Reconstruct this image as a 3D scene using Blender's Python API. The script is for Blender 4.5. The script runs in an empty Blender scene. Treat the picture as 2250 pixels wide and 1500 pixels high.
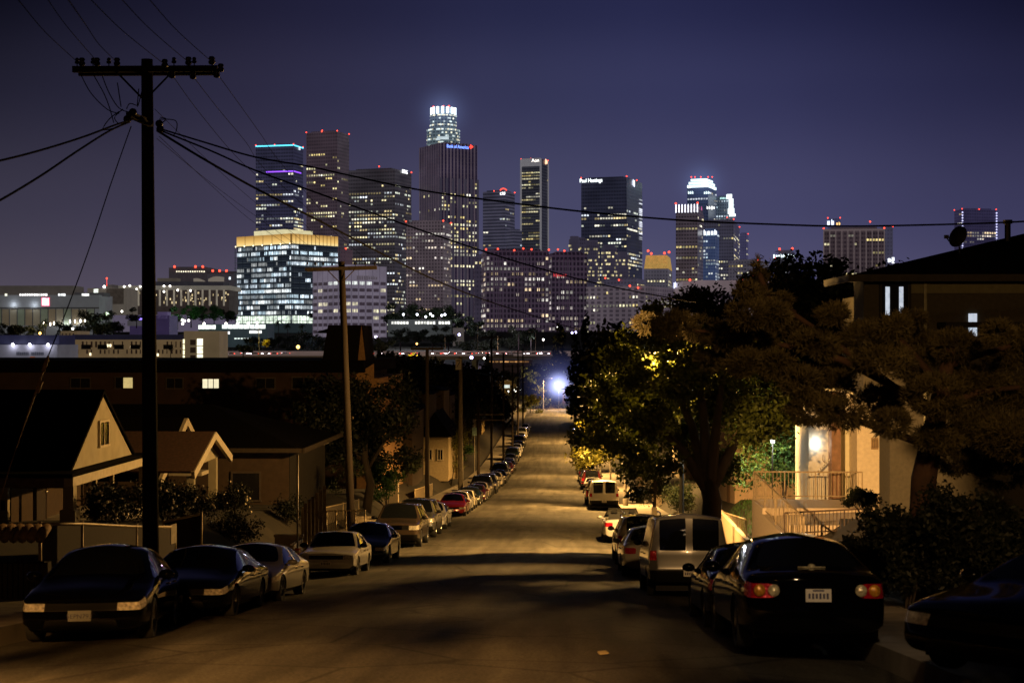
import bpy, bmesh, math, random
import numpy as np
from math import sin, cos, pi, radians as R
from mathutils import Vector, Matrix
random.seed(7); rng = np.random.default_rng(7)
S = bpy.context.scene
COL = S.collection
# ------------------------------------------------------------------ camera frame
YAW = 0.03235; FPX = 3400.0; CX, CZ = 1.98, 1.64
FX, FY = -sin(YAW), cos(YAW); RX, RY = cos(YAW), sin(YAW)
def P(px, py, D):
    """a place in the world: seen at photo pixel px,py at depth D metres"""
    X = (px-1125)/FPX*D; Z = (750-py)/FPX*D
    return Vector((CX+RX*X+FX*D, RY*X+FY*D, CZ+Z))
def pxof(x, y):
    dx, dy = x-CX, y
    return 1125+FPX*(dx*RX+dy*RY)/(dx*FX+dy*FY)
# ------------------------------------------------------------------ terrain
_zp = [(-80,6.2),(-40,3.6),(0,0),(20,-2.36),(48.6,-5.55),(70,-7.2),(112,-10.2),(160,-13.1),(200,-14.6),(260,-14.8),(315,-14.2),(340,-14.0),(420,-13.4),(700,-12.6),(800,-10),(950,-2),(1150,9),(1600,11),(3000,9),(9000,0)]
_ys = np.arange(-80, 1200, 1.0)
_zs = np.interp(_ys, [a for a, b in _zp], [b for a, b in _zp])
_k = np.ones(21)/21; _zs2 = np.convolve(np.pad(_zs, 10, mode='edge'), _k, 'valid')
_zs2[:12] = _zs[:12]
def zr(y):
    if y < 1195: return float(np.interp(y, _ys, _zs2))
    return float(np.interp(y, [a for a, b in _zp], [b for a, b in _zp]))
def sst(a, b, t):
    t = min(1, max(0, (t-a)/(b-a))); return t*t*(3-2*t)
def H(x, y):
    z = zr(y)
    if y < 345:
        f = 1-sst(325, 343, y)
        if x < -8.3: z += (1.25*sst(8.4, 10.5, -x) - 1.5*sst(24, 60, -x))*f
        elif x > 8.4: z += (1.5*sst(8.5, 10.5, x))*f
    if y < 345:
        z += .14*(1 if 5.9 < abs(x) else 0) - .05
    else: z -= .05
    return z
# ------------------------------------------------------------------ object helpers
def link(o, parent=None):
    COL.objects.link(o)
    if parent: o.parent = parent
    return o
def tag(o, label=None, cat=None, group=None, kind=None):
    if label: o['label'] = label
    if cat: o['category'] = cat
    if group: o['group'] = group
    if kind: o['kind'] = kind
    return o
def thing(name, label, cat, loc=(0,0,0), rz=0, group=None):
    o = bpy.data.objects.new(name, None); o.empty_display_size = .2
    o.location = loc; o.rotation_euler = (0,0,rz)
    link(o); return tag(o, label, cat, group)
def dup(root, loc=None, rz=None, label=None, group=None, scale=None, paint=None):
    r = root.copy(); COL.objects.link(r)
    if loc is not None: r.location = loc
    if rz is not None: r.rotation_euler = (0,0,rz)
    if scale is not None: r.scale = scale
    if label: r['label'] = label
    if group: r['group'] = group
    for ch in root.children:
        c = ch.copy(); COL.objects.link(c); c.parent = r
        for g in ch.children:
            d = g.copy(); COL.objects.link(d); d.parent = c
    return r
class MB:
    def __init__(s): s.v = []; s.f = []; s.m = []; s.uv = {}; s.c = []
    def add(s, vs, fs, m=0, col=None):
        b = len(s.v); s.v += [tuple(v) for v in vs]
        for f in fs: s.f.append(tuple(b+i for i in f)); s.m.append(m); s.c.append(col)
        return s
    def quad(s, a, b, c, d, m=0, col=None): return s.add([a,b,c,d], [(0,1,2,3)], m, col)
    def box(s, c, d, rz=0, m=0, rx=0, ry=0):
        x,y,z = d[0]/2,d[1]/2,d[2]/2
        M = Matrix.Translation(Vector(c)) @ Matrix.Rotation(rz,4,'Z') @ Matrix.Rotation(ry,4,'Y') @ Matrix.Rotation(rx,4,'X')
        vs = [M @ Vector(p) for p in [(-x,-y,-z),(x,-y,-z),(x,y,-z),(-x,y,-z),(-x,-y,z),(x,-y,z),(x,y,z),(-x,y,z)]]
        return s.add(vs, [(3,2,1,0),(4,5,6,7),(0,1,5,4),(1,2,6,5),(2,3,7,6),(3,0,4,7)], m)
    def b2(s, x0,x1,y0,y1,z0,z1, m=0): return s.box(((x0+x1)/2,(y0+y1)/2,(z0+z1)/2),(abs(x1-x0),abs(y1-y0),abs(z1-z0)),0,m)
    def tube(s, pts, r, n=6, m=0, caps=True):
        pts = [Vector(p) for p in pts]; rs = r if isinstance(r,(list,tuple)) else [r]*len(pts)
        b = len(s.v); up0 = None
        for i,p in enumerate(pts):
            t = (pts[min(i+1,len(pts)-1)]-pts[max(i-1,0)])
            if t.length < 1e-9: t = Vector((0,0,1))
            t.normalize()
            a = Vector((0,0,1)) if abs(t.z) < .9 else Vector((1,0,0))
            u = t.cross(a).normalized(); w = t.cross(u)
            for k in range(n):
                th = 2*pi*k/n; q = p+(u*cos(th)+w*sin(th))*rs[i]; s.v.append(tuple(q))
        for i in range(len(pts)-1):
            for k in range(n):
                s.f.append((b+i*n+k, b+i*n+(k+1)%n, b+(i+1)*n+(k+1)%n, b+(i+1)*n+k)); s.m.append(m); s.c.append(None)
        if caps:
            s.f.append(tuple(b+k for k in range(n))); s.m.append(m); s.c.append(None)
            s.f.append(tuple(b+(len(pts)-1)*n+k for k in reversed(range(n)))); s.m.append(m); s.c.append(None)
        return s
    def lathe(s, c, prof, n=16, axis='Z', m=0):
        b = len(s.v); c = Vector(c)
        for (r,h) in prof:
            for k in range(n):
                th = 2*pi*k/n
                q = Vector((r*cos(th),r*sin(th),h)) if axis=='Z' else (Vector((h,r*cos(th),r*sin(th))) if axis=='X' else Vector((r*cos(th),h,r*sin(th))))
                s.v.append(tuple(c+q))
        for i in range(len(prof)-1):
            for k in range(n):
                s.f.append((b+i*n+k,b+i*n+(k+1)%n,b+(i+1)*n+(k+1)%n,b+(i+1)*n+k)); s.m.append(m); s.c.append(None)
        return s
    def ball(s, c, r, n=8, m=0): 
        rx,ry,rz_ = r if isinstance(r,(tuple,list)) else (r,r,r)
        prof=[(max(1e-4,sin(pi*i/n)),-cos(pi*i/n)) for i in range(n+1)]
        b=len(s.v); s.lathe((0,0,0),prof,max(6,n),'Z',m)
        for i in range(b,len(s.v)):
            v=s.v[i]; s.v[i]=(c[0]+v[0]*rx,c[1]+v[1]*ry,c[2]+v[2]*rz_)
        return s
    def prism(s, poly, axis, a, b, m=0):
        """extrude a closed 2-D polygon along an axis from a to b (axis x: poly is (y,z); axis y: poly is (x,z); z: (x,y))"""
        def q(p,t): return (t,p[0],p[1]) if axis=='x' else ((p[0],t,p[1]) if axis=='y' else (p[0],p[1],t))
        n=len(poly); vs=[q(p,a) for p in poly]+[q(p,b) for p in poly]
        return s.add(vs,[tuple(range(n)),tuple(reversed(range(n,2*n)))]+[(i,(i+1)%n,n+(i+1)%n,n+i) for i in range(n)],m)
    def mesh(s, name, mats, smooth=False, uvf=None, glow=False, fix=True):
        me = bpy.data.meshes.new(name); me.from_pydata(s.v, [], s.f)
        for mt in (mats if isinstance(mats,(list,tuple)) else [mats]): me.materials.append(mt)
        if len(s.m): me.polygons.foreach_set('material_index', s.m)
        if smooth: me.polygons.foreach_set('use_smooth', [True]*len(s.f))
        if glow:
            at = me.color_attributes.new('glow','FLOAT_COLOR','CORNER'); d=[]
            for f,c in zip(s.f,s.c):
                c = c or (0,0,0)
                for _ in f: d += [c[0],c[1],c[2],1]
            at.data.foreach_set('color', d)
        if uvf:
            uv = me.uv_layers.new(name='m'); 
            d = np.zeros(len(me.loops)*2); k=0
            for f in s.f:
                a,b_,c_ = (Vector(s.v[i]) for i in f[:3]); nr=(b_-a).cross(c_-b_)
                for i in f:
                    v=s.v[i]
                    if abs(nr.z)>.9*nr.length: u=(v[0],v[1])
                    else:
                        t=Vector((-nr.y,nr.x,0)).normalized(); u=(t.x*v[0]+t.y*v[1], v[2])
                    d[k]=u[0]; d[k+1]=u[1]; k+=2
            uv.data.foreach_set('uv', d)
        me.update()
        if fix and not glow:
            bm=bmesh.new(); bm.from_mesh(me); bmesh.ops.recalc_face_normals(bm,faces=bm.faces[:]); bm.to_mesh(me); bm.free()
        return me
    def build(s, name, mats, parent=None, smooth=False, org=None, **k):
        if org is not None:
            s.v=[(a-org[0],b-org[1],c-org[2]) for a,b,c in s.v]
        o = bpy.data.objects.new(name, s.mesh(name,mats,smooth,**k))
        if org is not None: o.location=org
        return link(o,parent)
def np_mesh(name, V, F, mat, smooth=False):
    me=bpy.data.meshes.new(name); n=len(V); k=F.shape[1]
    me.vertices.add(n); me.vertices.foreach_set('co',np.asarray(V,dtype=np.float32).ravel())
    me.loops.add(F.size); me.loops.foreach_set('vertex_index',F.astype(np.int32).ravel())
    me.polygons.add(len(F)); me.polygons.foreach_set('loop_start',np.arange(0,F.size,k,dtype=np.int32))
    me.polygons.foreach_set('loop_total',np.full(len(F),k,dtype=np.int32))
    me.materials.append(mat); me.update(calc_edges=True); me.validate(); return me
# ------------------------------------------------------------------ materials
_M = {}
def lin(c): return tuple(((x/255)/12.92 if x/255<=.04045 else ((x/255+.055)/1.055)**2.4) for x in c)
def mat(name, col, rough=.7, metal=0, var=.25, scale=6, bump=0, coat=0, spec=.5, emit=None, es=0, stretch=None):
    if name in _M: return _M[name]
    m=bpy.data.materials.new(name); m.use_nodes=True; nt=m.node_tree; N=nt.nodes; L=nt.links
    b=N['Principled BSDF']; b.inputs['Roughness'].default_value=rough; b.inputs['Metallic'].default_value=metal
    b.inputs['Specular IOR Level'].default_value=spec; b.inputs['Coat Weight'].default_value=coat; b.inputs['Coat Roughness'].default_value=.04
    b.inputs['Base Color'].default_value=(*col,1)
    if var or bump:
        tc=N.new('ShaderNodeTexCoord'); no=N.new('ShaderNodeTexNoise'); no.inputs['Scale'].default_value=scale; no.inputs['Detail'].default_value=6
        src=tc.outputs['Object']
        if stretch:
            mp=N.new('ShaderNodeMapping'); mp.inputs['Scale'].default_value=stretch; L.new(src,mp.inputs[0]); src=mp.outputs[0]
        L.new(src,no.inputs['Vector'])
        rp=N.new('ShaderNodeValToRGB'); rp.color_ramp.elements[0].position=.3; rp.color_ramp.elements[1].position=.7
        rp.color_ramp.elements[0].color=(*[c*(1-var) for c in col],1); rp.color_ramp.elements[1].color=(*[min(1,c*(1+var)) for c in col],1)
        L.new(no.outputs['Fac'],rp.inputs[0]); L.new(rp.outputs[0],b.inputs['Base Color'])
        if bump:
            bp=N.new('ShaderNodeBump'); bp.inputs['Strength'].default_value=bump; bp.inputs['Distance'].default_value=.02
            L.new(no.outputs['Fac'],bp.inputs['Height']); L.new(bp.outputs[0],b.inputs['Normal'])
        if emit is not None and es:
            mx=N.new('ShaderNodeMix'); mx.data_type='RGBA'; mx.blend_type='MULTIPLY'; mx.inputs[0].default_value=.5
            mx.inputs[6].default_value=(*emit,1); L.new(no.outputs['Fac'],mx.inputs[7]); L.new(mx.outputs[2],b.inputs['Emission Color'])
    if emit is not None and es:
        if not b.inputs['Emission Color'].is_linked: b.inputs['Emission Color'].default_value=(*emit,1)
        b.inputs['Emission Strength'].default_value=es; m.cycles.emission_sampling='NONE'
    _M[name]=m; return m
def glowmat(name, col, s):
    if name in _M: return _M[name]
    m=bpy.data.materials.new(name); m.use_nodes=True; nt=m.node_tree; N=nt.nodes; N.clear()
    e=N.new('ShaderNodeEmission'); o=N.new('ShaderNodeOutputMaterial'); e.inputs[0].default_value=(*col,1); e.inputs[1].default_value=s
    nt.links.new(e.outputs[0],o.inputs[0]); m.cycles.emission_sampling='NONE'; _M[name]=m; return m
def window_mat():
    m=bpy.data.materials.new('lit_window'); m.use_nodes=True; nt=m.node_tree; N=nt.nodes; L=nt.links
    b=N['Principled BSDF']; b.inputs['Base Color'].default_value=(.03,.03,.035,1); b.inputs['Roughness'].default_value=.15
    a=N.new('ShaderNodeAttribute'); a.attribute_name='glow'
    tc=N.new('ShaderNodeTexCoord'); no=N.new('ShaderNodeTexNoise'); no.inputs['Scale'].default_value=.45; no.inputs['Detail'].default_value=2
    L.new(tc.outputs['Object'],no.inputs['Vector'])
    ma=N.new('ShaderNodeMath'); ma.operation='MULTIPLY_ADD'; ma.inputs[1].default_value=3.4; ma.inputs[2].default_value=-.3; L.new(no.outputs['Fac'],ma.inputs[0])
    L.new(a.outputs['Color'],b.inputs['Emission Color']); L.new(ma.outputs[0],b.inputs['Emission Strength'])
    m.cycles.emission_sampling='NONE'; return m
WIN=window_mat()
def facade(name, wall, glass, bw, fh, wf, hf, es=.05, rough=.35):
    """wall with a regular grid of unlit window glass, in metres along the wall (uv)"""
    if name in _M: return _M[name]
    m=bpy.data.materials.new(name); m.use_nodes=True; nt=m.node_tree; N=nt.nodes; L=nt.links; b=N['Principled BSDF']
    uv=N.new('ShaderNodeUVMap'); uv.uv_map='m'; sp=N.new('ShaderNodeSeparateXYZ'); L.new(uv.outputs[0],sp.inputs[0])
    def mth(op,a,bv=None,c=None):
        n=N.new('ShaderNodeMath'); n.operation=op
        for i,x in enumerate((a,bv,c)):
            if x is None: continue
            if isinstance(x,(int,float)): n.inputs[i].default_value=x
            else: L.new(x,n.inputs[i])
        return n.outputs[0]
    u=mth('FRACT',mth('DIVIDE',sp.outputs[0],bw)); v=mth('FRACT',mth('DIVIDE',sp.outputs[1],fh))
    iu=mth('MULTIPLY',mth('GREATER_THAN',u,(1-wf)/2),mth('LESS_THAN',u,(1+wf)/2))
    iv=mth('MULTIPLY',mth('GREATER_THAN',v,(1-hf)/2),mth('LESS_THAN',v,(1+hf)/2))
    inside=mth('MULTIPLY',iu,iv)
    mx=N.new('ShaderNodeMix'); mx.data_type='RGBA'; L.new(inside,mx.inputs[0]); mx.inputs[6].default_value=(*wall,1); mx.inputs[7].default_value=(*glass,1)
    no=N.new('ShaderNodeTexNoise'); no.inputs['Scale'].default_value=.05; no.inputs['Detail'].default_value=5
    tc=N.new('ShaderNodeTexCoord'); L.new(tc.outputs['Object'],no.inputs['Vector'])
    m2=N.new('ShaderNodeMix'); m2.data_type='RGBA'; m2.blend_type='MULTIPLY'; m2.inputs[0].default_value=.6; L.new(mx.outputs[2],m2.inputs[6]); 
    sc=mth('MULTIPLY',no.outputs['Fac'],1.9); cb=N.new('ShaderNodeCombineColor'); [L.new(sc,cb.inputs[i]) for i in range(3)]
    L.new(cb.outputs[0],m2.inputs[7]); L.new(m2.outputs[2],b.inputs['Base Color']); L.new(m2.outputs[2],b.inputs['Emission Color'])
    b.inputs['Emission Strength'].default_value=es; b.inputs['Roughness'].default_value=rough  # wall and glass emit faintly, in place of city light falling on them
    m.cycles.emission_sampling='NONE'; _M[name]=m; return m
BLACK=mat('black_trim',(.004,.004,.004),.55,var=.1,spec=.25)
RUBBER=mat('tyre_rubber',(.015,.015,.015),.85,var=.2)
GLASS=mat('car_glass',(.006,.007,.008),.03,var=0,spec=.8)
ALLOY=mat('alloy',(.45,.45,.46),.3,1,var=.1)
CHROME=mat('chrome',(.7,.68,.64),.12,1,var=.05)
WOOD=mat('pole_wood',(.03,.02,.013),.85,var=.4,scale=9,bump=.4,stretch=(1,1,.12))
WIRE=mat('wire_rubber',(.002,.002,.002),.9,var=.1,spec=.02)
CERAM=mat('insulator_ceramic',(.006,.005,.005),.5,var=.2,spec=.2)
SHADEWOOD=mat('shaded_pole_wood',(.010,.007,.005),.9,var=.4,scale=9,bump=.4,stretch=(1,1,.12),spec=.1)  # near pole wood, darkened to stand in for lack of lamp light
CONC=mat('concrete',(.34,.31,.27),.85,var=.22,scale=3,bump=.25)
STUC_B=mat('beige_stucco',(.52,.43,.31),.9,var=.12,scale=14,bump=.3)
IRON=mat('iron_rail',(.18,.13,.08),.6,var=.3)
RED=glowmat('red_beacon',(1,.06,.03),4)
# ------------------------------------------------------------------ camera, world
cam=bpy.data.cameras.new('camera'); co=bpy.data.objects.new('camera',cam); link(co)
co.location=(CX,0,CZ); co.rotation_euler=(pi/2,0,YAW); cam.sensor_width=36; cam.lens=FPX/2250*36; cam.clip_start=.2; cam.clip_end=20000
cam.dof.use_dof=True; cam.dof.focus_distance=80; cam.dof.aperture_fstop=2.6
S.camera=co
S.view_settings.view_transform='Standard'; S.view_settings.look='None'; S.view_settings.exposure=0; S.view_settings.gamma=1
W=bpy.data.worlds.new('World'); S.world=W; W.use_nodes=True; nt=W.node_tree; N=nt.nodes; L=nt.links
bg=N['Background']; tc=N.new('ShaderNodeTexCoord'); sp=N.new('ShaderNodeSeparateXYZ'); L.new(tc.outputs['Generated'],sp.inputs[0])
rp=N.new('ShaderNodeValToRGB'); cr=rp.color_ramp; cr.interpolation='EASE'
mr=N.new('ShaderNodeMapRange'); mr.inputs[1].default_value=-.03; mr.inputs[2].default_value=.32; L.new(sp.outputs[2],mr.inputs[0]); L.new(mr.outputs[0],rp.inputs[0])
cr.elements[0].position=0; cr.elements[0].color=(*lin((88,80,104)),1); cr.elements[1].position=1; cr.elements[1].color=(*lin((9,9,20)),1)
for p_,c_ in ((.14,(84,78,108)),(.34,(68,65,99)),(.55,(51,50,85)),(.70,(37,37,71)),(.84,(20,20,42))):
    e=cr.elements.new(p_); e.color=(*lin(c_),1)
r2=N.new('ShaderNodeValToRGB'); c2=r2.color_ramp; m3=N.new('ShaderNodeMapRange'); m3.inputs[1].default_value=-.36; m3.inputs[2].default_value=.31; L.new(sp.outputs[0],m3.inputs[0]); L.new(m3.outputs[0],r2.inputs[0])
c2.elements[0].color=(1.06,1.04,.74,1); c2.elements[1].color=(.95,1.0,1.05,1)
for p_,c_ in ((.25,(1.08,1.04,.84)),(.5,(1.0,1.10,.97)),(.75,(1.10,1.20,1.18))):
    e=c2.elements.new(p_); e.color=(*c_,1)
mx=N.new('ShaderNodeMix'); mx.data_type='RGBA'; mx.blend_type='MULTIPLY'; mx.inputs[0].default_value=1; L.new(rp.outputs[0],mx.inputs[6]); L.new(r2.outputs[0],mx.inputs[7])
m4=N.new('ShaderNodeMapRange'); m4.inputs[1].default_value=-.5; m4.inputs[2].default_value=.75; m4.inputs[3].default_value=.12; m4.inputs[4].default_value=1; L.new(sp.outputs[1],m4.inputs[0])
m5=N.new('ShaderNodeMix'); m5.data_type='RGBA'; m5.blend_type='MULTIPLY'; m5.inputs[0].default_value=1; L.new(mx.outputs[2],m5.inputs[6]); L.new(m4.outputs[0],m5.inputs[7])
def _m(op,a,b):
    n=N.new('ShaderNodeMath'); n.operation=op
    for i,v in enumerate((a,b)):
        if isinstance(v,(int,float)): n.inputs[i].default_value=v
        else: L.new(v,n.inputs[i])
    return n.outputs[0]
_ax=_m('MAXIMUM',_m('SUBTRACT',_m('ABSOLUTE',sp.outputs[0],0),.05),0); _f=_m('MAXIMUM',_m('SUBTRACT',1,_m('MULTIPLY',_m('MULTIPLY',_ax,_m('MAXIMUM',sp.outputs[2],0)),13)),.18)
m6=N.new('ShaderNodeMix'); m6.data_type='RGBA'; m6.blend_type='MULTIPLY'; m6.inputs[0].default_value=1; L.new(m5.outputs[2],m6.inputs[6]); L.new(_f,m6.inputs[7])
_nz=N.new('ShaderNodeTexNoise'); _nz.inputs['Scale'].default_value=5; _nz.inputs['Detail'].default_value=5; L.new(tc.outputs['Generated'],_nz.inputs['Vector'])
_k=_m('ADD',_m('MULTIPLY',_nz.outputs['Fac'],.34),.83); m7=N.new('ShaderNodeMix'); m7.data_type='RGBA'; m7.blend_type='MULTIPLY'; m7.inputs[0].default_value=1; L.new(m6.outputs[2],m7.inputs[6]); L.new(_k,m7.inputs[7])
L.new(m7.outputs[2],bg.inputs[0]); bg.inputs[1].default_value=1.0
S.cycles.use_denoising=True; S.cycles.max_bounces=6; S.cycles.caustics_reflective=False; S.cycles.caustics_refractive=False
S.cycles.sample_clamp_indirect=4; S.cycles.volume_step_rate=1.5
# ------------------------------------------------------------------ ground, road, pavements
def strip(name, xs, ys, zf, m, kind='structure'):
    V=[];F=[]
    for y in ys:
        for x in xs: V.append((x,y,zf(x,y)))
    n=len(xs)
    for j in range(len(ys)-1):
        for i in range(n-1): F.append((j*n+i,j*n+i+1,(j+1)*n+i+1,(j+1)*n+i))
    me=bpy.data.meshes.new(name); me.from_pydata(V,[],F); me.materials.append(m); me.polygons.foreach_set('use_smooth',[True]*len(F)); me.update()
    o=bpy.data.objects.new(name,me); link(o); return tag(o,kind=kind)
GROUND=mat('yard_earth',(.022,.018,.012),.95,var=.4,scale=1.3,bump=.4)
def asphalt():
    m=bpy.data.materials.new('asphalt'); m.use_nodes=True; nt=m.node_tree; N=nt.nodes; L=nt.links; b=N['Principled BSDF']; b.inputs['Roughness'].default_value=.82
    b.inputs['Specular IOR Level'].default_value=.06
    tc=N.new('ShaderNodeTexCoord')
    def noise(sc,scale,det,dist=0):
        mp=N.new('ShaderNodeMapping'); mp.inputs['Scale'].default_value=sc; L.new(tc.outputs['Object'],mp.inputs[0])
        n=N.new('ShaderNodeTexNoise'); n.inputs['Scale'].default_value=scale; n.inputs['Detail'].default_value=det; n.inputs['Distortion'].default_value=dist; L.new(mp.outputs[0],n.inputs['Vector']); return n.outputs['Fac']
    def ramp(src,a,b_,ca,cb):
        r=N.new('ShaderNodeValToRGB'); r.color_ramp.elements[0].position=a; r.color_ramp.elements[1].position=b_; r.color_ramp.elements[0].color=(ca,ca,ca,1); r.color_ramp.elements[1].color=(cb,cb,cb,1); L.new(src,r.inputs[0]); return r.outputs[0]
    def mul(a,bv):
        x=N.new('ShaderNodeMix'); x.data_type='RGBA'; x.blend_type='MULTIPLY'; x.inputs[0].default_value=1; L.new(a,x.inputs[6]); L.new(bv,x.inputs[7]); return x.outputs[2]
    base=ramp(noise((1,.035,1),1.9,6,.3),.32,.68,.075,.14)      # wheel tracks along the road
    pat=ramp(noise((1,.25,1),.22,7,.8),.35,.62,.62,1.15)    # patched, worn areas
    fine=ramp(noise((1,1,1),26,3),.3,.7,.62,1.35)
    crk=N.new('ShaderNodeTexVoronoi'); crk.feature='DISTANCE_TO_EDGE'; crk.inputs['Scale'].default_value=.33; L.new(tc.outputs['Object'],crk.inputs['Vector'])
    cc=ramp(crk.outputs['Distance'],.0,.018,.5,1)
    band=ramp(noise((.06,.5,1),.5,4,.3),.36,.68,.82,1.18)     # transverse wear and old patches
    t=mul(mul(mul(mul(base,pat),fine),cc),band)
    tint=N.new('ShaderNodeMix'); tint.data_type='RGBA'; tint.blend_type='MULTIPLY'; tint.inputs[0].default_value=1; L.new(t,tint.inputs[6]); tint.inputs[7].default_value=(1.02,.95,.8,1)
    L.new(tint.outputs[2],b.inputs['Base Color'])
    bp=N.new('ShaderNodeBump'); bp.inputs['Strength'].default_value=.5; bp.inputs['Distance'].default_value=.02; L.new(noise((1,1,1),60,3),bp.inputs['Height']); L.new(bp.outputs[0],b.inputs['Normal'])
    return m
ASPH=asphalt()
def wood_(a,b,n): return list(np.linspace(a,b,n))
gx=[-3000,-1500,-800,-400,-200,-120,-80,-60,-45,-35,-28,-24,-20,-16,-13,-11.5,-10.5,-9.7,-9,-8.4,-7,-5.95,-5.85,0,5.85,5.95,7,8.4,9,9.7,10.5,12,15,20,28,40,60,90,150,300,600,1200,3000]
gy=sorted(set([-80,-60,-40,-20]+[float(v) for v in range(-10,345,5)]+[338.,342.,346.,355.,370.,400.,450.,500.,560.,620.,680.,720.,760.,800.,850.,900.,950.,1000.,1060.,1120.,1200.,1400.,1600.,2000.,3000.,5000.,9000.]))
strip('ground',gx,gy,lambda x,y:H(x,y)-(.25 if abs(x)<8.45 and y<340 else 0),GROUND)
ry=[float(v) for v in np.arange(-60,341,2.0)]
strip('road',[-5.9,-5,-4,-3,-2,-1,0,1,2,3,4,5,5.9],ry,lambda x,y:zr(y)+.02-.14*(x/5.9)**2,ASPH)
PAVE=mat('pavement_concrete',(.27,.24,.2),.85,var=.25,scale=1.8,bump=.2)
for sg in (-1,1):
    V=MB(); xs=[5.9,6.05,8.4]
    for j in range(len(ry)-1):
        a,b=ry[j],ry[j+1]; za,zb=zr(a),zr(b)
        V.quad((sg*5.9,a,za-.3),(sg*5.9,b,zb-.3),(sg*5.9,b,zb+.15),(sg*5.9,a,za+.15),0)
        V.quad((sg*5.9,a,za+.15),(sg*5.9,b,zb+.15),(sg*8.4,b,zb+.17),(sg*8.4,a,za+.17),0)
        V.quad((sg*8.4,a,za+.17),(sg*8.4,b,zb+.17),(sg*8.4,b,zb-.2),(sg*8.4,a,za-.2),0)
    o=V.build('pavement',PAVE); tag(o,kind='structure')
# the cross street at the bottom of the hill
strip('cross_street',list(np.linspace(-120,160,29)),[341.0,345,352,358],lambda x,y:zr(y)+.03,ASPH)
# ------------------------------------------------------------------ cars
def paint(name, col, metal=.0, rough=.22): return mat('paint_'+name, col, rough, metal, var=.06, scale=2, coat=1.0)
PAINTS={'black':mat('paint_black',(.0015,.0015,.002),.05,0,var=.05,scale=2,coat=0,spec=.22),'white':paint('white',(.72,.7,.66)),'silver':paint('silver',(.62,.61,.58),.2,.3),'gold':paint('gold',(.4,.34,.24),.35,.3),
 'dark_green':paint('dark_green',(.012,.022,.018),.2),'dark_grey':paint('dark_grey',(.03,.03,.032),.3),'red':paint('red',(.33,.014,.018),.1),'maroon':paint('maroon',(.08,.01,.012),.1),
 'dark_blue':paint('dark_blue',(.008,.011,.03),.2),'cream':paint('cream',(.55,.5,.4)),'grey':paint('grey',(.16,.16,.16),.3),'tan':paint('tan',(.3,.26,.2),.25),'brown':paint('brown',(.07,.05,.035),.3)}
def lampmat(name,col,rough=.12,es=0):
    return mat(name,col,rough,.25,var=.5,scale=22,bump=.6,coat=1,emit=col if es else None,es=es)
HEADL=lampmat('headlamp_lens',(.62,.58,.5)); TAILL=lampmat('tail_lamp_lens',(.5,.012,.03)); AMBER=lampmat('amber_lens',(.75,.3,.03)); CLEARL=lampmat('clear_lens',(.75,.62,.4))
PLATE=mat('licence_plate',(.75,.72,.66),.4,var=.06); INK=mat('plate_ink',(.05,.05,.12),.6,var=0)
def sec(w,zb,zs,tops):  # half ring, twelve points from bottom centre to top centre
    z5=zb+.38*(zs-zb); z6=zb+.70*(zs-zb)
    return [(0,zb),(.3*w,zb),(.62*w,zb),(.85*w,zb+.01),(.985*w,zb+.10),(w,z5),(w,z6),(.975*w,zs)]+tops
def hood(w,zs,z,c=.03): return [(.87*w,z-.03),(.62*w,z),(.3*w,z+c*.7),(0,z+c)]
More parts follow.
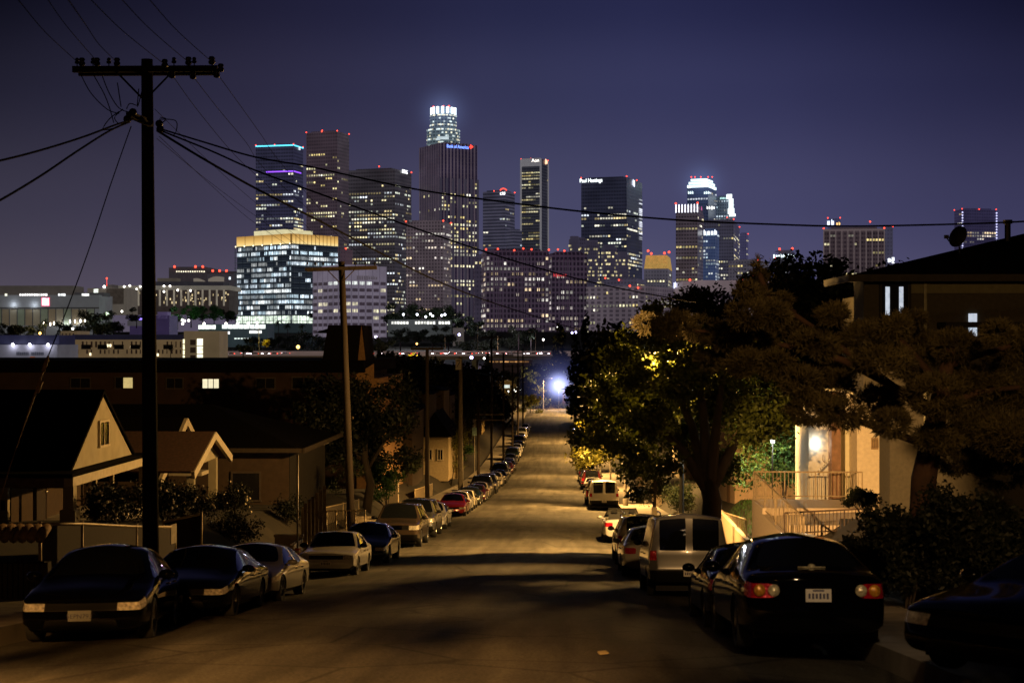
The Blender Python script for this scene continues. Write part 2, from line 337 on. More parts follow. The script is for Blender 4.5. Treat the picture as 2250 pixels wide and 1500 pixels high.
def cage(T):
    """closed control cage of a car: stations along y (front +), mirrored ring, gridded front and rear caps"""
    V=[];F=[];M=[];idx=[]
    st=T['st']
    for y,w,zb,zs,tops in st:
        h=sec(w,zb,zs,tops); row=[]
        for k in range(12): row.append(len(V)); V.append([h[k][0],y,h[k][1]])
        left=[None]*12
        for k in range(12):
            if k in (0,11): left[k]=row[k]
            else: left[k]=len(V); V.append([-h[k][0],y,h[k][1]])
        idx.append((row,left))
    def seg(i,k): return T['mat'](i,k)
    for i in range(len(st)-1):
        for k in range(11):
            (a,al),(b,bl)=idx[i],idx[i+1]; m=seg(i,k)
            F.append((a[k],a[k+1],b[k+1],b[k])); M.append(m)
            F.append((bl[k],bl[k+1],al[k+1],al[k])); M.append(m)
    for end in (0,1):
        i=0 if end==0 else len(st)-1
        y,w,zb,zs,tops=st[i]; sg=1 if end==0 else -1; bul=T['bulge'][end]; R_,L_=idx[i]
        for k in (0,1,2,3,8,9,10,11):
            for q in (R_,L_): 
                if k in (0,11) and q is L_: continue
                V[q[k]][1]+=sg*bul*max(0,1-(V[q[k]][0]/w)**2)
        cols=[V[R_[8]][0],V[R_[9]][0],V[R_[10]][0],0]
        z5,z6=V[R_[5]][2],V[R_[6]][2]
        rows=[]
        rows.append([R_[4],R_[3],R_[2],R_[1],R_[0],L_[1],L_[2],L_[3],L_[4]])
        for z,k in ((z5,5),(z6,6),(zs,7)):
            r=[R_[k]]
            out = T.get('push',(0,0))[end]*(1 if k==5 else (.5 if k==6 else 0))
            lean= T.get('lean',(0,0))[end]*(1 if k==7 else 0)
            for x in cols+[-c for c in cols[2::-1]]:
                r.append(len(V)); V.append([x,y+sg*(bul*(1-(x/w)**2)+out-lean),z])
            r.append(L_[k]); rows.append(r)
        for ri in range(3):
            for c in range(8):
                cc=min(c,7-c); m=T['cap'][end](ri,cc)
                f=(rows[ri][c],rows[ri+1][c],rows[ri+1][c+1],rows[ri][c+1])
                F.append(f if end==0 else f[::-1]); M.append(m)
        top=[R_[8],R_[9],R_[10],R_[11],L_[10],L_[9],L_[8]]; r3=rows[3]
        F.append((r3[0],top[0],r3[1])if end==0 else (r3[1],top[0],r3[0])); M.append(0)
        F.append((r3[-2],top[-1],r3[-1])if end==0 else (r3[-1],top[-1],r3[-2])); M.append(0)
        for c in range(6):
            cc=min(c,5-c); m=T['cap'][end](3,cc+1)
            f=(r3[c+1],top[c],top[c+1],r3[c+2]); F.append(f if end==0 else f[::-1]); M.append(m)
    return V,F,M
CARMATS=[None,GLASS,HEADL,TAILL,BLACK,BLACK,AMBER,CLEARL]
def evaluated(V,F,M,T):
    me=bpy.data.meshes.new('shell'); me.from_pydata(V,[],F)
    for _ in range(8): me.materials.append(BLACK)
    me.polygons.foreach_set('material_index',M); me.update()
    bm=bmesh.new(); bm.from_mesh(me); bmesh.ops.recalc_face_normals(bm,faces=bm.faces[:])
    cl=bm.edges.layers.float.new('crease_edge')
    for e in bm.edges:
        ms={f.material_index for f in e.link_faces}
        e[cl]=max(T.get('crease',.25), .55 if len(ms)>1 else 0)
    bm.to_mesh(me); bm.free()
    o=bpy.data.objects.new('shell',me); link(o)
    sb=o.modifiers.new('s','SUBSURF'); sb.levels=2; sb.render_levels=2
    cut=MB(); r=T['wr']+.055
    for y in T['axles']:
        for sg in (-1,1):
            c=MB(); prof=[(0.001,-.2),(r,-.2),(r,.3),(0.001,.3)]; cut.lathe((sg*(T['W']-.12) ,y,T['wr']),prof,28,'X',5) if sg>0 else cut.lathe((-(T['W']-.12),y,T['wr']),[(0.001,-.3),(r,-.3),(r,.2),(0.001,.2)],28,'X',5)
    cme=cut.mesh('cut',[BLACK]*8); bm=bmesh.new(); bm.from_mesh(cme); bmesh.ops.remove_doubles(bm,verts=bm.verts[:],dist=.002); bmesh.ops.recalc_face_normals(bm,faces=bm.faces[:]); bm.to_mesh(cme); bm.free()
    co_=bpy.data.objects.new('cut',cme); link(co_)
    bo=o.modifiers.new('b','BOOLEAN'); bo.operation='DIFFERENCE'; bo.object=co_; bo.solver='EXACT'
    dg=bpy.context.evaluated_depsgraph_get(); dg.update()
    out=bpy.data.meshes.new_from_object(o.evaluated_get(dg),depsgraph=dg)
    bpy.data.objects.remove(o); bpy.data.objects.remove(co_)
    return out
def islands(me, mi):
    """connected face sets of the given materials, as fresh meshes"""
    bm=bmesh.new(); bm.from_mesh(me); seen=set(); out=[]
    for f in bm.faces:
        if f.material_index not in mi or f.index in seen: continue
        stack=[f]; seen.add(f.index); comp=[]
        while stack:
            g=stack.pop(); comp.append(g)
            for e in g.edges:
                for h in e.link_faces:
                    if h.index not in seen and h.material_index in mi: seen.add(h.index); stack.append(h)
        vm={}; vs=[]; fs=[]; ms=[]
        for g in comp:
            r=[]
            for v in g.verts:
                if v.index not in vm: vm[v.index]=len(vs); vs.append(v.co.copy())
                r.append(vm[v.index])
            fs.append(r); ms.append(g.material_index)
        out.append((vs,fs,ms))
    bm.free(); return out
def shell_part(name, comps, mats, mapping, parent, sharp=38):
    me=bpy.data.meshes.new(name); V=[];F=[];M=[]
    for vs,fs,ms in comps:
        b=len(V); V+=[tuple(v) for v in vs]; F+=[[b+i for i in f] for f in fs]; M+=[mapping.get(m,0) for m in ms]
    me.from_pydata(V,[],F)
    for m in mats: me.materials.append(m)
    me.polygons.foreach_set('material_index',M); me.polygons.foreach_set('use_smooth',[True]*len(F)); me.update(); me.set_sharp_from_angle(angle=R(sharp))
    o=bpy.data.objects.new(name,me); return link(o,parent)
_whe={}
def wheel(parent,x,y,r,w,sg,style):
    key=(r,w,style)
    if key not in _whe:
        t=MB(); h=w/2
        t.lathe((0,0,0),[(r*.62,-h*.8),(r*.72,-h),(r*.93,-h),(r*.99,-h*.7),(r,0),(r*.99,h*.7),(r*.93,h),(r*.72,h),(r*.62,h*.8)],28,'X')
        rim=MB(); q=r*.66
        rim.lathe((0,0,0),[(q,h*.78),(q*.93,h*.86),(q*.88,h*.6),(q*.88,h*.1),(.001,h*.1)],28,'X')
        n={'five':5,'six':6,'steel':14}[style]
        for k in range(n):
            th=2*pi*k/n; a=(h*.55,q*.93*cos(th),q*.93*sin(th)); b=(h*.62,q*.1*cos(th),q*.1*sin(th))
            wd=.055 if style!='steel' else .03
            u=Vector((0,-sin(th),cos(th)))*wd*(1 if style!='steel' else .8)
            A,B=Vector(a),Vector(b); d=Vector((.035,0,0))
            rim.add([A-u,A+u,B+u*.8,B-u*.8,A-u-d,A+u-d,B+u*.8-d,B-u*.8-d],[(0,1,2,3),(0,4,5,1),(2,6,7,3),(1,5,6,2),(3,7,4,0)])
        rim.lathe((h*.6,0,0),[(q*.2,-.02),(q*.19,.03),(.001,.035)],12,'X')
        _whe[key]=(t.mesh('tyre',RUBBER,True),rim.mesh('rim',ALLOY,True)); [m.set_sharp_from_angle(angle=R(40)) for m in _whe[key]]
    w_=bpy.data.objects.new('wheel',None); w_.location=(x,y,r); w_.rotation_euler=(random.uniform(0,6),0,0 if sg>0 else pi); w_.empty_display_size=.1; link(w_,parent)
    for nm,me in zip(('tyre','rim'),_whe[key]): link(bpy.data.objects.new(nm,me),w_)
def rail(x,z,top): return [(x,z),(x-.10,z+.045),(.3*x,top-.012),(0,top)]
def spec(kind):
    if kind in ('sedan','sedan_round','convertible'):
        r=kind!='sedan_round'; W=.91 if r else .89
        st=[(2.36,.80,.24,.62,hood(.80,.62,.67)),(2.12,.86,.2,.70,hood(.86,.70,.77)),(1.5,W*.985,.2,.80,hood(W,.80,.87)),
            (.98,W,.2,.87,[(.88*W,.93),(.80*W,.965),(.35*W,.99),(0,1.0)]),
            (.12,W,.2,.90,rail(.60,1.33,1.44)),(-.28,W,.2,.91,rail(.605,1.345,1.465)),(-.38,W,.2,.915,rail(.605,1.345,1.465)),
            (-1.12,W,.2,.93,rail(.58,1.32,1.41)),(-1.78,W*.99,.22,.93,[(.86*W,.99),(.78*W,1.02),(.35*W,1.05),(0,1.06)]),
            (-2.18,.87,.24,.90,hood(.87,.92,1.0)),(-2.40,.82,.27,.86,hood(.82,.88,.95))]
        def mt(i,k):
            if i==0 and k==6: return 2
            if i==9 and k==6: return 3
            if k in (9,10) and i in (3,7): return 1
            if k==7 and i in (3,4,6): return 1
            if i==7 and k==7: return 0
            if k<=3: return 4
            return 0
        def capf(ri,c):
            if ri==2 and c<=1: return 2
            if ri==2 and c>=2: return 4
            if ri==0 and c>=2: return 4
            return 0
        def capr(ri,c):
            if ri==2 and c==0: return 3
            if ri==2 and c==1: return 3
            return 0
        return dict(st=st,mat=mt,cap=(capf,capr),bulge=(.16,.12),W=W,wr=.325,axles=(1.45,-1.38),L=4.8,H=1.46,push=(.03,.03),lean=(.05,.0),plate=((2.56,.44),(-2.55,.72)),mirror=(.72,.93),style='five')
    if kind=='boxy':
        W=.83
        st=[(2.05,.79,.26,.66,hood(.79,.66,.70)),(1.85,.82,.22,.70,hood(.82,.70,.76)),(1.3,W,.2,.76,hood(W,.78,.83)),
            (.85,W,.2,.82,[(.9*W,.87),(.83*W,.89),(.35*W,.905),(0,.91)]),
            (.18,W,.2,.84,rail(.60,1.27,1.35)),(-.22,W,.2,.85,rail(.605,1.285,1.37)),(-.31,W,.2,.85,rail(.605,1.285,1.37)),
            (-1.0,W,.2,.87,rail(.58,1.26,1.34)),(-1.5,W,.22,.88,[(.88*W,.93),(.8*W,.96),(.35*W,.98),(0,.985)]),
            (-1.95,.81,.24,.87,hood(.81,.90,.95)),(-2.1,.79,.27,.84,hood(.79,.87,.92))]
        def mt(i,k):
            if i==0 and k==6: return 2
            if i==9 and k==6: return 3
            if k in (9,10) and i in (3,7): return 1
            if k==7 and i in (3,4,6): return 1
            if k<=3: return 4
            return 0
        capf=lambda ri,c: 2 if ri==2 and c<=1 else (4 if ri==2 else 0)
        capr=lambda ri,c: 3 if ri==2 and c<=1 else 0
        return dict(st=st,mat=mt,cap=(capf,capr),bulge=(.05,.05),W=W,wr=.29,axles=(1.25,-1.2),L=4.2,H=1.37,crease=.55,push=(.06,.06),lean=(0,0),plate=((2.19,.42),(-2.23,.6)),mirror=(.62,.88),style='steel')
    if kind in ('suv','wagon'):
        W=.98 if kind=='suv' else .9; Hh=1.88 if kind=='suv' else 1.68; k0=Hh/1.88; b=1.12*k0
        st=[(2.45,.90*W/.98,.36,.98*k0,hood(.90*W/.98,.98*k0,1.03*k0)),(2.25,.95*W/.98,.32,1.02*k0,hood(.95*W/.98,1.03*k0,1.08*k0)),(1.7,W,.32,1.06*k0,hood(W,1.08*k0,1.13*k0)),
            (1.2,W,.32,b,[(.9*W,b+.06),(.82*W,b+.09),(.35*W,b+.11),(0,b+.115)]),
            (.62,W,.32,b+.01,rail(.70*W/.98,Hh-.11,Hh-.01)),(.1,W,.32,b+.015,rail(.71*W/.98,Hh-.10,Hh)),(0,W,.32,b+.015,rail(.71*W/.98,Hh-.10,Hh)),
            (-.95,W,.32,b+.02,rail(.70*W/.98,Hh-.10,Hh)),(-1.05,W,.32,b+.02,rail(.70*W/.98,Hh-.10,Hh)),(-1.95,W*.985,.34,b+.02,rail(.68*W/.98,Hh-.12,Hh-.03)),(-2.38,.93*W/.98,.38,b,[(.78*W,Hh-.36),(.62*W,Hh-.30),(.3*W,Hh-.27),(0,Hh-.26)])]
        def mt(i,k):
            if i==0 and k==6: return 2
            if i==9 and k in (5,6): return 3
            if k in (9,10) and i==3: return 1
            if k==7 and i in (3,4,6,8): return 1
            if i==9 and k in (9,10): return 1
            if k<=3: return 4
            return 0
        capf=lambda ri,c: 2 if ri==2 and c<=1 else (4 if ri==2 and c==2 else (7 if ri==2 else (4 if ri==0 else 0)))
        def capr(ri,c):
            if ri in (1,2) and c==0: return 3
            if ri==3 and c>=2: return 1
            if ri==0: return 4
            return 0
        return dict(st=st,mat=mt,cap=(capf,capr),bulge=(.08,.06),W=W,wr=.385 if kind=='suv' else .33,axles=(1.5,-1.45),L=4.9,H=Hh,crease=.4,push=(.08,.1),lean=(0,0),plate=((2.66,.6),(-2.6,.9*k0)),mirror=(.95,b+.1),style='six')
    if kind=='van':
        W=1.0; Hh=2.08
        st=[(2.6,.92,.4,.98,hood(.92,.98,1.03)),(2.4,.96,.36,1.02,hood(.96,1.04,1.1)),(1.95,W,.36,1.08,hood(W,1.1,1.17)),
            (1.6,W,.36,1.14,[(.9*W,1.22),(.84*W,1.26),(.35*W,1.29),(0,1.3)]),
            (.95,W,.36,1.16,rail(.80,1.9,2.04)),(.5,W,.36,1.17,rail(.82,1.94,2.07)),(.38,W,.36,1.17,rail(.82,1.94,2.07)),
            (-.6,W,.36,1.17,rail(.83,1.95,Hh)),(-1.6,W,.36,1.17,rail(.83,1.95,Hh)),(-2.5,W,.36,1.17,rail(.82,1.93,2.06)),(-2.68,.97,.4,1.15,[(.80,1.86),(.74,1.92),(.07,1.97),(0,1.97)])]
        def mt(i,k):
            if i==0 and k==6: return 2
            if i==9 and k==6: return 3
            if k in (9,10) and i==3: return 1
            if k==7 and i in (3,4): return 1
            if k<=3: return 4
            return 0
        capf=lambda ri,c: 2 if ri==2 and c<=1 else (4 if ri==2 else (4 if ri==0 else 0))
        def capr(ri,c):
            if ri==2 and c==0: return 3
            if ri==3 and c==2: return 1
            if ri==0: return 4
            return 0
        return dict(st=st,mat=mt,cap=(capf,capr),bulge=(.08,.04),W=W,wr=.36,axles=(1.75,-1.6),L=5.3,H=Hh,crease=.5,push=(.08,.1),lean=(0,0),plate=((2.8,.62),(-2.88,.62)),mirror=(1.35,1.25),style='steel')
def text(name, s, size, m, parent, loc, rot, extr=.004, align='CENTER'):
    c=bpy.data.curves.new(name,'FONT'); c.body=s; c.size=size; c.extrude=extr; c.align_x=align; c.align_y='CENTER'; c.materials.append(m)
    o=bpy.data.objects.new(name,c); o.location=loc; o.rotation_euler=rot; link(o,parent); return o
CAR={}
def proto(kind, style=None):
    key=(kind,style)
    if key in CAR: return CAR[key]
    T=spec(kind); base='sedan' if kind in('sedan','sedan_round','convertible','boxy') else ('van' if kind=='van' else 'suv')
    V,F,M=cage(T)
    if kind=='convertible':   # open top: keep the tub, flatten the roof to the belt line
        M=[0 if (m==1) else m for m in M]
        for v in V:
            if -1.9<v[1]<1.0 and v[2]>.95: v[2]=.92-.02*(abs(v[0])<.7)
    me=evaluated(V,F,M,T)
    root=thing('parked_car','parked car','car')
    body=shell_part('body',islands(me,{0,4,5}),[PAINTS['black'],BLACK],{0:0,4:1,5:1},root)
    for c in islands(me,{1}):
        cy=sum(v.y for v in c[0])/len(c[0]); cx=sum(v.x for v in c[0])/len(c[0])
        nm='side_window' if abs(cx)>.45*T['W'] and not(kind=='van' and cy<-2.3) else ('windscreen' if cy>0 else 'rear_window')
        shell_part(nm,[c],[GLASS],{1:0},root)
    for c in islands(me,{2}): shell_part('headlight',[c],[HEADL],{2:0},root)
    for c in islands(me,{3}): shell_part('tail_light',[c],[TAILL],{3:0},root)
    cs=islands(me,{7})
    if cs: shell_part('grille_bar',cs,[CHROME],{7:0},root)
    for y in T['axles']:
        for sg in (-1,1): wheel(root,sg*(T['W']-.125),y,T['wr'],.21 if base!='suv' else .25,sg,style or T['style'])
    for sg in (-1,1):
        y,z=T['mirror']; q=MB(); x=sg*(T['W']+.06)
        q.ball((x,y,z+.04),(.12,.07,.08),8); q.box((sg*(T['W']-.06),y,z-.0),(.2,.05,.04))
        q.build('wing_mirror',BLACK if kind in('suv','van','boxy') else PAINTS['black'],root,True)
        if kind!='convertible':
            for hy in (T['st'][5][0]+.1,T['st'][7][0]+.12): MB().box((sg*(T['W']+.005),hy,T['st'][5][3]-.12),(.03,.16,.03)).build('door_handle',BLACK,root)
    for e,(y,z) in enumerate(T['plate']):
        sg=1 if e==0 else -1
        q=MB(); q.box((0,y,z),(.31,.012,.155)); pl=q.build('licence_plate',PLATE,root)
        if not(e==0 and kind=='sedan'):
            q=MB()
            for i in range(6): q.box((-.11+.044*i,y+sg*.008,z-.008),(.026,.004,.06+.01*(i%2)))
            q.box((0,y+sg*.008,z+.058),(.14,.004,.018)); q.build('plate_number',INK,pl)
    q=MB(); hz=T['st'][0][2]; q.b2(-T['W']*.8,T['W']*.8,-T['L']/2+.35,T['L']/2-.35,.17,.3); 
    q.build('underbody',BLACK,root)
    if kind=='convertible':
        q=MB(); q.tube([(-.78,.95,.95),(-.6,.25,1.36),(.6,.25,1.36),(.78,.95,.95)],.03,6); q.build('windscreen_frame',BLACK,root)
        q=MB(); q.quad((-.76,.93,.97),(.76,.93,.97),(.585,.26,1.34),(-.585,.26,1.34)); q.build('windscreen',GLASS,root)
        for sx in (-.38,.38):
            q=MB(); q.box((sx,-.45,1.0),(.5,.14,.5),rx=-.2); q.box((sx,-.52,1.3),(.26,.1,.17)); q.build('seat',BLACK,root)
    if kind=='wagon':
        q=MB()
        for sg in (-1,1):
            q.tube([(sg*.62,.3,1.70),(sg*.62,.2,1.76),(sg*.6,-1.7,1.74),(sg*.6,-1.8,1.67)],.022,6)
        q.build('roof_rack',ALLOY,root)
    CAR[key]=root; return root
_ncar={}
FAR={}
def setpaint(o, m):
    for ch in [o]+list(o.children):
        nm=ch.name.split('.')[0]
        if ch.type=='MESH' and nm in ('body','wing_mirror') and len(ch.material_slots):
            if nm=='wing_mirror' and ch.data.materials[0] is BLACK: continue
            ch.material_slots[0].link='OBJECT'; ch.material_slots[0].material=m
def slope(y): return (zr(y+1.3)-zr(y-1.3))/2.6
CARCAT={'sedan':'car','sedan_round':'car','boxy':'car','convertible':'car','suv':'suv','wagon':'suv','van':'van'}
CARNAME={'sedan':'parked_car','sedan_round':'parked_car','boxy':'parked_car','convertible':'parked_car','suv':'parked_suv','wagon':'parked_suv','van':'parked_van'}
def car(kind, x, y, facing, pnt, label, group, style=None, far=False, scale=1, yaw=0, z=None):
    """facing 'cam' = front towards the camera (left kerb), 'away' = rear towards it (right kerb)"""
    p=proto(kind,style)
    if far:
        key=(kind,)
        if key not in FAR:
            bm=bmesh.new(); mats=[]; 
            def addm(o,M0):
                me=o.data; off=len(bm.faces); t=bmesh.new(); t.from_mesh(me); t.transform(M0)
                tm=bpy.data.meshes.new('t'); t.to_mesh(tm); t.free(); bm.from_mesh(tm); bm.faces.ensure_lookup_table()
                for f in bm.faces[off:]:
                    mt=me.materials[f.material_index]
                    if mt is PAINTS['black']: mt='P'
                    if mt not in mats: mats.append(mt)
                    f.material_index=mats.index(mt)
            mats.append('P')
            for ch in p.children:
                M0=Matrix.LocRotScale(ch.location,ch.rotation_euler,None)
                if ch.type=='MESH': addm(ch,M0)
                for g in ch.children:
                    if g.type=='MESH' and g.name.split('.')[0] in('tyre','rim'): addm(g,M0)
            me=bpy.data.meshes.new(CARNAME[kind]); bm.to_mesh(me); bm.free()
            for mt in mats: me.materials.append(PAINTS['black'] if mt=='P' else mt)
            FAR[key]=me
        o=bpy.data.objects.new(CARNAME[kind],FAR[key]); link(o); o.material_slots[0].link='OBJECT'; o.material_slots[0].material=PAINTS[pnt]
        tag(o,label,CARCAT[kind],group)
    else:
        o=dup(p) if _ncar.get((kind,style)) else p
        _ncar[(kind,style)]=1
        o.name=CARNAME[kind]; tag(o,label,CARCAT[kind],group); setpaint(o,PAINTS[pnt])
    sl=math.atan(slope(y))
    o.location=(x,y,zr(y)+.02-.14*(x/5.9)**2 if z is None else z); o.scale=scale if isinstance(scale,tuple) else (scale,scale,scale*(.93 if facing=='cam' and y<150 else 1))
    if facing=='cam': o.rotation_euler=(-sl,0,pi+yaw)
    else: o.rotation_euler=(sl,0,yaw)
    return o
GL='cars parked along the left kerb'; GR='cars parked along the right kerb'
def ly(px, off=3.78):   # depth of a left-kerb car whose road-side edge shows at px
    return 3400*(off+1.98)/(1235-px)
xl=-4.72
honda=car('sedan',-5.02,23.6,'cam','black','black sedan with pale licence plate and lit headlamp, first car at the left kerb',GL,yaw=.14)
car('sedan_round',xl,28.7,'cam','black','black sedan with one rounded headlamp, parked just behind the first black sedan',GL,style='six',yaw=.03,scale=(1,1,.85))
car('sedan_round',xl+.02,33.5,'cam','silver','silver rounded sedan parked between the black sedan and the white boxy car',GL,style='five',scale=(.97,.93,.82))
car('boxy',xl-.05,46.1,'cam','white','white boxy old sedan with square headlamps at the left kerb',GL)
car('sedan_round',xl,53.6,'cam','dark_green','dark green sedan half hidden behind the white boxy sedan',GL)
car('suv',xl+.02,64.2,'cam','brown','dark brown SUV with a wide chrome grille and chrome bumper at the left kerb',GL)
car('suv',xl+.02,71.6,'cam','grey','grey SUV tucked right behind the chrome grilled SUV',GL)
car('sedan',xl,79.5,'cam','white','white sedan between the grey SUV and the red car',GL)
car('sedan_round',xl,95.5,'cam','red','bright red sedan at the left kerb',GL)
_seq=[('sedan','white','white sedan directly behind the red car'),('boxy','cream','cream white car second behind the red car'),('sedan','dark_green','dark green sedan behind the two white cars'),
 ('sedan_round','maroon','maroon sedan beside the grey lamp post at the left kerb'),('sedan','cream','cream sedan right behind the maroon one'),('suv','dark_grey','charcoal SUV behind the cream sedan'),('suv','dark_blue','dark blue SUV behind the charcoal SUV')]
yy=101.4
for k,(kd,pt,lb) in enumerate(_seq):
    car(kd,xl+random.uniform(-.12,.1),yy,'cam',pt,lb,GL,far=yy>135); yy+=5.6+random.uniform(0,.8)
yy+=5
_far=[('boxy','silver'),('sedan','cream'),('sedan','black'),('suv','dark_grey'),('sedan_round','dark_blue'),('sedan','maroon'),('sedan','dark_grey'),('boxy','silver'),('sedan','grey'),('suv','dark_green'),('sedan','silver'),('sedan_round','white'),('sedan','black'),('suv','grey'),('sedan','tan'),('sedan','white'),('suv','silver'),('sedan','grey'),('sedan','white')]
_fl=['silver boxy car','cream sedan','black sedan','charcoal SUV','dark blue sedan','maroon sedan','charcoal sedan','second silver boxy car','grey sedan','dark green SUV','silver sedan','white rounded sedan','second black sedan','grey SUV','tan sedan','white sedan','silver SUV','second grey sedan','last white sedan']
for (kd,pt),lb in zip(_far,_fl):
    if yy>322: break
    car(kd,xl+random.uniform(-.15,.12),yy,'cam',pt,lb+' far down the left kerb below the row of poles',GL,far=True); yy+=6.0+random.uniform(0,2.2)
# right kerb, rears towards the camera
xr=4.75
blackcar=car('sedan',5.1,19.0+2.4,'away','black','glossy black sedan with white plate and red tail lights, nearest car at the right kerb',GR,z=zr(21.4)+.05)
car('sedan_round',5.12,26.7,'away','black','black sedan showing only its side, right in front of the nearest black sedan',GR,style='five',scale=.95)
car('van',4.78,36.5,'away','grey','grey van with two dark rear windows beside the terrace wall',GR,scale=.9)
car('sedan',xr-.15,45.2+1.4,'away','cream','cream sedan mostly hidden to the left of the grey van',GR)
car('wagon',xr-.1,50.8+2.4,'away','gold','pale gold SUV with roof rack in front of the grey van',GR)
car('convertible',xr-.12,65.5+2.4,'away','silver','silver open convertible parked in front of the pale gold SUV',GR,z=zr(67.9)-.02)
car('van',xr+.05,104+2.6,'away','white','white van with dark rear windows down the right kerb',GR)
yy=115
_r=[('suv','gold'),('sedan','dark_grey'),('sedan','cream'),('boxy','silver'),('suv','maroon'),('sedan','grey'),('sedan','dark_blue'),('suv','dark_grey'),('sedan','tan'),('boxy','dark_green'),('sedan','maroon'),('suv','silver'),('sedan','black'),('sedan','white'),('suv','tan'),('sedan','silver'),('sedan_round','dark_grey'),('suv','grey'),('suv','dark_blue'),('van','cream')]
_rl=['gold SUV','charcoal sedan','cream sedan','silver boxy car','maroon SUV','grey sedan','dark blue sedan','charcoal SUV','tan sedan','dark green boxy car','maroon sedan','silver SUV','black sedan','white sedan','tan SUV','silver sedan','charcoal rounded sedan','grey SUV','dark blue SUV','cream van']
for (kd,pt),lb in zip(_r,_rl):
    if yy>322: break
    car(kd,xr+random.uniform(-.12,.18),yy,'away',pt,lb+' far along the right kerb beyond the white van',GR,far=yy>135); yy+=6.2+random.uniform(0,2.6)
# dark car standing in the drive, bottom right
q=P(2330,1340,15.5)
drv=car('sedan_round',7.35,16.1,'cam','black','black car with curved bonnet in the driveway, cut off by the right edge',None,yaw=-.72,z=zr(15.9)+.1)
for o in list(drv.children):
    if o.name.split('.')[0]=='licence_plate':
        for g in list(o.children): bpy.data.objects.remove(g)
        bpy.data.objects.remove(o)
for sg in (-1,1):
    for dx,m_,nm in ((.70,AMBER,'amber_lens'),(.53,CLEARL,'clear_lens')):
        MB().ball((sg*dx,-2.425-.06*(.85-dx)/.3,.775),(.075,.035,.075),10).build(nm,m_,blackcar,True)
MB().box((0,-2.05,1.045),(.34,.05,.02)).ball((0,-2.05,1.06),(.05,.03,.03),6).build('boot_badge',CLEARL,blackcar,True)
# plate text and emblem on the two nearest cars
for o in list(honda.children):
    if o.name.split('.')[0]=='licence_plate' and o.data.vertices[0].co.y>0:
        for g in list(o.children): bpy.data.objects.remove(g)
        o.data=o.data.copy(); o.data.materials.clear(); o.data.materials.append(mat('shaded_plate',(.26,.27,.26),.5,var=.06))
        text('plate_number','5EPN793',.092,INK,o,(0,2.568,.432),(pi/2,0,pi),.002)
# ------------------------------------------------------------------ foliage
def leafmat(name, col, trans=.35, rough=.6):
    if name in _M: return _M[name]
    m=bpy.data.materials.new(name); m.use_nodes=True; nt=m.node_tree; N=nt.nodes; L=nt.links; b=N['Principled BSDF']; out=N['Material Output']
    b.inputs['Roughness'].default_value=rough; b.inputs['Specular IOR Level'].default_value=.3
    tc=N.new('ShaderNodeTexCoord'); no=N.new('ShaderNodeTexNoise'); no.inputs['Scale'].default_value=1.7; no.inputs['Detail'].default_value=4; L.new(tc.outputs['Object'],no.inputs['Vector'])
    rp=N.new('ShaderNodeValToRGB'); rp.color_ramp.elements[0].position=.3; rp.color_ramp.elements[1].position=.72
    rp.color_ramp.elements[0].color=(*[c*.45 for c in col],1); rp.color_ramp.elements[1].color=(*[c*1.5 for c in col],1); L.new(no.outputs['Fac'],rp.inputs[0]); L.new(rp.outputs[0],b.inputs['Base Color'])
    t=N.new('ShaderNodeBsdfTranslucent'); L.new(rp.outputs[0],t.inputs[0]); mx=N.new('ShaderNodeMixShader'); mx.inputs[0].default_value=trans
    L.new(b.outputs[0],mx.inputs[1]); L.new(t.outputs[0],mx.inputs[2]); L.new(mx.outputs[0],out.inputs[0]); _M[name]=m; return m
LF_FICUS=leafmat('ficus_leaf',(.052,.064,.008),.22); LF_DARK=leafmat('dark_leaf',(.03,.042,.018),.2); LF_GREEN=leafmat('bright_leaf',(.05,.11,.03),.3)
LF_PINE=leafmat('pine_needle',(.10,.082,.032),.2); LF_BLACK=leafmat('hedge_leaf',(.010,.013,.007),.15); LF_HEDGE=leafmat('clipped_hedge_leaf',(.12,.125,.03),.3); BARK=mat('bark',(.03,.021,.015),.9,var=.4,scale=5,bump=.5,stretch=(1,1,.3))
def leaves(clumps, n, size, flat=.0, shell=.55):
    """n small leaf faces spread through ellipsoid clumps (cx,cy,cz,rx,ry,rz); denser toward their outside"""
    cl=np.array(clumps,dtype=float); vol=(cl[:,3]*cl[:,4]*cl[:,5])**(2/3); pick=rng.choice(len(cl),n,p=vol/vol.sum())
    d=rng.normal(size=(n,3)); d/=np.linalg.norm(d,axis=1)[:,None]; r=(shell+(1-shell)*rng.random(n))*(1+.16*rng.normal(size=n))
    # lumps: break the outline with twig sized bunches
    bunch=rng.normal(size=(len(cl),14,3)); bunch/=np.linalg.norm(bunch,axis=2)[:,:,None]
    bsel=bunch[pick,rng.integers(0,14,n)]; d=d*.42+bsel*.75; d/=np.linalg.norm(d,axis=1)[:,None]
    c=cl[pick,:3]+d*r[:,None]*cl[pick,3:]
    a=rng.normal(size=(n,3)); a/=np.linalg.norm(a,axis=1)[:,None]; u=np.cross(a,rng.normal(size=(n,3))); u/=np.linalg.norm(u,axis=1)[:,None]
    s=size*(.6+.8*rng.random(n))[:,None]
    V=np.stack([c-a*s,c+u*s*.5,c+a*s,c-u*s*.5],axis=1).reshape(-1,3); F=np.arange(4*n).reshape(n,4); return V,F
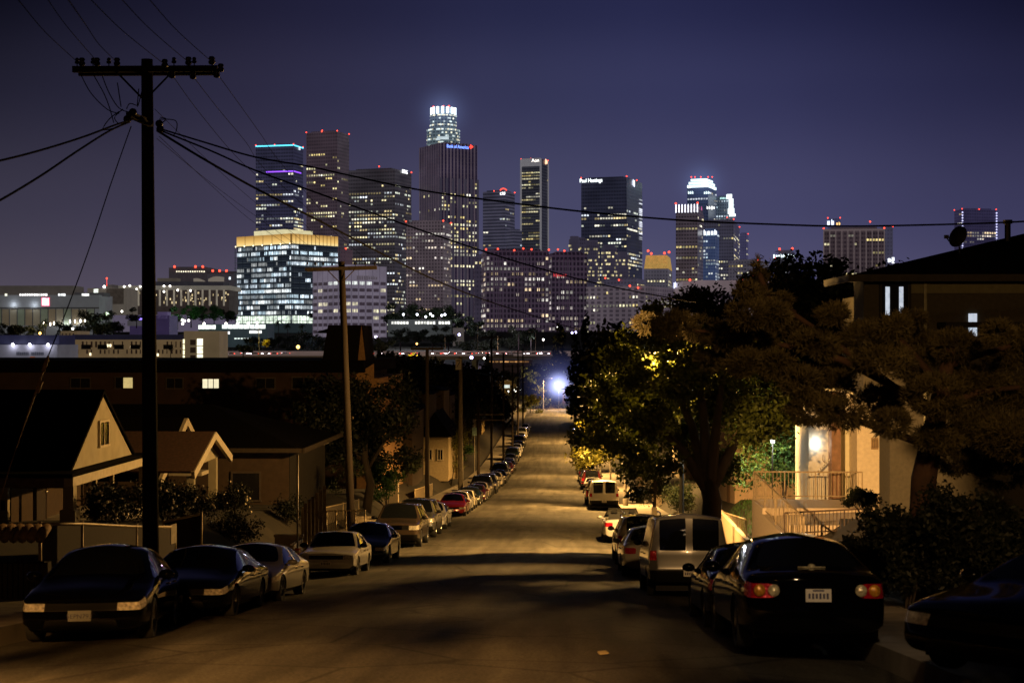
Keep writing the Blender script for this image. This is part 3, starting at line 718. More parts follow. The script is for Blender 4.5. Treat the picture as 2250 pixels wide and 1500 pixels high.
def needles(clumps, ntuft, per, ln, wd):
    cl=np.array(clumps,dtype=float); vol=(cl[:,3]*cl[:,4]*cl[:,5])**(2/3); pick=rng.choice(len(cl),ntuft,p=vol/vol.sum())
    d=rng.normal(size=(ntuft,3)); d/=np.linalg.norm(d,axis=1)[:,None]
    bunch=rng.normal(size=(len(cl),9,3)); bunch/=np.linalg.norm(bunch,axis=2)[:,:,None]; d=d*.5+bunch[pick,rng.integers(0,9,ntuft)]*.7; d/=np.linalg.norm(d,axis=1)[:,None]
    c=cl[pick,:3]+d*cl[pick,3:]*(.5+.5*rng.random(ntuft))[:,None]
    c=np.repeat(c,per,axis=0); dd=np.repeat(d,per,axis=0)*.8+rng.normal(size=(ntuft*per,3))*.55+np.array([0,0,.25]); dd/=np.linalg.norm(dd,axis=1)[:,None]
    u=np.cross(dd,rng.normal(size=dd.shape)); u/=np.linalg.norm(u,axis=1)[:,None]; l=ln*(.6+.8*rng.random(len(dd)))[:,None]
    V=np.stack([c-u*wd*.5,c+u*wd*.5,c+dd*l+u*wd*.2,c+dd*l-u*wd*.2],axis=1).reshape(-1,3); return V,np.arange(4*len(dd)).reshape(-1,4)
def crown_of(root, V, F, m, name='crown'):
    return link(bpy.data.objects.new(name,np_mesh(name,V,F,m)),root)
def tree(name,label,x,y,clumps,n,size,m,trunk,group=None,limbs=(),z=None,cat='tree',bark=BARK):
    z=H(x,y) if z is None else z
    t=thing(name,label,cat,(x,y,z),0,group)
    q=MB(); pts,rs=trunk; q.tube(pts,rs,9)
    for lp,lr in limbs: q.tube(lp,lr,6)
    q.build('trunk',bark,t,True); crown_of(t,*leaves(clumps,n,size),m); return t
def rclumps(h0,h1,rad,n,sq=1):
    out=[]
    for _ in range(n):
        f=random.random(); a=random.uniform(0,2*pi); rr=rad*math.sqrt(random.random())*(.95-.45*abs(f-.4)); k=random.uniform(.28,.48)*rad
        out.append((rr*cos(a),rr*sin(a)*sq,h0+(h1-h0)*f,k,k,k*random.uniform(.6,.9)))
    return out
_tp={}
def bg_tree(kind,x,y,h,label,group,z=None,m=None):
    """trees in the dark behind: round, cypress, palm; copies share mesh data"""
    fine=math.hypot(x,y)<200; key=(kind,m.name if m else '',random.randint(0,2),fine)
    zz=(H(x,y)-.2) if z is None else z
    nm={'round':'broad_tree','cypress':'cypress_tree','palm':'palm_tree'}[kind]
    if key not in _tp:
        if kind=='round':
            t=tree(nm,label,0,0,rclumps(.38,.95,.42,11 if not fine else 16),1700 if not fine else 10500,.035 if not fine else .017,m or LF_DARK,([(0,0,0),(.01,0,.2),(0,.01,.5)],[.03,.022,.012]),z=0)
        elif kind=='cypress':
            cl=[(random.uniform(-.02,.02),random.uniform(-.02,.02),.08+.86*i/8,.13*(1-.8*(i/8)**1.6)+.012,.13*(1-.8*(i/8)**1.6)+.012,.09) for i in range(9)]
            t=tree(nm,label,0,0,cl,1500,.028,m or LF_DARK,([(0,0,0),(0,0,.5)],[.02,.01]),z=0)
        else:
            t=thing(nm,label,'tree'); q=MB(); q.tube([(0,0,0),(.01,0,.4),(.005,.01,.82)],[.022,.015,.012],7); q.build('trunk',BARK,t,True)
            V=[];n=26
            for i in range(n):
                a=2*pi*i/n+random.random()*.3; el=random.uniform(-.9,1.0); prev=Vector((.005,.01,.82))
                dirv=Vector((cos(a)*cos(el),sin(a)*cos(el),sin(el))); side=Vector((-sin(a),cos(a),0))
                for j in range(4):
                    nx=prev+dirv*.05; dirv=(dirv+Vector((0,0,-.28))).normalized(); w=.022*(1-abs(j-1.2)/4)
                    V+=[prev-side*w,prev+side*w,nx+side*w*.8-Vector((0,0,.006)),nx-side*w*.8-Vector((0,0,.006))]; prev=nx
            crown_of(t,np.array([tuple(v) for v in V]),np.arange(len(V)).reshape(-1,4),m or LF_DARK)
        _tp[key]=t
    else: t=dup(_tp[key]); 
    t.location=(x,y,zz); t.rotation_euler=(0,0,random.uniform(0,6.28)); w=h*random.uniform(.9,1.15); t.scale=(w,w,h); t['label']=label
    if group: t['group']=group
    return t
def bush(name,label,x,y,clumps,n,size,m,group=None,stem=True,z=None,cat='bush'):
    zz=H(x,y) if z is None else z; t=thing(name,label,cat,(x,y,zz),0,group)
    if stem:
        q=MB()
        for i in range(4):
            a=random.random()*6; c=random.choice(clumps); q.tube([(.05*cos(a),.05*sin(a),-.1),(c[0]*.6,c[1]*.6,c[2])],[.03,.012],5)
        q.build('stem',BARK,t,True)
    crown_of(t,*leaves(clumps,n,size,shell=.35),m,'foliage'); return t
# ------------------------------------------------------------------ poles
def utility_pole(x,y,h,label,arms,group,lean=0,rot=0,r0=.17,r1=.12,m=WOOD,full=True,z=None):
    zz=H(x,y)-.1 if z is None else z
    t=thing('utility_pole',label,'pole',(x,y,zz),rot,group)
    q=MB(); q.tube([(0,0,0),(lean*.5,0,h*.5),(lean,0,h)],[r0,(r0+r1)/2,r1],12); q.build('shaft',m,t,True)
    for az,al,tw in arms:
        q=MB(); q.box((lean,-.16,az),(al,.1,.13),tw); q.box((lean+.05*0,.16,az-.02),(al*.98,.1,.13),tw); q.build('crossarm',m,t)
        if full:
            for sg in (-1,1):
                q=MB(); q.tube([(lean+sg*.06,-.2,az-.62),(lean+sg*.62,-.2,az-.05)],.022,5); q.build('brace',m,t)
        ks=(-.47,-.36,-.25,.20,.34,.47) if full else (-.45,-.25,.25,.45)
        for k in ks:
            q=MB(); c=(lean+al*k,-.16,az+.065)
            q.lathe(c,[(.012,0),(.012,.05),(.05,.06),(.055,.1),(.03,.115),(.045,.13),(.04,.17),(.001,.19)],8); q.build('insulator',CERAM,t,True)
    return t
GP='wooden utility poles down the left pavement'
zp=H(-6.85,33)-.1
pole1=utility_pole(-6.85,33.0,CZ+(750-126)/FPX*33-zp,'tall black utility pole with one long crossarm in front of the gabled white house',[(CZ+(750-150)/FPX*33-zp,3.12,0)],GP,lean=-.09,r0=.185,r1=.125,m=SHADEWOOD)
# stub arm, droppers and dead-end gear of the near pole
def pl(px,py,D): v=P(px,py,D); return (v.x-pole1.location.x,v.y-pole1.location.y,v.z-pole1.location.z)
q=MB(); a=Vector(pl(332,268,33)); b=Vector(pl(283,256,31.6)); d=(b-a); ang=math.atan2(d.y,d.x); q.box(tuple((a+b)/2),(d.length,.12,.12),ang); q.build('stub_arm',SHADEWOOD,pole1)
for p_ in ((292,247,31.7),(280,262,31.5),(350,272,33),(352,284,32.8)):
    q=MB(); q.ball(pl(*p_),.085,7); q.build('clamp',CERAM,pole1,True)
for p_ in ((378,164),(424,166),(476,163),(485,150),(362,140),(414,135),(465,134),(180,137),(213,137),(257,137)):
    q=MB(); q.lathe(pl(p_[0],p_[1],32.75),[(.001,-.09),(.06,-.07),(.075,-.02),(.05,.02),(.07,.05),(.05,.09),(.001,.1)],8); q.build('insulator',CERAM,pole1,True)
def wire(label,pts,r=.012,parent=None,name='overhead_cable',n=6,dens=7,group='overhead cables and wires'):
    """smooth cable through photo-surveyed points (px,py,depth)"""
    Q=[P(*p) for p in pts]; out=[]
    for i in range(len(Q)-1):
        p0=Q[max(i-1,0)];p1=Q[i];p2=Q[i+1];p3=Q[min(i+2,len(Q)-1)]
        for k in range(dens):
            t=k/dens; out.append(.5*((2*p1)+(p2-p0)*t+(2*p0-5*p1+4*p2-p3)*t*t+(3*p1-p0-3*p2+p3)*t**3))
    out.append(Q[-1])
    q=MB(); q.tube(out,r,n)
    if parent is not None:
        L0=parent.location; q.v=[(v[0]-L0.x,v[1]-L0.y,v[2]-L0.z) for v in q.v]; return q.build(name,WIRE,parent,True)
    o=q.build(name,WIRE,None,True,org=tuple(Q[0])); return tag(o,label,'cable',group)
wire('topmost thick cable sagging from the near pole across the skyline to the right edge',[(345,281,33),(450,313,32),(560,345,31),(680,366,30.5),(770,386,30),(920,417,29.5),(1100,443,29),(1300,467,29),(1500,484,29),(1700,493,29),(1850,497,29),(2000,495,29.5),(2200,489,30),(2400,478,30)],.019)
wire('middle thick cable dropping from the near pole into the pine tree crown',[(345,284,33),(460,330,33.5),(560,374,34),(700,425,35),(880,490,37),(1050,548,40),(1180,588,43),(1300,620,46),(1420,645,50),(1530,664,54)],.02)
wire('lowest thick cable dropping from the near pole to the cypress far down the street',[(345,287,33),(440,345,34),(545,405,36),(640,454,38),(740,505,42),(850,563,48),(960,617,56),(1060,657,66),(1160,690,84),(1230,712,105),(1285,728,130)],.026)
wire('upper thick cable leaving the near pole to the left edge',[(292,262,31.6),(250,276,30),(180,302,28),(90,330,26),(0,353,24),(-120,378,22)],.019)
wire('lower thick cable leaving the near pole to the left edge',[(285,268,31.6),(240,288,30),(170,332,28),(90,386,26),(0,440,24),(-100,492,22)],.019)
wire('thin guy wire slanting from the near pole down past the white gable',[(288,278,31.6),(245,400,30.6),(200,535,29.6),(150,672,28.6),(105,784,27.8)],.012,name='guy_wire')
gw=tag(bpy.data.objects.new('guy_guard',None),'rusty guy wire guard leaning in front of the dark apartment block','cable'); gw.location=P(60,915,27.3); link(gw)
RUST=mat('rusty_steel',(.22,.14,.07),.7,var=.4,scale=20)
q=MB(); L0=gw.location
def rel(p): v=P(*p); return (v.x-L0.x,v.y-L0.y,v.z-L0.z)
q.tube([rel((106,782,27.8)),rel((88,835,27.6)),rel((60,914,27.3)),rel((20,1030,26.9)),rel((-20,1160,26.5))],[.022,.02,.016,.012,.012],6); q.build('guard_rod',RUST,gw,True)
q=MB(); q.tube([rel((104,788,27.75)),rel((95,815,27.6))],.04,6); q.tube([rel((92,838,27.6)),rel((82,862,27.5))],.03,6); q.build('strain_insulator',RUST,gw,True)
for (a,b,c) in (((165,132),(40,0),'leftmost'),((213,135),(85,-30),'second from the left'),((257,137),(185,50),'third, kinked'),((362,142),(190,-10),'fourth'),((414,137),(250,-20),'fifth'),((465,136),(320,-10),'rightmost')):
    mid=((a[0]*.5+b[0]*.5)-2,(a[1]*.5+b[1]*.5)+6)
    ex=(b[0]+(b[0]-a[0])*1.2,b[1]+(b[1]-a[1])*1.2-20)
    wire('thin wire from the near crossarm up over the camera, %s'%c,[(a[0],a[1],33),(mid[0],mid[1],26),(b[0],b[1],19),(ex[0],ex[1],11)],.007)
wire('thin wire looping down the hill from the right arm end, outermost',[(480,166,33),(530,235,40),(575,298,47),(620,362,54),(760,525,65)],.008)
wire('thin wire running down the hill from the middle right insulator',[(424,168,33),(480,240,41),(540,312,49),(600,390,56),(810,575,65)],.008)
wire('thin wire running down the hill from the inner right insulator',[(380,168,33),(440,250,41),(520,345,50),(600,420,57),(700,525,64)],.008)
for a,b in (((345,305),(555,470)),((350,300),(560,490)),((340,240),(555,440))):
    wire('thin low wire slanting down the hill below the thick cables',[(a[0],a[1],33),((a[0]+b[0])/2,(a[1]+b[1])/2+4,45),(b[0],b[1],55),(690,560+(b[1]-460)*.5,64)],.006)
for pts in ([(178,165),(200,205),(235,240),(262,250)],[(206,166),(228,205),(240,235),(250,270)],[(225,168),(240,205),(262,238),(290,248)],[(258,182),(266,235)],[(305,195),(302,235),(312,200)],[(300,232),(285,228),(278,240)],[(350,262),(385,265),(388,285),(380,300)],[(350,275),(365,262),(352,258)],[(313,282),(316,325)],[(262,245),(240,262),(226,285),(250,282)],[(270,240),(252,258),(262,272),(280,268)]):
    wire('',[(p[0],p[1],32.4) for p in pts],.011,parent=pole1,name='jumper_wire',dens=5)
def P2z(py,D): return CZ+(750-py)/FPX*D
zb=H(-6.8,65.5)-.1
pole2=utility_pole(-6.95,65.5,P2z(574,65.5)-zb,'leaning brown utility pole with crossarm in front of the white office block',[(P2z(588,65.5)-zb,3.05,0)],GP,lean=-.44,r0=.175,r1=.135)
for o in pole2.children:
    if o.name.startswith('crossarm'): o.rotation_euler=(0,-.03,0); o.location.x=.03*11.5
for i,(px,D,top,bm_,lb,arm) in enumerate([(938,100,766,1092,'thin black utility pole just behind the big dark tree',[(.0,2.1)]),(1051,150,880,1056,'short black utility pole right of the grey lamp post',[]),(1080,172,735,1042,'black utility pole rising above the freeway, tallest of the far row',[(.3,2.5)]),
     (1106,198,775,1012,'black utility pole in front of the lit bushes',[(.3,2.6)]),(1126,226,800,996,'black utility pole next to the kerb at the far bend',[(.3,2.4)]),(1138,255,770,955,'black utility pole with small crossarm near the bottom of the hill',[(.4,2.4)]),(1149,285,765,930,'last black utility pole at the bottom of the hill',[(.4,2.4)])]):
    v=P(px,bm_,D); zz=H(v.x,D)-.1; h=P2z(top,D)-zz
    utility_pole(v.x,D,h,lb,[(h-a,l,0) for a,l in arm],GP,r0=.16,r1=.11,full=False)
a0=P(1080,910,172); 
t=tag(MB().box((0,0,0),(3.2,.12,.12)).box((0,0,-.62),(3.2,.12,.12)).build('crossarm_pair',mat('bleached_wood',(.3,.24,.16),.8)),'pale double crossarm reaching out over the dark bushes','crossarm'); t.location=(a0.x-.2,a0.y-.35,a0.z)
LAMPH=glowmat('sodium_lamp',(1,.62,.22),2.2); LAMPC=glowmat('cool_lamp',(.75,.85,1),20)
GREYP=mat('lamp_post_paint',(.2,.18,.15),.7,var=.2)
def street_lamp(x,y,h,arm,label,group,lit=LAMPH,r=.1,z=None,m=GREYP):
    zz=H(x,y) if z is None else z
    t=thing('street_lamp',label,'lamp',(x,y,zz),0,group)
    q=MB(); q.lathe((0,0,0),[(r*1.9,0),(r*1.9,.5),(r*1.3,.62),(r,.7),(r*.7,h)],12); q.build('post',m,t,True)
    q=MB(); sg=1 if arm>0 else -1
    q.tube([(0,0,h-.05),(arm*.5,0,h+.18),(arm,0,h+.22)],[.05,.04,.035],6); q.build('arm',m,t,True)
    q=MB(); q.ball((arm+sg*.25,0,h+.2),(.4,.16,.1),8); q.build('lamp_head',m,t,True)
    q=MB(); q.ball((arm+sg*.28,0,h+.12),(.24,.11,.07),8); q.build('lamp_lens',lit,t,True)
    return (x+arm+sg*.28,y,zz+h+.0)
def light(name,loc,W,col,r=.12,spot=None):
    l=bpy.data.lights.new(name,'SPOT' if spot else 'POINT'); l.energy=W; l.color=col; l.shadow_soft_size=r
    if spot: l.spot_size=R(spot); l.spot_blend=.3
    o=bpy.data.objects.new(name,l); o.location=loc; link(o); return o
SOD=(1,.54,.15)
GLM='street lamps along the hill'
b=street_lamp(6.6,60,7.4,-.7,'street lamp buried in the ficus crown',GLM,m=BLACK)
LB=light('street_light',(b[0],b[1],b[2]-.15),15000,SOD,.18)
b=street_lamp(6.35,107,7.6,-1.4,'pale street lamp post on the right pavement beyond the ficus',GLM); light('street_light',(b[0],b[1],b[2]-.1),22000,SOD,.18,166)
# grey concrete lamp post with a small white sign on the left
zz=H(-6.75,133); tc_=thing('concrete_pole','grey concrete pole with small white sign near its top','pole',(-6.75,133,zz)); MB().tube([(0,0,0),(0,0,P2z(783,133)-zz)],[.24,.15],12).build('shaft',mat('concrete_post',(.3,.26,.2),.8,var=.2),tc_,True); b=street_lamp(6.35,140,7.4,-1.4,'street lamp among the ficus leaves past the white van',GLM,r=.08)
light('street_light',(b[0],b[1],b[2]-.1),16000,SOD,.18,166)
SIGNW=mat('sign_white',(.6,.57,.5),.5,var=.08)
for xx,yy2,ar in ((6.35,176,-1.4),(6.35,214,-1.4),(6.35,252,-1.4)):
    b=street_lamp(xx,yy2,7.2,ar,'distant street lamp at %s over the lower road'%{176:'the right kerb past the white van',214:'the right kerb under the yellow leaves',252:'the right kerb by the yellow bush'}[yy2],GLM,r=.07); light('street_light',(b[0],b[1],b[2]-.1),16000,SOD,.18,166)
v=P(1283,912,330); b=street_lamp(v.x,330,P2z(846,330)-H(v.x,330),-1.6,'street lamp beside the stop sign at the far crossing',GLM,r=.09); light('street_light',(b[0],b[1],b[2]-.1),16000,SOD,.18,166)
v=P(1194,905,352); b=street_lamp(v.x,352,P2z(832,352)-H(v.x,352),1.6,'street lamp across the far crossing, left of the white glare',GLM,r=.09); light('street_light',(b[0],b[1],b[2]-.1),16000,SOD,.18,166)
# lamp standing behind the photographer, out of the picture
light('street_light_behind',(-1.5,-6,8.8),1300,(1,.45,.12),.2)
def aimed(name,loc,to,W,col,ang,bl):
    o=light(name,loc,W,col,.25,ang); o.rotation_euler=(Vector(to)-Vector(loc)).to_track_quat('-Z','Y').to_euler(); o.data.spot_blend=bl
aimed('added_spot_pine',(6.3,7.5,6.4),(9.6,28,1.8),5200,(1,.55,.2),38,.5)  # unseen spot added to brighten the pine
aimed('added_spot_road',(-2.5,-6,9.0),(-1.8,13.2,-1.6),84000,(1,.47,.12),26,1.0)  # unseen extra spot, its cone shaped to light only the near road
aimed('added_spot_black_car',(4.2,6.6,4.5),(5.2,19.2,-1.3),1500,(1,.66,.34),19,.5)  # unseen spot added ahead of the camera for the nearest black sedan
aimed('added_spot_ramp',(-6.2,12,5.8),(11.5,50,-3.2),120000,(1,.54,.19),13,.5)  # unseen narrow spot added to brighten the entry ramp
# signs on the pavements
v=P(1008,800,133.3); t=thing('parking_sign','small white sign board fixed to the grey concrete pole','sign',(v.x,v.y-.4,v.z)); MB().box((0,0,0),(.5,.02,.95)).build('board',SIGNW,t); q=MB(); q.box((0,-.014,.33),(.32,.006,.09)); q.box((0,-.014,0),(.06,.006,.5),0,0,0,.5); q.build('lettering',INK,t)
v=P(651,1205,48.5); zz=H(v.x,48.5); t=thing('sign_post','thin parking sign post with red banded sleeve at the driveway','sign post',(v.x,48.5,zz)); 
MB().tube([(0,0,0),(0,0,P2z(1000,48.5)-zz)],.032,8).build('post',mat('galvanised',(.3,.28,.24),.5,.4,var=.2),t,True)
q=MB(); q.tube([(0,0,.12),(0,0,.5)],.085,8); sl_=q.build('sleeve',mat('sleeve_cream',(.5,.42,.28),.7),t,True)
q=MB(); q.lathe((0,0,.3),[(.09,-.05),(.09,.05)],8); q.lathe((0,0,.47),[(.09,-.03),(.09,.03)],8); q.build('red_band',mat('band_red',(.4,.03,.03),.6),sl_,True)
v=P(1283,905,322); zz=H(v.x,322); t=thing('stop_sign','small red octagonal stop sign at the far crossing','sign',(v.x,322,zz)); h_=P2z(895,322)-zz
MB().tube([(0,0,0),(0,0,h_+.3)],.04,6).build('post',GREYP,t); q=MB(); q.lathe((0,-.06,h_),[(.001,-.02),(.42,-.02),(.42,.02),(.001,.02)],8,'Y'); sb=q.build('sign_board',mat('stop_red',(.5,.03,.02),.5),t); text('lettering','STOP',.26,SIGNW,sb,(0,-.09,h_),(pi/2,0,0))
for px,py,D,h in ((1294,880,322,2.9),(1309,905,300,2.6)):
    v=P(px,py,D); zz=H(v.x,D); t=thing('sign_post','pale slim sign post on the far right pavement, %s'%('beside the stop sign' if px<1300 else 'nearer the yellow bushes'),'sign post',(v.x,D,zz)); MB().tube([(0,0,0),(0,0,h)],.05,6).build('post',GREYP,t); MB().box((0,-.06,h-.3),(.35,.02,.5)).build('board',SIGNW,t)
v=P(1016,880,142); t=thing('street_name_sign','small teal sign by the short black pole','sign',(v.x+1.1,142,H(v.x,142))); MB().tube([(0,0,0),(0,0,5.8)],.04,6).build('post',GREYP,t); MB().box((0,-.05,5.3),(.4,.02,.75)).build('board',mat('sign_teal',(.25,.4,.4),.5),t)
v=P(1325,1378,19.2); o=MB().box((0,0,.02),(.12,.07,.02),.5,0,.2).build('litter',mat('scrap_paper',(.4,.33,.2),.8)); o.location=(v.x,v.y,zr(v.y)+.02); tag(o,'crumpled pale scrap of litter lying on the road','litter')
# ------------------------------------------------------------------ houses on the left
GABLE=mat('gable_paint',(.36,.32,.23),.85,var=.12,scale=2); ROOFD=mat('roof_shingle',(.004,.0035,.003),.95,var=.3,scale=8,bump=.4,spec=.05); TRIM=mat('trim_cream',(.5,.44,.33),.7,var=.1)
WALLB=mat('wall_brown',(.055,.034,.021),.9,var=.15,scale=4,bump=.15); DARKW=mat('dark_window',(.012,.012,.014),.12,var=0)
def window(parent,c,w,h,axis,m=DARKW,fm=TRIM,proud=.05,bars=1,glow=None):
    """framed window: axis 'x' = faces +/-x wall, 'y' = faces the camera"""
    x,y,z=c
    f=MB(); t=.08
    def bx(u,v,du,dv,dep,q,m_=0):
        if axis=='y': q.box((x+u,y,z+v),(du,dep,dv),0,m_)
        else: q.box((x,y+u,z+v),(dep,du,dv),0,m_)
    bx(0,h/2+t/2,w+2*t,t,proud*2,f); bx(0,-h/2-t/2,w+2*t+.06,t,proud*2.6,f); bx(-w/2-t/2,0,t,h,proud*2,f); bx(w/2+t/2,0,t,h,proud*2,f)
    for i in range(bars): bx(-w/2+w*(i+1)/(bars+1),0,.05,h,proud*1.5,f)
    fo=f.build('window',fm,parent)
    p=MB(); bx(0,0,w,h,.03,p); p.build('pane',m,fo)
    return fo
# House A: white street-facing gable, dark roof running back from the street
xA=-14.0; y0,y1,ym=49.6,57.4,53.4
zA=P2z(1052,50.1); zap=P2z(872,53.4); gA=H(-12.5,53)-.3
hA=thing('gabled_house','small old house with a lit white gable and a dark steep roof','house',(xA,ym,gA))
def A(x,y,z): return (x-xA,y-ym,z-gA)
q=MB(); q.add([A(xA,y0,zA),A(xA,y1,zA),A(xA,ym,zap),A(xA-.2,y0,zA),A(xA-.2,y1,zA),A(xA-.2,ym,zap)],[(0,1,2),(5,4,3),(0,3,4,1)]); q.build('gable_wall',GABLE,hA)
q=MB()
for (ya,za,yb,zb2) in ((y0-.5,zA-.25,ym,zap+.1),(y1+.5,zA-.25,ym,zap+.1)):
    q.add([A(xA+.06,ya,za),A(xA+.06,yb,zb2),A(-26,yb,zb2),A(-26,ya,za),A(xA+.06,ya,za+.12),A(xA+.06,yb,zb2+.14),A(-26,yb,zb2+.14),A(-26,ya,za+.12)],[(0,1,2,3),(4,5,6,7),(0,1,5,4),(3,2,6,7),(0,3,7,4),(1,2,6,5)])
q.build('roof',ROOFD,hA)
q=MB(); q.b2(-11.9,-1.9,y0-ym+.1,y1-ym-.1,0,zA-gA-.1); q.build('wall',WALLB,hA)
fo=window(hA,A(xA+.04,53.35,P2z(955,53)),.95,.78,'x',fm=TRIM,bars=1)
# porch: beam along the street, side beam, posts, floor, door
zb_=P2z(1062,50)-gA
q=MB(); q.b2(.15,.45,y0-ym-.9,y1-ym+.3,zb_-.02,zb_+.28); q.build('porch_beam',TRIM,hA)
q=MB(); q.b2(-2.6,.15,y0-ym-.9,y0-ym-.65,zb_-.06,zb_+.26); q.build('porch_beam',mat('porch_brown',(.16,.1,.055),.8),hA)
q=MB(); q.b2(-2.6,.5,y0-ym-1.15,y1-ym+.5,zb_+.29,zb_+.4); q.build('porch_roof',ROOFD,hA)
for yp,w in ((y0-ym-.7,.34),(y0-ym+1.9,.16),(y0-ym+3.9,.14),(y1-ym,.2)):
    q=MB(); q.box((.28,yp,zb_/2),(w,w,zb_)); q.box((.28,yp,.55),(w+.16,w+.16,1.1 if w>.3 else .12)); q.build('porch_post',GABLE,hA)
q=MB(); q.box((-1.9,y0-ym-.75,zb_/2),(.45,.2,zb_)); q.build('porch_post',GABLE,hA)
q=MB(); q.b2(-2.0,.5,y0-ym-1.1,y1-ym+.3,-.3,.35); q.build('porch_floor',CONC,hA)
q=MB(); q.b2(-1.9,-1.78,-1.6,-.6,.35,2.3); dr=q.build('door',mat('door_dark',(.03,.02,.015),.5),hA); q=MB(); q.ball((-1.74,-.72,1.3),.04,6); q.build('handle',CHROME,dr)
q=MB(); q.box((-1.82,y0-ym-.85,1.25),(.14,.06,.32)); q.build('mailbox',BLACK,hA)
q=MB(); q.tube([(.4,y1-ym-.8,.4),(.4,y1-ym-.8,1.2),(.4,y1-ym+1.6,.9),(.4,y1-ym+1.6,.1)],.03,5); [q.tube([(.4,y1-ym-.8+.3*i,.4-.04*i),(.4,y1-ym-.8+.3*i,1.2-.04*i)],.014,4) for i in range(8)]; q.build('step_rail',IRON,hA)
# House B: low dark hipped roof with two small steep porch gables
gB=H(-12,72)-.3
hB=thing('cottage','low cottage with dark hipped roof and two steep little porch gables','house',(-12.5,72,gB))
def Bp(px,py,D): v=P(px,py,D); return (v.x+12.5,v.y-72,v.z-gB)
ez=P2z(992,71)-gB
q=MB(); q.b2(-12,1.68,.2,11,0,ez); q.build('wall',WALLB,hB); MB().b2(1.681,1.72,.21,10.99,0,ez-.02).build('side_wall',mat('side_wall_dark',(.014,.011,.008),.95,var=.4,scale=6,bump=.6),hB)  # thin darker sheet over the street-side wall
q=MB(); rz_=P2z(884,80)-gB
e0=[(-13,-.6,ez-.05),(2.5,-.6,ez-.05),(2.5,12,ez-.05),(-13,12,ez-.05)]; r0_=[(-8.5,5.5,rz_),(-3.2,5.5,rz_)]
q.add(e0+r0_,[(0,1,5,4),(1,2,5),(2,3,4,5),(3,0,4),(3,2,1,0)]); q.build('roof',ROOFD,hB)
q=MB(); q.box((2.52,5.6,ez),(.1,12.6,.22)); q.box((-5,-.62,ez),(15,.1,.2)); q.build('fascia',mat('fascia_dark',(.04,.028,.018),.8),hB)
window(hB,(-.35,.18,ez-1.75),1.25,1.25,'y',fm=mat('frame_dark',(.06,.045,.035),.7),bars=0)
def onx(px,py,x): return Vector(Bp(px,py,FPX*(CX-x)/(1235-px)))
for (pa,pl_,pr_,xp,dep) in (((413,925),(355,1062),(434,968),-14.0,5),((475,956),(428,1044),(511,1007),-12.0,5)):
    a,L_,R2=onx(*pa,xp),onx(*pl_,xp),onx(*pr_,xp); bk=Vector((-.14,0,0))
    for e in (L_,R2):   # bargeboards of a gable that faces the street
        d=(e-a).normalized(); u=d.cross(Vector((1,0,0)))*.15
        q=MB(); q.add([a-u,a+u,e+u,e-u]+[p+bk for p in (a-u,a+u,e+u,e-u)],[(0,1,2,3),(7,6,5,4),(0,4,5,1),(1,5,6,2),(2,6,7,3),(3,7,4,0)]); q.build('bargeboard',TRIM,hB)
    q=MB(); o_=Vector((-dep,0,0)); up=Vector((-.05,0,.16)); th=Vector((0,0,-.08))
    for e in (L_,R2): q.add([a+up,e+up,e+up+o_,a+up+o_,a+up+th,e+up+th,e+up+o_+th,a+up+o_+th],[(0,1,2,3),(7,6,5,4),(0,4,5,1),(1,5,6,2),(2,6,7,3)])
    q.build('porch_gable_roof',ROOFD if xp<-13 else mat('shingle_brown',(.10,.05,.035),.9,var=.3,scale=9),hB)
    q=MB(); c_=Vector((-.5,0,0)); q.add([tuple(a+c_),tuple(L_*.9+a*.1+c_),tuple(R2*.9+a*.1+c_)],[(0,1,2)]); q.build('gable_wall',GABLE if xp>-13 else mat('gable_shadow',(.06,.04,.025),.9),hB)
q=MB(); v=Vector(Bp(415,1038,66)); q.box(tuple(v),(1.4,1.3,.16),0,0,.0,0); q.build('porch_eave',TRIM,hB)
for px,py0,py1,D,w in ((420,1045,1135,66,.3),(468,1000,1100,68,.34),(372,1060,1100,65,.2)):
    a=Vector(Bp(px,py0,D)); q=MB(); hh=2.2; q.box((a.x,a.y,a.z-hh/2),(w,w,hh)); q.build('porch_post',GABLE,hB)
q=MB(); v=Vector(Bp(425,1125,66)); q.b2(v.x-2,v.x+1.2,v.y-1,v.y+2,0,.4); q.build('porch_floor',CONC,hB)
a=Vector(Bp(700,978,80)); q=MB(); q.box(tuple(a),(1.1,.2,.14),0,0,0,-.35); q.build('eave_bracket',TRIM,hB)
# dark apartment block behind the cottages
BRICKD=mat('block_wall',(.042,.022,.015),.9,var=.2,scale=1.2)
gK=H(-25,108)-1
bK=thing('apartment_block','long dark flat roofed apartment block behind the cottages with two lit windows','building',(-26,104,gK))
zt=P2z(792,104)-gK; zo=P2z(818,104)-gK
xk=lambda px,D=104: P(px,0,D).x+26
q=MB(); q.b2(xk(-260),xk(782),0,18,0,zo); q.build('wall',BRICKD,bK)
q=MB(); q.b2(xk(-260),xk(782)+.6,-.9,19,zo,zt); q.build('roof',ROOFD,bK)
YG=mat('lit_blind',(.5,.42,.2),.7,var=.5,scale=5,emit=(.95,.75,.3),es=.75); WG=mat('lit_curtain',(.5,.5,.42),.7,var=.55,scale=3,emit=(1,.9,.6),es=1.3)
def kw(px0,px1,py0,py1,m,nm=1): return window(bK,((xk(px0)+xk(px1))/2,-.03,P2z((py0+py1)/2,104)-gK),xk(px1)-xk(px0),(py1-py0)/FPX*104,'y',m,fm=mat('frame_dark',(.06,.045,.035),.7),bars=nm)
kw(263,284,830,853,YG,0); kw(246,260,830,853,DARKW,0); kw(440,476,833,853,WG,2); kw(146,188,832,852,DARKW,1); kw(560,600,832,853,DARKW,1); kw(360,395,832,853,DARKW,1); kw(640,690,830,853,DARKW,1)
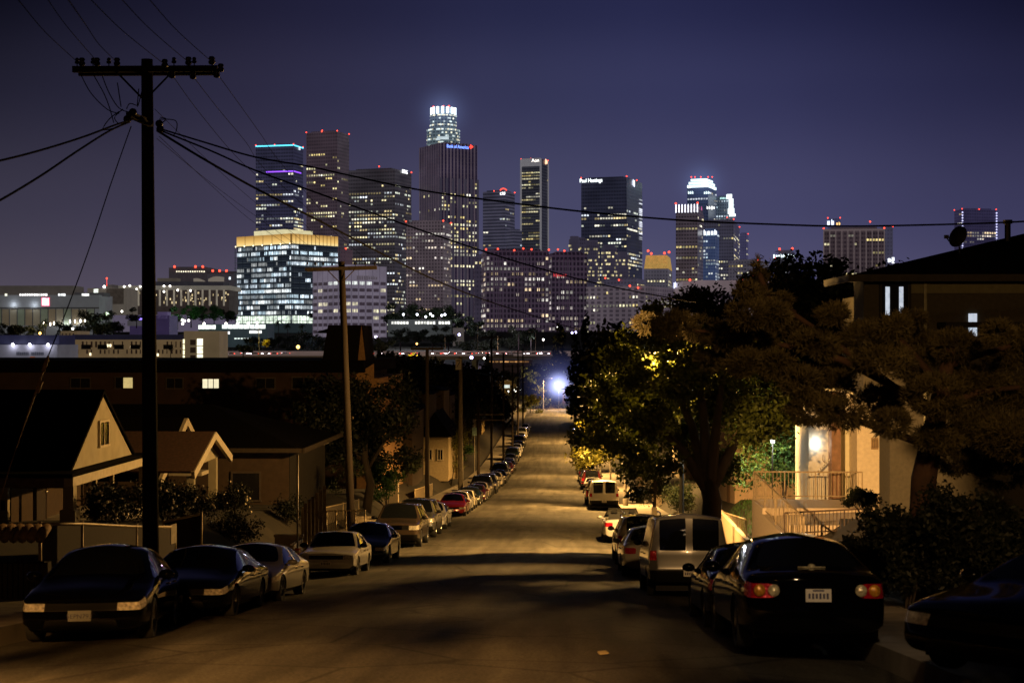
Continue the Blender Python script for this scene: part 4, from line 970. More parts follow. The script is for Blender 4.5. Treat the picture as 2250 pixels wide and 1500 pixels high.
# stair tower with sloping roof cap on the block's right end
q=MB(); x0,x1=xk(707,106),xk(796,106); z1=P2z(714,106)-gK; q.add([(x0+.35,2,z1),(x1,2,z1),(x1+.25,2,zt-1),(x0-.2,2,zt-1),(x0+.35,7,z1),(x1,7,z1),(x1+.25,7,zt-1),(x0-.2,7,zt-1)],[(0,1,2,3),(7,6,5,4),(0,4,5,1),(1,5,6,2),(3,7,4,0)]); q.build('stair_tower',mat('tower_dark',(.007,.005,.004),.9,spec=.1),bK)
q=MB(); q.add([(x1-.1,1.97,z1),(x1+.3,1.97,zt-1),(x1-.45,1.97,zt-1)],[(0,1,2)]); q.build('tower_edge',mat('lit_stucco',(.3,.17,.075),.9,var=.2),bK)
q=MB(); q.add([(xk(688,106),2,P2z(731,106)-gK),(xk(716,106),2,P2z(722,106)-gK),(xk(716,106),2,P2z(732,106)-gK),(xk(688,106),5,P2z(731,106)-gK),(xk(716,106),5,P2z(722,106)-gK),(xk(716,106),5,P2z(732,106)-gK)],[(0,1,2),(5,4,3),(0,3,4,1),(1,4,5,2)]); q.build('tower_canopy',ROOFD,bK)
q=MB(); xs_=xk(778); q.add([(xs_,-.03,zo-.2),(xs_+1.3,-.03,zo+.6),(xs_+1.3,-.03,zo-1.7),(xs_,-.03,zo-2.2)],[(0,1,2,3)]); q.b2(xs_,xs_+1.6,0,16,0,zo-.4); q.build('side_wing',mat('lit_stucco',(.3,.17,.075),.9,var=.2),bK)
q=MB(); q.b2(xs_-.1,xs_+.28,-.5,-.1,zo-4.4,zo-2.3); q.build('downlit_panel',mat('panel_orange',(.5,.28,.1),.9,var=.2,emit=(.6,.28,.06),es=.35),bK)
# further houses below on the left, partly hidden by trees
def cottage(px0,px1,ptop,peave,D,depth,label,wallm=WALLB,lit=None):
    a=P(px0,peave,D); b_=P(px1,peave,D); g=H(a.x,D)-.6; w=b_.x-a.x
    t=thing('hillside_house',label,'house',(a.x,D,g)); ez=a.z-g; pk=P2z(ptop,D)-g
    MB().b2(0,w,0,depth,0,ez).build('wall',wallm,t)
    q=MB(); q.add([(-.4,-.4,ez),(w+.4,-.4,ez),(w+.4,depth+.4,ez),(-.4,depth+.4,ez),(w/2,-.4,pk),(w/2,depth+.4,pk)],[(0,1,4),(2,3,5),(1,2,5,4),(3,0,4,5),(3,2,1,0)]); q.build('roof',ROOFD,t)
    for i in range(2): window(t,(w*(.3+.4*i),-.02,ez*.6),w*.16,ez*.22,'y',lit if (lit and i) else DARKW,bars=1)
    return t
OCHRE=mat('wall_ochre',(.34,.25,.12),.9,var=.2); TANW=mat('wall_tan',(.4,.32,.2),.9,var=.15)
cottage(800,905,870,905,122,10,'dark house hidden behind the big tree on the left',lit=WG)
cottage(925,985,905,960,145,9,'tan house with tall gable beside the thin black pole',TANW)
cottage(955,1005,930,985,152,8,'low tan house with striped awning behind the lit bushes',TANW)
cottage(1015,1058,885,925,250,10,'ochre house below the freeway with flat light on it',OCHRE)
cottage(1060,1110,860,885,330,12,'long pale ochre house near the bottom of the valley',OCHRE)
for a in ((960,1000,905,985),):
    pass
# front-yard fences, walls and gates on the left
SCREEN=mat('fence_screen',(.02,.011,.009),.9,var=.25,scale=14); RAILM=mat('fence_rail',(.45,.36,.22),.5,.2,var=.15)
def fence_run(label,pts,h,name='screened_fence',m=SCREEN,post=.035,cat='fence',toprail=True,n=1):
    """pts: ground points; screened panel, top rail and posts"""
    o=pts[0]; t=thing(name,label,cat,o)
    p=[Vector((a[0]-o[0],a[1]-o[1],a[2]-o[2])) for a in pts]
    q=MB(); 
    for a,b in zip(p,p[1:]): 
        d=Vector((0,0,h)); q.add([a,b,b+d,a+d],[(0,1,2,3)])
    if m: q.build('panel',m,t)
    if toprail:
        q=MB(); q.tube([a+Vector((0,0,h)) for a in p],.035,6); q.build('top_rail',RAILM,t,True)
    for a in p:
        q=MB(); q.tube([a,a+Vector((0,0,h+.06))],post,6); q.build('post',RAILM,t,True)
    return t
def gp(x,y,dz=0): return (x,y,H(x,y)+dz)
fz=lambda py,D,h: P2z(py,D)-h
pts=[]
for px,py,D in ((88,1151,30),(180,1150,32.6),(300,1156,37),(385,1157,40.6)):
    v=P(px,py,D); pts.append((v.x,v.y,v.z-1.15))
fence_run('dark screened fence with pale top rail behind the first black sedan',pts,1.15)
pts=[(P(352,1150,43.6).x,43.6,P2z(1150,43.6)-1.3),(P(437,1131,43.6).x,43.6,P2z(1131,43.6)-1.3)]
fence_run('short dark screened fence with rising rail right of the near pole',pts,1.3)
o=MB().box((0,0,0),(.35,.03,.5)).build('notice_board',mat('notice',(.5,.43,.3),.8)); v=P(376,1172,40.3); o.location=(v.x+.06,v.y,v.z); o.rotation_euler=(0,0,pi/2*.9); tag(o,'small pale notice hanging on the screened fence','notice')
t=thing('tiled_wall','low yard wall capped with round clay tiles at the left edge','wall',(P(-40,1200,28.5).x,28.5,H(-9,28.5)-.2)); wz=P2z(1185,28.5)-t.location.z
MB().b2(0,1.15,-.1,.1,0,wz-.45).build('wall',mat('wall_dark',(.05,.04,.03),.9),t)
q=MB()
for i in range(7): q.tube([(.05+i*.165,-.24,wz+.0),(.05+i*.165,.2,wz+.17)],.085,8)
q.build('clay_tile',mat('clay_tile',(.42,.27,.15),.8,var=.3),t,True)
q=MB(); [q.tube([(i*.1,-.12,0),(i*.1,-.12,wz-.4)],.012,4) for i in range(11)]; q.b2(0,1.1,-.13,-.11,wz-.46,wz-.42); q.build('iron_grille',BLACK,t)
GATE=mat('gate_boards',(.3,.22,.12),.85,var=.3,scale=7)
t=thing('wooden_gate','tall weathered board gate standing open beside the sign post','gate',(P(690,1160,55).x,55,H(-8.5,55)-.1))
q=MB(); [q.box((-.35+.13*i,.04*i,.95+.06*i),(.115,.03,1.9+.12*i),.25) for i in range(6)]; q.build('board_panel',GATE,t)
MB().box((-.45,0,.8),(.09,.09,1.9)).build('post',RAILM,t)
t=thing('chain_link_fence','pale chain link fence panels beside the board gate','fence',(P(715,1160,56).x,56,H(-8.2,56)-.1))
for i in range(5): MB().tube([(.35*i,.02*i,0),(.35*i,.02*i,1.65)],.03,6).build('post',RAILM,t,True)
MB().tube([(0,0,1.62),(1.4,.08,1.62)],.022,5).build('top_rail',RAILM,t)
q=MB(); [q.tube([(.07*i,.01,0.05),(.07*i+(.3 if i<15 else 0),.01,1.6)],.006,3) for i in range(19)]; [q.tube([(.07*i+.3,.01,0.05),(.07*i,.01,1.6)],.006,3) for i in range(16)]; q.build('mesh',RAILM,t)
t=thing('garden_wall','low cream yard wall curving beside the driveway','wall',(P(600,1175,50).x,50,H(-9,50)-.2)); q=MB(); q.b2(0,.9,0,.15,0,.75); q.b2(.78,.9,0,-1.6,0,.7); q.b2(-.03,.93,-.03,.18,.75,.82); q.build('wall',STUC_B,t)
for i,(px,w,D,lb) in enumerate([(800,1.9,70,'low pale retaining wall under the big dark tree'),(1170-400,1.1,74,'stepped concrete planter behind the leaning pole')]):
    v=P(px,1100,D); t=thing('retaining_wall',lb,'wall',(v.x,D,H(v.x,D)-.4)); q=MB(); q.b2(0,w,0,.25,0,.95); q.b2(-.04,w+.04,-.04,.29,.95,1.03); q.build('wall',STUC_B,t)
fence_run('low mesh fence along the pavement below the big dark tree',[gp(-9.1,72,-.1),gp(-9.1,78,-.1),gp(-9.1,84,-.1)],.9,'mesh_fence',mat('mesh_grey',(.12,.1,.07),.8))
fence_run('low picket fence in front of the tan house',[gp(-8.7,112,-.1),gp(-8.7,120,-.1),gp(-8.7,127,-.1)],1.0,'picket_fence',mat('picket_tan',(.2,.15,.09),.85,var=.5,scale=16))
v=P(930,1060,100); t=thing('gate_pier','lit beige gate pier right behind the thin black pole','pier',(-8.8,97,H(-8.8,97)-.2)); q=MB(); q.b2(-.5,.5,-.3,.3,0,1.9); q.b2(-.56,.56,-.36,.36,1.9,2.05); q.build('pier',STUC_B,t)
# yards: bushes and trees on the left
for i,(x,y,hh,lb) in enumerate([(-10.6,43.5,1.4,'dark rose bush with pale blooms behind the near pole'),(-10.4,48.0,1.5,'dark shrub with cream flowers beside the porch rail'),(-12.4,50.5,1.2,'low dark shrub under the lit gable'),(-10.4,52,1.0,'dark flowering shrub right of the screened fence'),(-10.4,58,1.1,'tall dark shrub in front of the cottage wall'),(-9.6,64.5,1.2,'dark shrub below the cottage window'),(-13.2,58.5,1.3,'narrow dark conifer against the porch gable'),(-9.3,53.5,1.0,'low leafy plant at the drive')]):
    cl=[(random.uniform(-.7,.7),random.uniform(-.8,.8),hh*random.uniform(.3,.85),.5,.5,.42) for _ in range(9)]
    t=bush('garden_bush',lb,x,y,cl,2600,.05,LF_BLACK,'bushes in the left front yards')
    q=MB()
    for _ in range(26 if i in (0,1,3,4) else 0):
        c=random.choice(cl); a=random.uniform(-1.2,1.6); q.ball((c[0]+c[3]*cos(a),c[1]-c[4]*.8,c[2]+c[5]*sin(a)),random.uniform(.02,.05),5)
    if q.v: q.build('flower',mat('petal',(.75,.66,.5),.7),t,True)
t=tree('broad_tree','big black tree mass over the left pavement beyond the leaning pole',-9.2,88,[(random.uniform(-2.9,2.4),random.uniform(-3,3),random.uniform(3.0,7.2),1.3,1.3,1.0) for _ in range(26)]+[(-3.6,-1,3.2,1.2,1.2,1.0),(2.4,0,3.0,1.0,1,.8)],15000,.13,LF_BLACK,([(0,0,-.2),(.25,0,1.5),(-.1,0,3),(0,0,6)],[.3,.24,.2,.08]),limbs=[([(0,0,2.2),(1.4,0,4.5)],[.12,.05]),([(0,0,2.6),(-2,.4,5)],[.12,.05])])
tree('young_tree','thin young tree in front of the big black tree',-8.9,78,[(random.uniform(-.5,.5),random.uniform(-.5,.5),random.uniform(1.6,3),.5,.5,.45) for _ in range(6)],900,.06,LF_DARK,([(0,0,0),(.05,0,1.5),(0,0,2.6)],[.05,.035,.015]))
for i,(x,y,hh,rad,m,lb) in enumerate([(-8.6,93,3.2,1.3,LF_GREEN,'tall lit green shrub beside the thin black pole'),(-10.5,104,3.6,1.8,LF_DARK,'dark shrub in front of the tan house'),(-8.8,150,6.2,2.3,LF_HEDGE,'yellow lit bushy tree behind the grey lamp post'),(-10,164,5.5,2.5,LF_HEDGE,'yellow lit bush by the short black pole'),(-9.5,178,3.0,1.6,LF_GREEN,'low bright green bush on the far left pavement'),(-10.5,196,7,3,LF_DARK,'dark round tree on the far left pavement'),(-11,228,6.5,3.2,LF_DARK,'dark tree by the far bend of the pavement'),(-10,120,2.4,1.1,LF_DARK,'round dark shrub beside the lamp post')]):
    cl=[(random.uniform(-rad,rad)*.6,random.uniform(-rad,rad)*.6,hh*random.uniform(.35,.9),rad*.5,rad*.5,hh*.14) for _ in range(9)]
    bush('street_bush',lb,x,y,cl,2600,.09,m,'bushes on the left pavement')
# ------------------------------------------------------------------ right side: apartment house, ramp, trees
gR=H(13,50)-.6
aR=thing('apartment_house','dark two storey apartment house with hipped roof at the right edge','house',(12,47,gR))
def rr(px,py,D): v=P(px,py,D); return Vector((v.x-12,v.y-47,v.z-gR))
ez=P2z(606,45)-gR
STUC_G=mat('stucco_grey',(.06,.052,.033),.9,var=.15,scale=9,bump=.2)
xw=rr(1893,0,45).x
MB().b2(xw,15,-2,-.5,4.6,ez).b2(rr(1950,0,45).x,15,-1.99,-.51,0,4.6).b2(2.4,15,-.5,22,0,ez-.01).build('wall',STUC_G,aR)
q=MB(); e=[(xw-.5,-2.7,ez-.02),(16,-2.7,ez-.02),(16,23,ez-.02),(xw-.5,1.5,ez-.02)]; ap=[(6.2,6,ez+3.1),(9,12,ez+3.1)]
apx=rr(2250,505,50); q.add(e+[(apx.x+.5,3.5,apx.z),(apx.x+5,9,apx.z+.3)],[(0,1,5,4),(1,2,5),(2,3,4,5),(3,0,4),(3,2,1,0)]); q.build('roof',ROOFD,aR)
q=MB(); q.box(((xw+15.5)/2,-2.72,ez-.1),(15.5-xw+1,.08,.2)); q.box((xw-.52,-.6,ez-.1),(.08,4.2,.2)); q.build('fascia',mat('fascia_olive',(.03,.025,.015),.8),aR)
v=rr(2030,612,43); q=MB(); q.b2(v.x,15.5,-2.06,-2.0,rr(0,645,45).z,ez-.2); q.build('wall_band',mat('band_olive',(.16,.15,.085),.9,var=.1),aR)
w1=rr(1957,655,45); fo=window(aR,(w1.x+.05,-2.03,w1.z-.05),.75,1.35,'y',fm=BLACK,bars=0)
CURT=mat('lit_gap',(.5,.55,.6),.8,var=.6,scale=7,emit=(.75,.85,1),es=.9)
for dx in (-.17,.22): MB().b2(w1.x+dx-.06,w1.x+dx+.06,-2.065,-2.055,w1.z-.5,w1.z+.32).build('lit_gap',CURT,fo)
w2=rr(2127,712,45); q=MB(); q.b2(w2.x-.1,w2.x+.14,-2.05,-2.02,w2.z-.35,w2.z+.3); q.build('lit_window_gap',CURT,aR)
v=rr(2025,700,45); q=MB(); q.tube([(v.x,-2.1,0),(v.x,-2.1,ez-.2)],.05,6); q.build('downpipe',mat('pipe_olive',(.3,.28,.17),.7),aR)
q=MB(); z0_=rr(0,652,45).z; q.b2(rr(2050,0,45).x,15,-3.2,-2.1,z0_-.9,z0_-.75); q.build('balcony_slab',BLACK,aR)
v=rr(2213,508,46); q=MB(); q.tube([(v.x,-.6,v.z-.3),(v.x,-.6,v.z+.25)],.09,8); q.tube([(v.x,-.6,v.z+.22),(v.x,-.6,v.z+.33)],.14,8); q.build('vent_pipe',BLACK,aR)
v=P(2100,538,44); t=thing('satellite_dish','round satellite dish standing on the dark roof edge','dish',tuple(v)); q=MB(); q.lathe((0,0,0),[(.001,-.1),(.2,-.07),(.32,0)],18,'Y'); d_=q.build('dish',BLACK,t,True); d_.location=(.06,0,.24); d_.rotation_euler=(-.3,.0,-.95); MB().tube([(.12,0,-.25),(.08,0,.1)],.025,6).build('mast',BLACK,t); MB().tube([(.08,0,.0),(-.22,-.12,.1),(-.3,-.15,.2)],.018,5).box((-.3,-.15,.22),(.12,.08,.1)).build('feed_arm',BLACK,t)
# entry block with lamp, door and number plaque
D5=53.8; ex=lambda px: P(px,0,D5).x; 
tE=thing('entry_porch','cream entry porch with bright wall lamp, door and number plaque','porch',(10.8,D5,H(10.8,D5)-.4)); gE=tE.location.z
X=lambda px: ex(px)-10.8; Zp=lambda py: P2z(py,D5)-gE
CREAM=mat('cream_stucco',(.58,.5,.35),.9,var=.1,scale=8,bump=.2)
MB().b2(X(1873),X(1941),-.5,4,0,Zp(860)).build('wall',CREAM,tE)
MB().b2(X(1783),X(1873),.9,4,0,Zp(860)).build('recess_wall',mat('recess_wall',(.5,.48,.4),.9,var=.1),tE)
MB().b2(X(1826),X(1846),.2,.9,0,Zp(860)).build('door_jamb',mat('jamb_brown',(.2,.11,.06),.7),tE)
dr=MB().b2(X(1848),X(1872),.82,.9,0.2,Zp(935)).build('door',mat('door_cream',(.55,.52,.34),.6,var=.05),tE); MB().ball((X(1869),.8,1.2),.03,6).build('handle',CHROME,dr)
pq=MB().b2(X(1903),X(1918),-.53,-.505,Zp(983),Zp(958)).build('number_plaque',mat('plaque',(.27,.18,.08),.6),tE)
q=MB(); [q.b2(X(1903)+.03+.058*i,X(1903)+.065+.058*i,-.545,-.532,Zp(979),Zp(962)) for i in range(4)]; q.build('numeral',mat('numeral_dark',(.14,.09,.04),.6),pq)
q=MB(); q.ball((X(1797),.72,Zp(976)),(.05,.07,.1),8); q.build('wall_lamp',glowmat('porch_lamp',(1,.95,.85),9),tE,True)
PL=P(1797,976,D5); light('porch_light',(PL.x,PL.y+.45,PL.z),34,(1,.93,.8),.06)
q=MB(); a=P(1806,1005,D5); 
tL=thing('mail_rack','slatted metal rack hanging from the wall under the porch lamp','rack',(P(1812,1025,D5).x,D5+.6,P2z(1025,D5))); q=MB(); [q.box((-.2+.07*i,0,.07*i-.2),(.045,.02,.16),0,0,0,.7) for i in range(7)]; q.build('slats',mat('rack_white',(.7,.7,.66),.5),tL); MB().tube([(0,.05,.4),(-.02,.02,.2),(.2,0,0),(.35,0,-.18)],.015,5).build('bracket',IRON,tL)
# concrete ramp and landing
gT=H(9.5,46)-.8
zL=P2z(1096,53.2); zW=P2z(1112,53.5)
tR=thing('ramp_landing','beige concrete landing and ramp in front of the entry porch','ramp',(8.5,47,gT))
q=MB(); q.b2(0,4.4,3.6,6.4,0,zL-gT); q.build('landing',STUC_B,tR)
q=MB(); zA_=P2z(1110,53)-gT; q.add([(0,3.6,0),(0,-4.6,0),(.22,-4.6,0),(.22,3.6,0),(0,3.6,zA_),(0,-4.6,P2z(1225,41.5)-gT),(.22,-4.6,P2z(1225,41.5)-gT),(.22,3.6,zA_)],[(0,1,5,4),(3,7,6,2),(4,5,6,7),(1,2,6,5),(0,4,7,3)]); q.build('side_wall',STUC_B,tR)
q=MB(); q.add([(.22,3.6,0),(4.4,3.6,0),(4.4,-.5,0),(.22,-.5,0),(.22,3.6,zL-gT-.25),(4.4,3.6,zL-gT-.05),(4.4,-.5,P2z(1122,46.5)-gT),(.22,-.5,P2z(1130,46.5)-gT-.5)],[(4,5,6,7),(3,7,6,2),(0,1,5,4),(1,2,6,5)]); q.build('ramp_slab',STUC_B,tR)
q=MB(); q.b2(.22,4.6,-.72,-.5,0,P2z(1135,46)-gT-.25); q.build('front_wall',STUC_B,tR)
def railing(label,p0,p1,h,nb,mid=False,low=.12,m=IRON):
    o=p0; t=thing('railing',label,'railing',o); d=Vector(p1)-Vector(p0)
    MB().tube([(0,0,h),(d.x,d.y,d.z+h)],.028,6).tube([(0,0,low),(d.x,d.y,d.z+low)],.02,5).build('rail',m,t)
    if mid: MB().tube([(0,0,h*.45),(d.x,d.y,d.z+h*.45)],.02,5).build('rail',m,t)
    for i in range(nb+1):
        f=i/nb; big=i in (0,nb) or i%8==0
        MB().tube([(d.x*f,d.y*f,d.z*f+(0 if big else low)),(d.x*f,d.y*f,d.z*f+h)],.026 if big else .011,5).build('post' if big else 'baluster',m,t)
    return t
railing('brown railing along the back of the entry landing',(8.55,53.3,zL),(P(1890,0,53.3).x,53.3,zL),.95,28,m=mat('rail_tan',(.32,.25,.15),.6))
railing('brown railing sloping along the pavement side wall of the ramp',(8.6,53.2,P2z(1106,53.2)),(8.6,42.6,P2z(1226,42.6)+.1),1.05,34,m=mat('rail_tan',(.32,.25,.15),.6))
railing('brown railing with close bars in front of the lower ramp',(P(1722,0,45.6).x,45.6,P2z(1178,45.6)),(P(1900,0,45.6).x,45.6,P2z(1168,45.6)),.72,22,m=mat('rail_dark',(.07,.045,.03),.6))
t=thing('lawn_wall','low concrete wall edging the small lit lawn','wall',(8.6,56,H(8.6,56)-.5)); q=MB(); q.b2(0,.18,0,10,0,1.0); q.b2(0,2.6,-.12,.06,0,1.0); q.build('wall',STUC_B,t)
# small lit lawn
def lawn(x0,x1,y0_,y1_,n,label):
    x=rng.uniform(x0,x1,n); y=rng.uniform(y0_,y1_,n); z=np.array([H(a,b) for a,b in zip(x,y)])+.02; a=rng.uniform(0,6.28,n); h=rng.uniform(.06,.16,n); w=.012
    V=np.stack([np.stack([x-w*np.cos(a),y-w*np.sin(a),z],1),np.stack([x+w*np.cos(a),y+w*np.sin(a),z],1),np.stack([x+.04*np.sin(a),y+.04*np.cos(a),z+h],1)],1).reshape(-1,3)
    o=bpy.data.objects.new('grass',np_mesh('grass',V,np.arange(3*n).reshape(n,3),LF_GREEN)); link(o); tag(o,label,'grass',kind='stuff')
lawn(8.9,13,56,72,9000,'small lit lawn beside the ramp')
light('added_garden_fill',(10.2,60.5,H(10.2,60.5)+2.6),420,(.95,1,.85),.1)  # added source that brightens the lawn and the green tree
gl_=thing('added_lamp','small added lamp behind the green tree','lamp',(10.2,60.8,H(10.2,60.8))); MB().tube([(0,0,0),(0,0,2.7)],.03,6).build('post',BLACK,gl_); MB().ball((0,-.1,2.75),.09,8).build('lamp_glass',glowmat('added_bulb',(1,1,.85),12),gl_,True)
railing('pale picket railing around the small lawn',(8.75,57,H(8.75,57)+.45),(8.75,66,H(8.75,66)+.45),.7,24,m=mat('rail_tan',(.32,.25,.15),.6))
tree('leafy_tree','bright green lit tree behind the ramp railing',11.0,63.5,[(random.uniform(-1.5,1.4),random.uniform(-1.2,1.2),random.uniform(1.2,4.2),.8,.8,.7) for _ in range(18)],9000,.075,LF_GREEN,([(0,0,0),(.1,0,1.2),(0,0,3)],[.1,.08,.03]))
# the ficus over the right pavement
fx,fy=7.0,52.5; fz0=H(fx,fy)
def fc(px,py,D): v=P(px,py,D); return (v.x-fx,v.y-fy,v.z-fz0)
cl=[]
for px,py,rp in ((1330,960,55),(1392,1035,40),(1400,1000,60),(1320,965,32),(1395,1080,26),(1420,930,60),(1350,890,55),(1400,830,60),(1450,760,55),(1500,730,50),(1470,860,70),(1540,820,70),(1560,900,80),(1500,960,70),(1620,860,80),(1680,900,80),(1640,940,60),(1720,850,70),(1715,915,45),(1580,760,60),(1650,780,70),(1400,750,50),(1440,690,40),(1560,1010,60),(1600,1030,45),(1360,780,45),(1320,850,45),(1460,1020,45),(1680,940,40),(1735,860,40)):
    D=fy+random.uniform(-3.2,3.2); c=fc(px,py,D); r_=rp/FPX*fy; cl.append((*c,r_,r_*1.25,r_*.82))
for px,py,rp in ((1445,800,38),(1490,790,40),(1530,830,40),(1580,820,36),(1460,775,30),(1560,790,34),(1610,835,30),(1510,755,32),(1430,755,28),(1545,860,30)):
    c=fc(px,py,61.8+random.uniform(-.6,1)); r_=rp/FPX*61; cl.append((*c,r_,r_,r_*.8))
ft=thing('ficus_tree','spreading dark ficus with yellow lit leaves over the right pavement','tree',(fx,fy,fz0))
q=MB(); q.tube([(-.1,0,-.2),(0,0,.8),(.05,0,2.0),(-.1,0,2.7)],[.5,.36,.32,.3],12)
for tx,ty,tz in ((-2.6,-.5,5.2),(-1.5,1.2,6.6),(.4,-.8,6.8),(2.2,.6,5.6),(-.6,.3,7.6)): q.tube([(-.05,0,2.3),(tx*.4,ty*.4,2.4+(tz-2.4)*.5),(tx,ty,tz)],[.26,.15,.05],7)
q.tube([(.2,0,2.0),(-.6,.0,2.9),(-1.0,0,3.6)],[.06,.04,.03],5); q.build('trunk',BARK,ft,True)
crown_of(ft,*leaves(cl,36000,.09,shell=.2),LF_FICUS)
shade_clumps=[(x_-fx,y_-fy,z_-fz0,.55,.5,.5) for x_,y_,z_ in ((3.7,58.7,-1.7),(3.6,58.6,-.9),(3.8,58.8,-.1),(4.5,58.9,-2.1),(4.5,58.7,-1.3),(4.6,58.8,-.5),(5.3,58.9,-2.0),(5.3,58.7,-1.2),(5.4,58.8,-.4),(6.1,58.8,-1.4),(6.1,58.7,-.6),(6.1,59,.2),(3.0,58.0,-1.2),(3.1,58.2,-.4),(2.7,57.6,-1.9),(6.8,58.8,-.9),(6.8,58.8,0),(4.9,58.4,-1.7),(5.7,58.4,-.9),(4.1,58.4,-.6))]  # leaf clumps added close to the street lamp to shade the near road
shade_clumps+=[(x_-fx,y_-fy,z_-fz0,.4,.4,.36) for x_,y_,z_ in ((5.95,58.8,.6),(6.4,58.8,.55),(5.85,58.5,.9),(6.3,58.5,.95),(6.1,58.2,.4))]+[(x_-fx,y_-fy,z_-fz0,.3,.3,.24) for x_,y_,z_ in ((5.4,58.8,.0),(5.0,58.9,-.12),(5.55,58.7,.12),(4.6,58.8,-.2))]
crown_of(ft,*leaves(shade_clumps,22000,.08,shell=.1),LF_FICUS)
# the big out-of-focus pine in front, right
nx,ny=8.9,28.5; nz=H(nx,ny)
def pc(px,py,D): v=P(px,py,D); return (v.x-nx,v.y-ny,v.z-nz)
cl=[]
for px,py,rp in ((1665,610,26),(1663,585,15),(1668,572,9),(1660,650,38),(1640,690,50),(1690,690,50),(1720,660,30),(1480,715,55),(1540,720,50),(1420,712,35),(1600,740,55),(1660,760,60),(1560,790,40),(1640,800,50),(1640,640,30),(1830,690,40),(1720,720,50),(1790,760,60),(1850,790,70),(1900,740,60),(1960,720,45),(1940,800,80),(1830,850,70),(1760,840,55),(1780,900,55),(1850,910,60),(1930,880,70),(2010,800,70),(2060,870,80),(2030,760,60),(2100,760,60),(2150,840,80),(2210,780,70),(2250,860,90),(2150,930,80),(2060,960,60),(2230,960,90),(1700,800,50),(1960,930,50),(2100,1010,60),(2200,1040,70),(2000,700,40),(2190,730,40),(2260,740,50)):
    D=ny+random.uniform(-2.4,1.6); c=pc(px,py,D); r_=rp/FPX*ny*.84; cl.append((*c,r_,r_*1.2,r_*.66))
pt=thing('pine_tree','large brown lit pine filling the right side in front of the apartment house','tree',(nx,ny,nz))
q=MB(); b0=pc(2020,1180,ny); q.tube([(b0[0],b0[1],-.3),pc(2030,1050,ny),pc(2060,900,ny),pc(2090,760,ny)],[.27,.23,.18,.1],10)
for a in (((2045,980),(1900,930),(1790,880)),((2055,920),(1900,800),(1745,690)),((2060,900),(1850,790),(1650,740),(1480,720)),((2060,900),(2150,860),(2240,850)),((2070,850),(1990,760),(1960,730)),((1745,690),(1690,660),(1665,590)),((2085,800),(2150,780),(2220,760))):
    q.tube([pc(x_,y_,ny-.1*i) for i,(x_,y_) in enumerate(a)],[.085-.02*i for i in range(len(a))],6)
q.build('trunk',mat('pine_bark',(.06,.03,.018),.9,var=.4,scale=4,bump=.5),pt,True)
crown_of(pt,*needles(cl,27000,6,.10,.015),LF_PINE)
# hedges, shrubs and small things on the right
def blob(px,py,D,r): v=P(px,py,D); return v,r/FPX*D
for i,(px,py,D,r,m,lb,n) in enumerate([(1432,1068,84,44,LF_HEDGE,'yellow green clipped hedge beside the right pavement',5000),(1495,1092,66,40,LF_DARK,'round dark clipped bush in front of the ficus',5000),(1438,1028,78,38,LF_DARK,'dark flat topped clipped bush behind the yellow hedge',4000),(1330,905,225,40,LF_HEDGE,'yellow lit bush over the far right cars',3500),(1310,950,180,34,LF_HEDGE,'yellow lit bush near the right kerb under the ficus',3000),(1300,880,290,26,LF_HEDGE,'yellow green bush beside the stop sign',2500)]):
    v,rad=blob(px,py,D,r); g=H(v.x,D); cl=[(random.uniform(-.5,.5)*rad,random.uniform(-.5,.5)*rad,v.z-g+random.uniform(-.45,.45)*rad,rad*.62,rad*.7,rad*.55) for _ in range(8)]
    bush('clipped_bush',lb,v.x,D,cl,n,.045 if D<100 else .11,m)
# round shrub on bare stems before the ramp
v,rad=blob(1890,1098,37.5,46); g=H(v.x,37.5); t=thing('bare_stem_shrub','round topped dark shrub on thin bare stems before the ramp','bush',(v.x,37.5,g)); 
cl=[(random.uniform(-.75,.6)*rad,random.uniform(-.5,.5)*rad,v.z-g+random.uniform(-.1,.35)*rad,rad*.42,rad*.45,rad*.3) for _ in range(9)]
crown_of(t,*leaves(cl,3600,.035,shell=.3),LF_DARK,'foliage'); q=MB(); bz=v.z-g
for i in range(16):
    c=cl[i%9]; q.tube([(.35+random.uniform(-.12,.12),0,bz-1.15),(c[0]*.6+.25,c[1]*.5,bz-.5),(c[0]+random.uniform(-.1,.1),c[1],bz+.05)],[.014,.011,.007],4)
q.build('stem',BARK,t,True)
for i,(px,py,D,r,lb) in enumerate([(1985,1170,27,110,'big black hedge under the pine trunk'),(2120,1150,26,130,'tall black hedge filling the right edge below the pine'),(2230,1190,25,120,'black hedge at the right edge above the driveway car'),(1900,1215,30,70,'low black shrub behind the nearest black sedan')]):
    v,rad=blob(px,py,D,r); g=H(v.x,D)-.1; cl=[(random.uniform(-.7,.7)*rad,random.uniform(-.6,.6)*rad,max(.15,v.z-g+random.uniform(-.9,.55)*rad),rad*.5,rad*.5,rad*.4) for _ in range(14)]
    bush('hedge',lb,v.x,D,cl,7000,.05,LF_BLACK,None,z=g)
t=thing('gate_pier','pale stuccoed gate piers with low wall at the right pavement','pier',(P(1447,0,78).x,78,H(8.7,78)-.2)); q=MB(); q.b2(-.35,-.1,-.2,.2,0,1.15); q.b2(-.1,.75,-.14,.14,0,.75); q.b2(.75,.95,-.2,.2,0,.9); q.build('pier',STUC_B,t)
t=thing('gate_pier','second pair of pale piers further down the right pavement','pier',(8.7,108,H(8.7,108)-.2)); q=MB(); q.b2(-.2,.2,-.2,.2,0,1.5); q.b2(-.2,.2,5,5.4,0,1.5); q.b2(-.05,.1,.2,5,0,.9); q.build('pier',STUC_B,t)
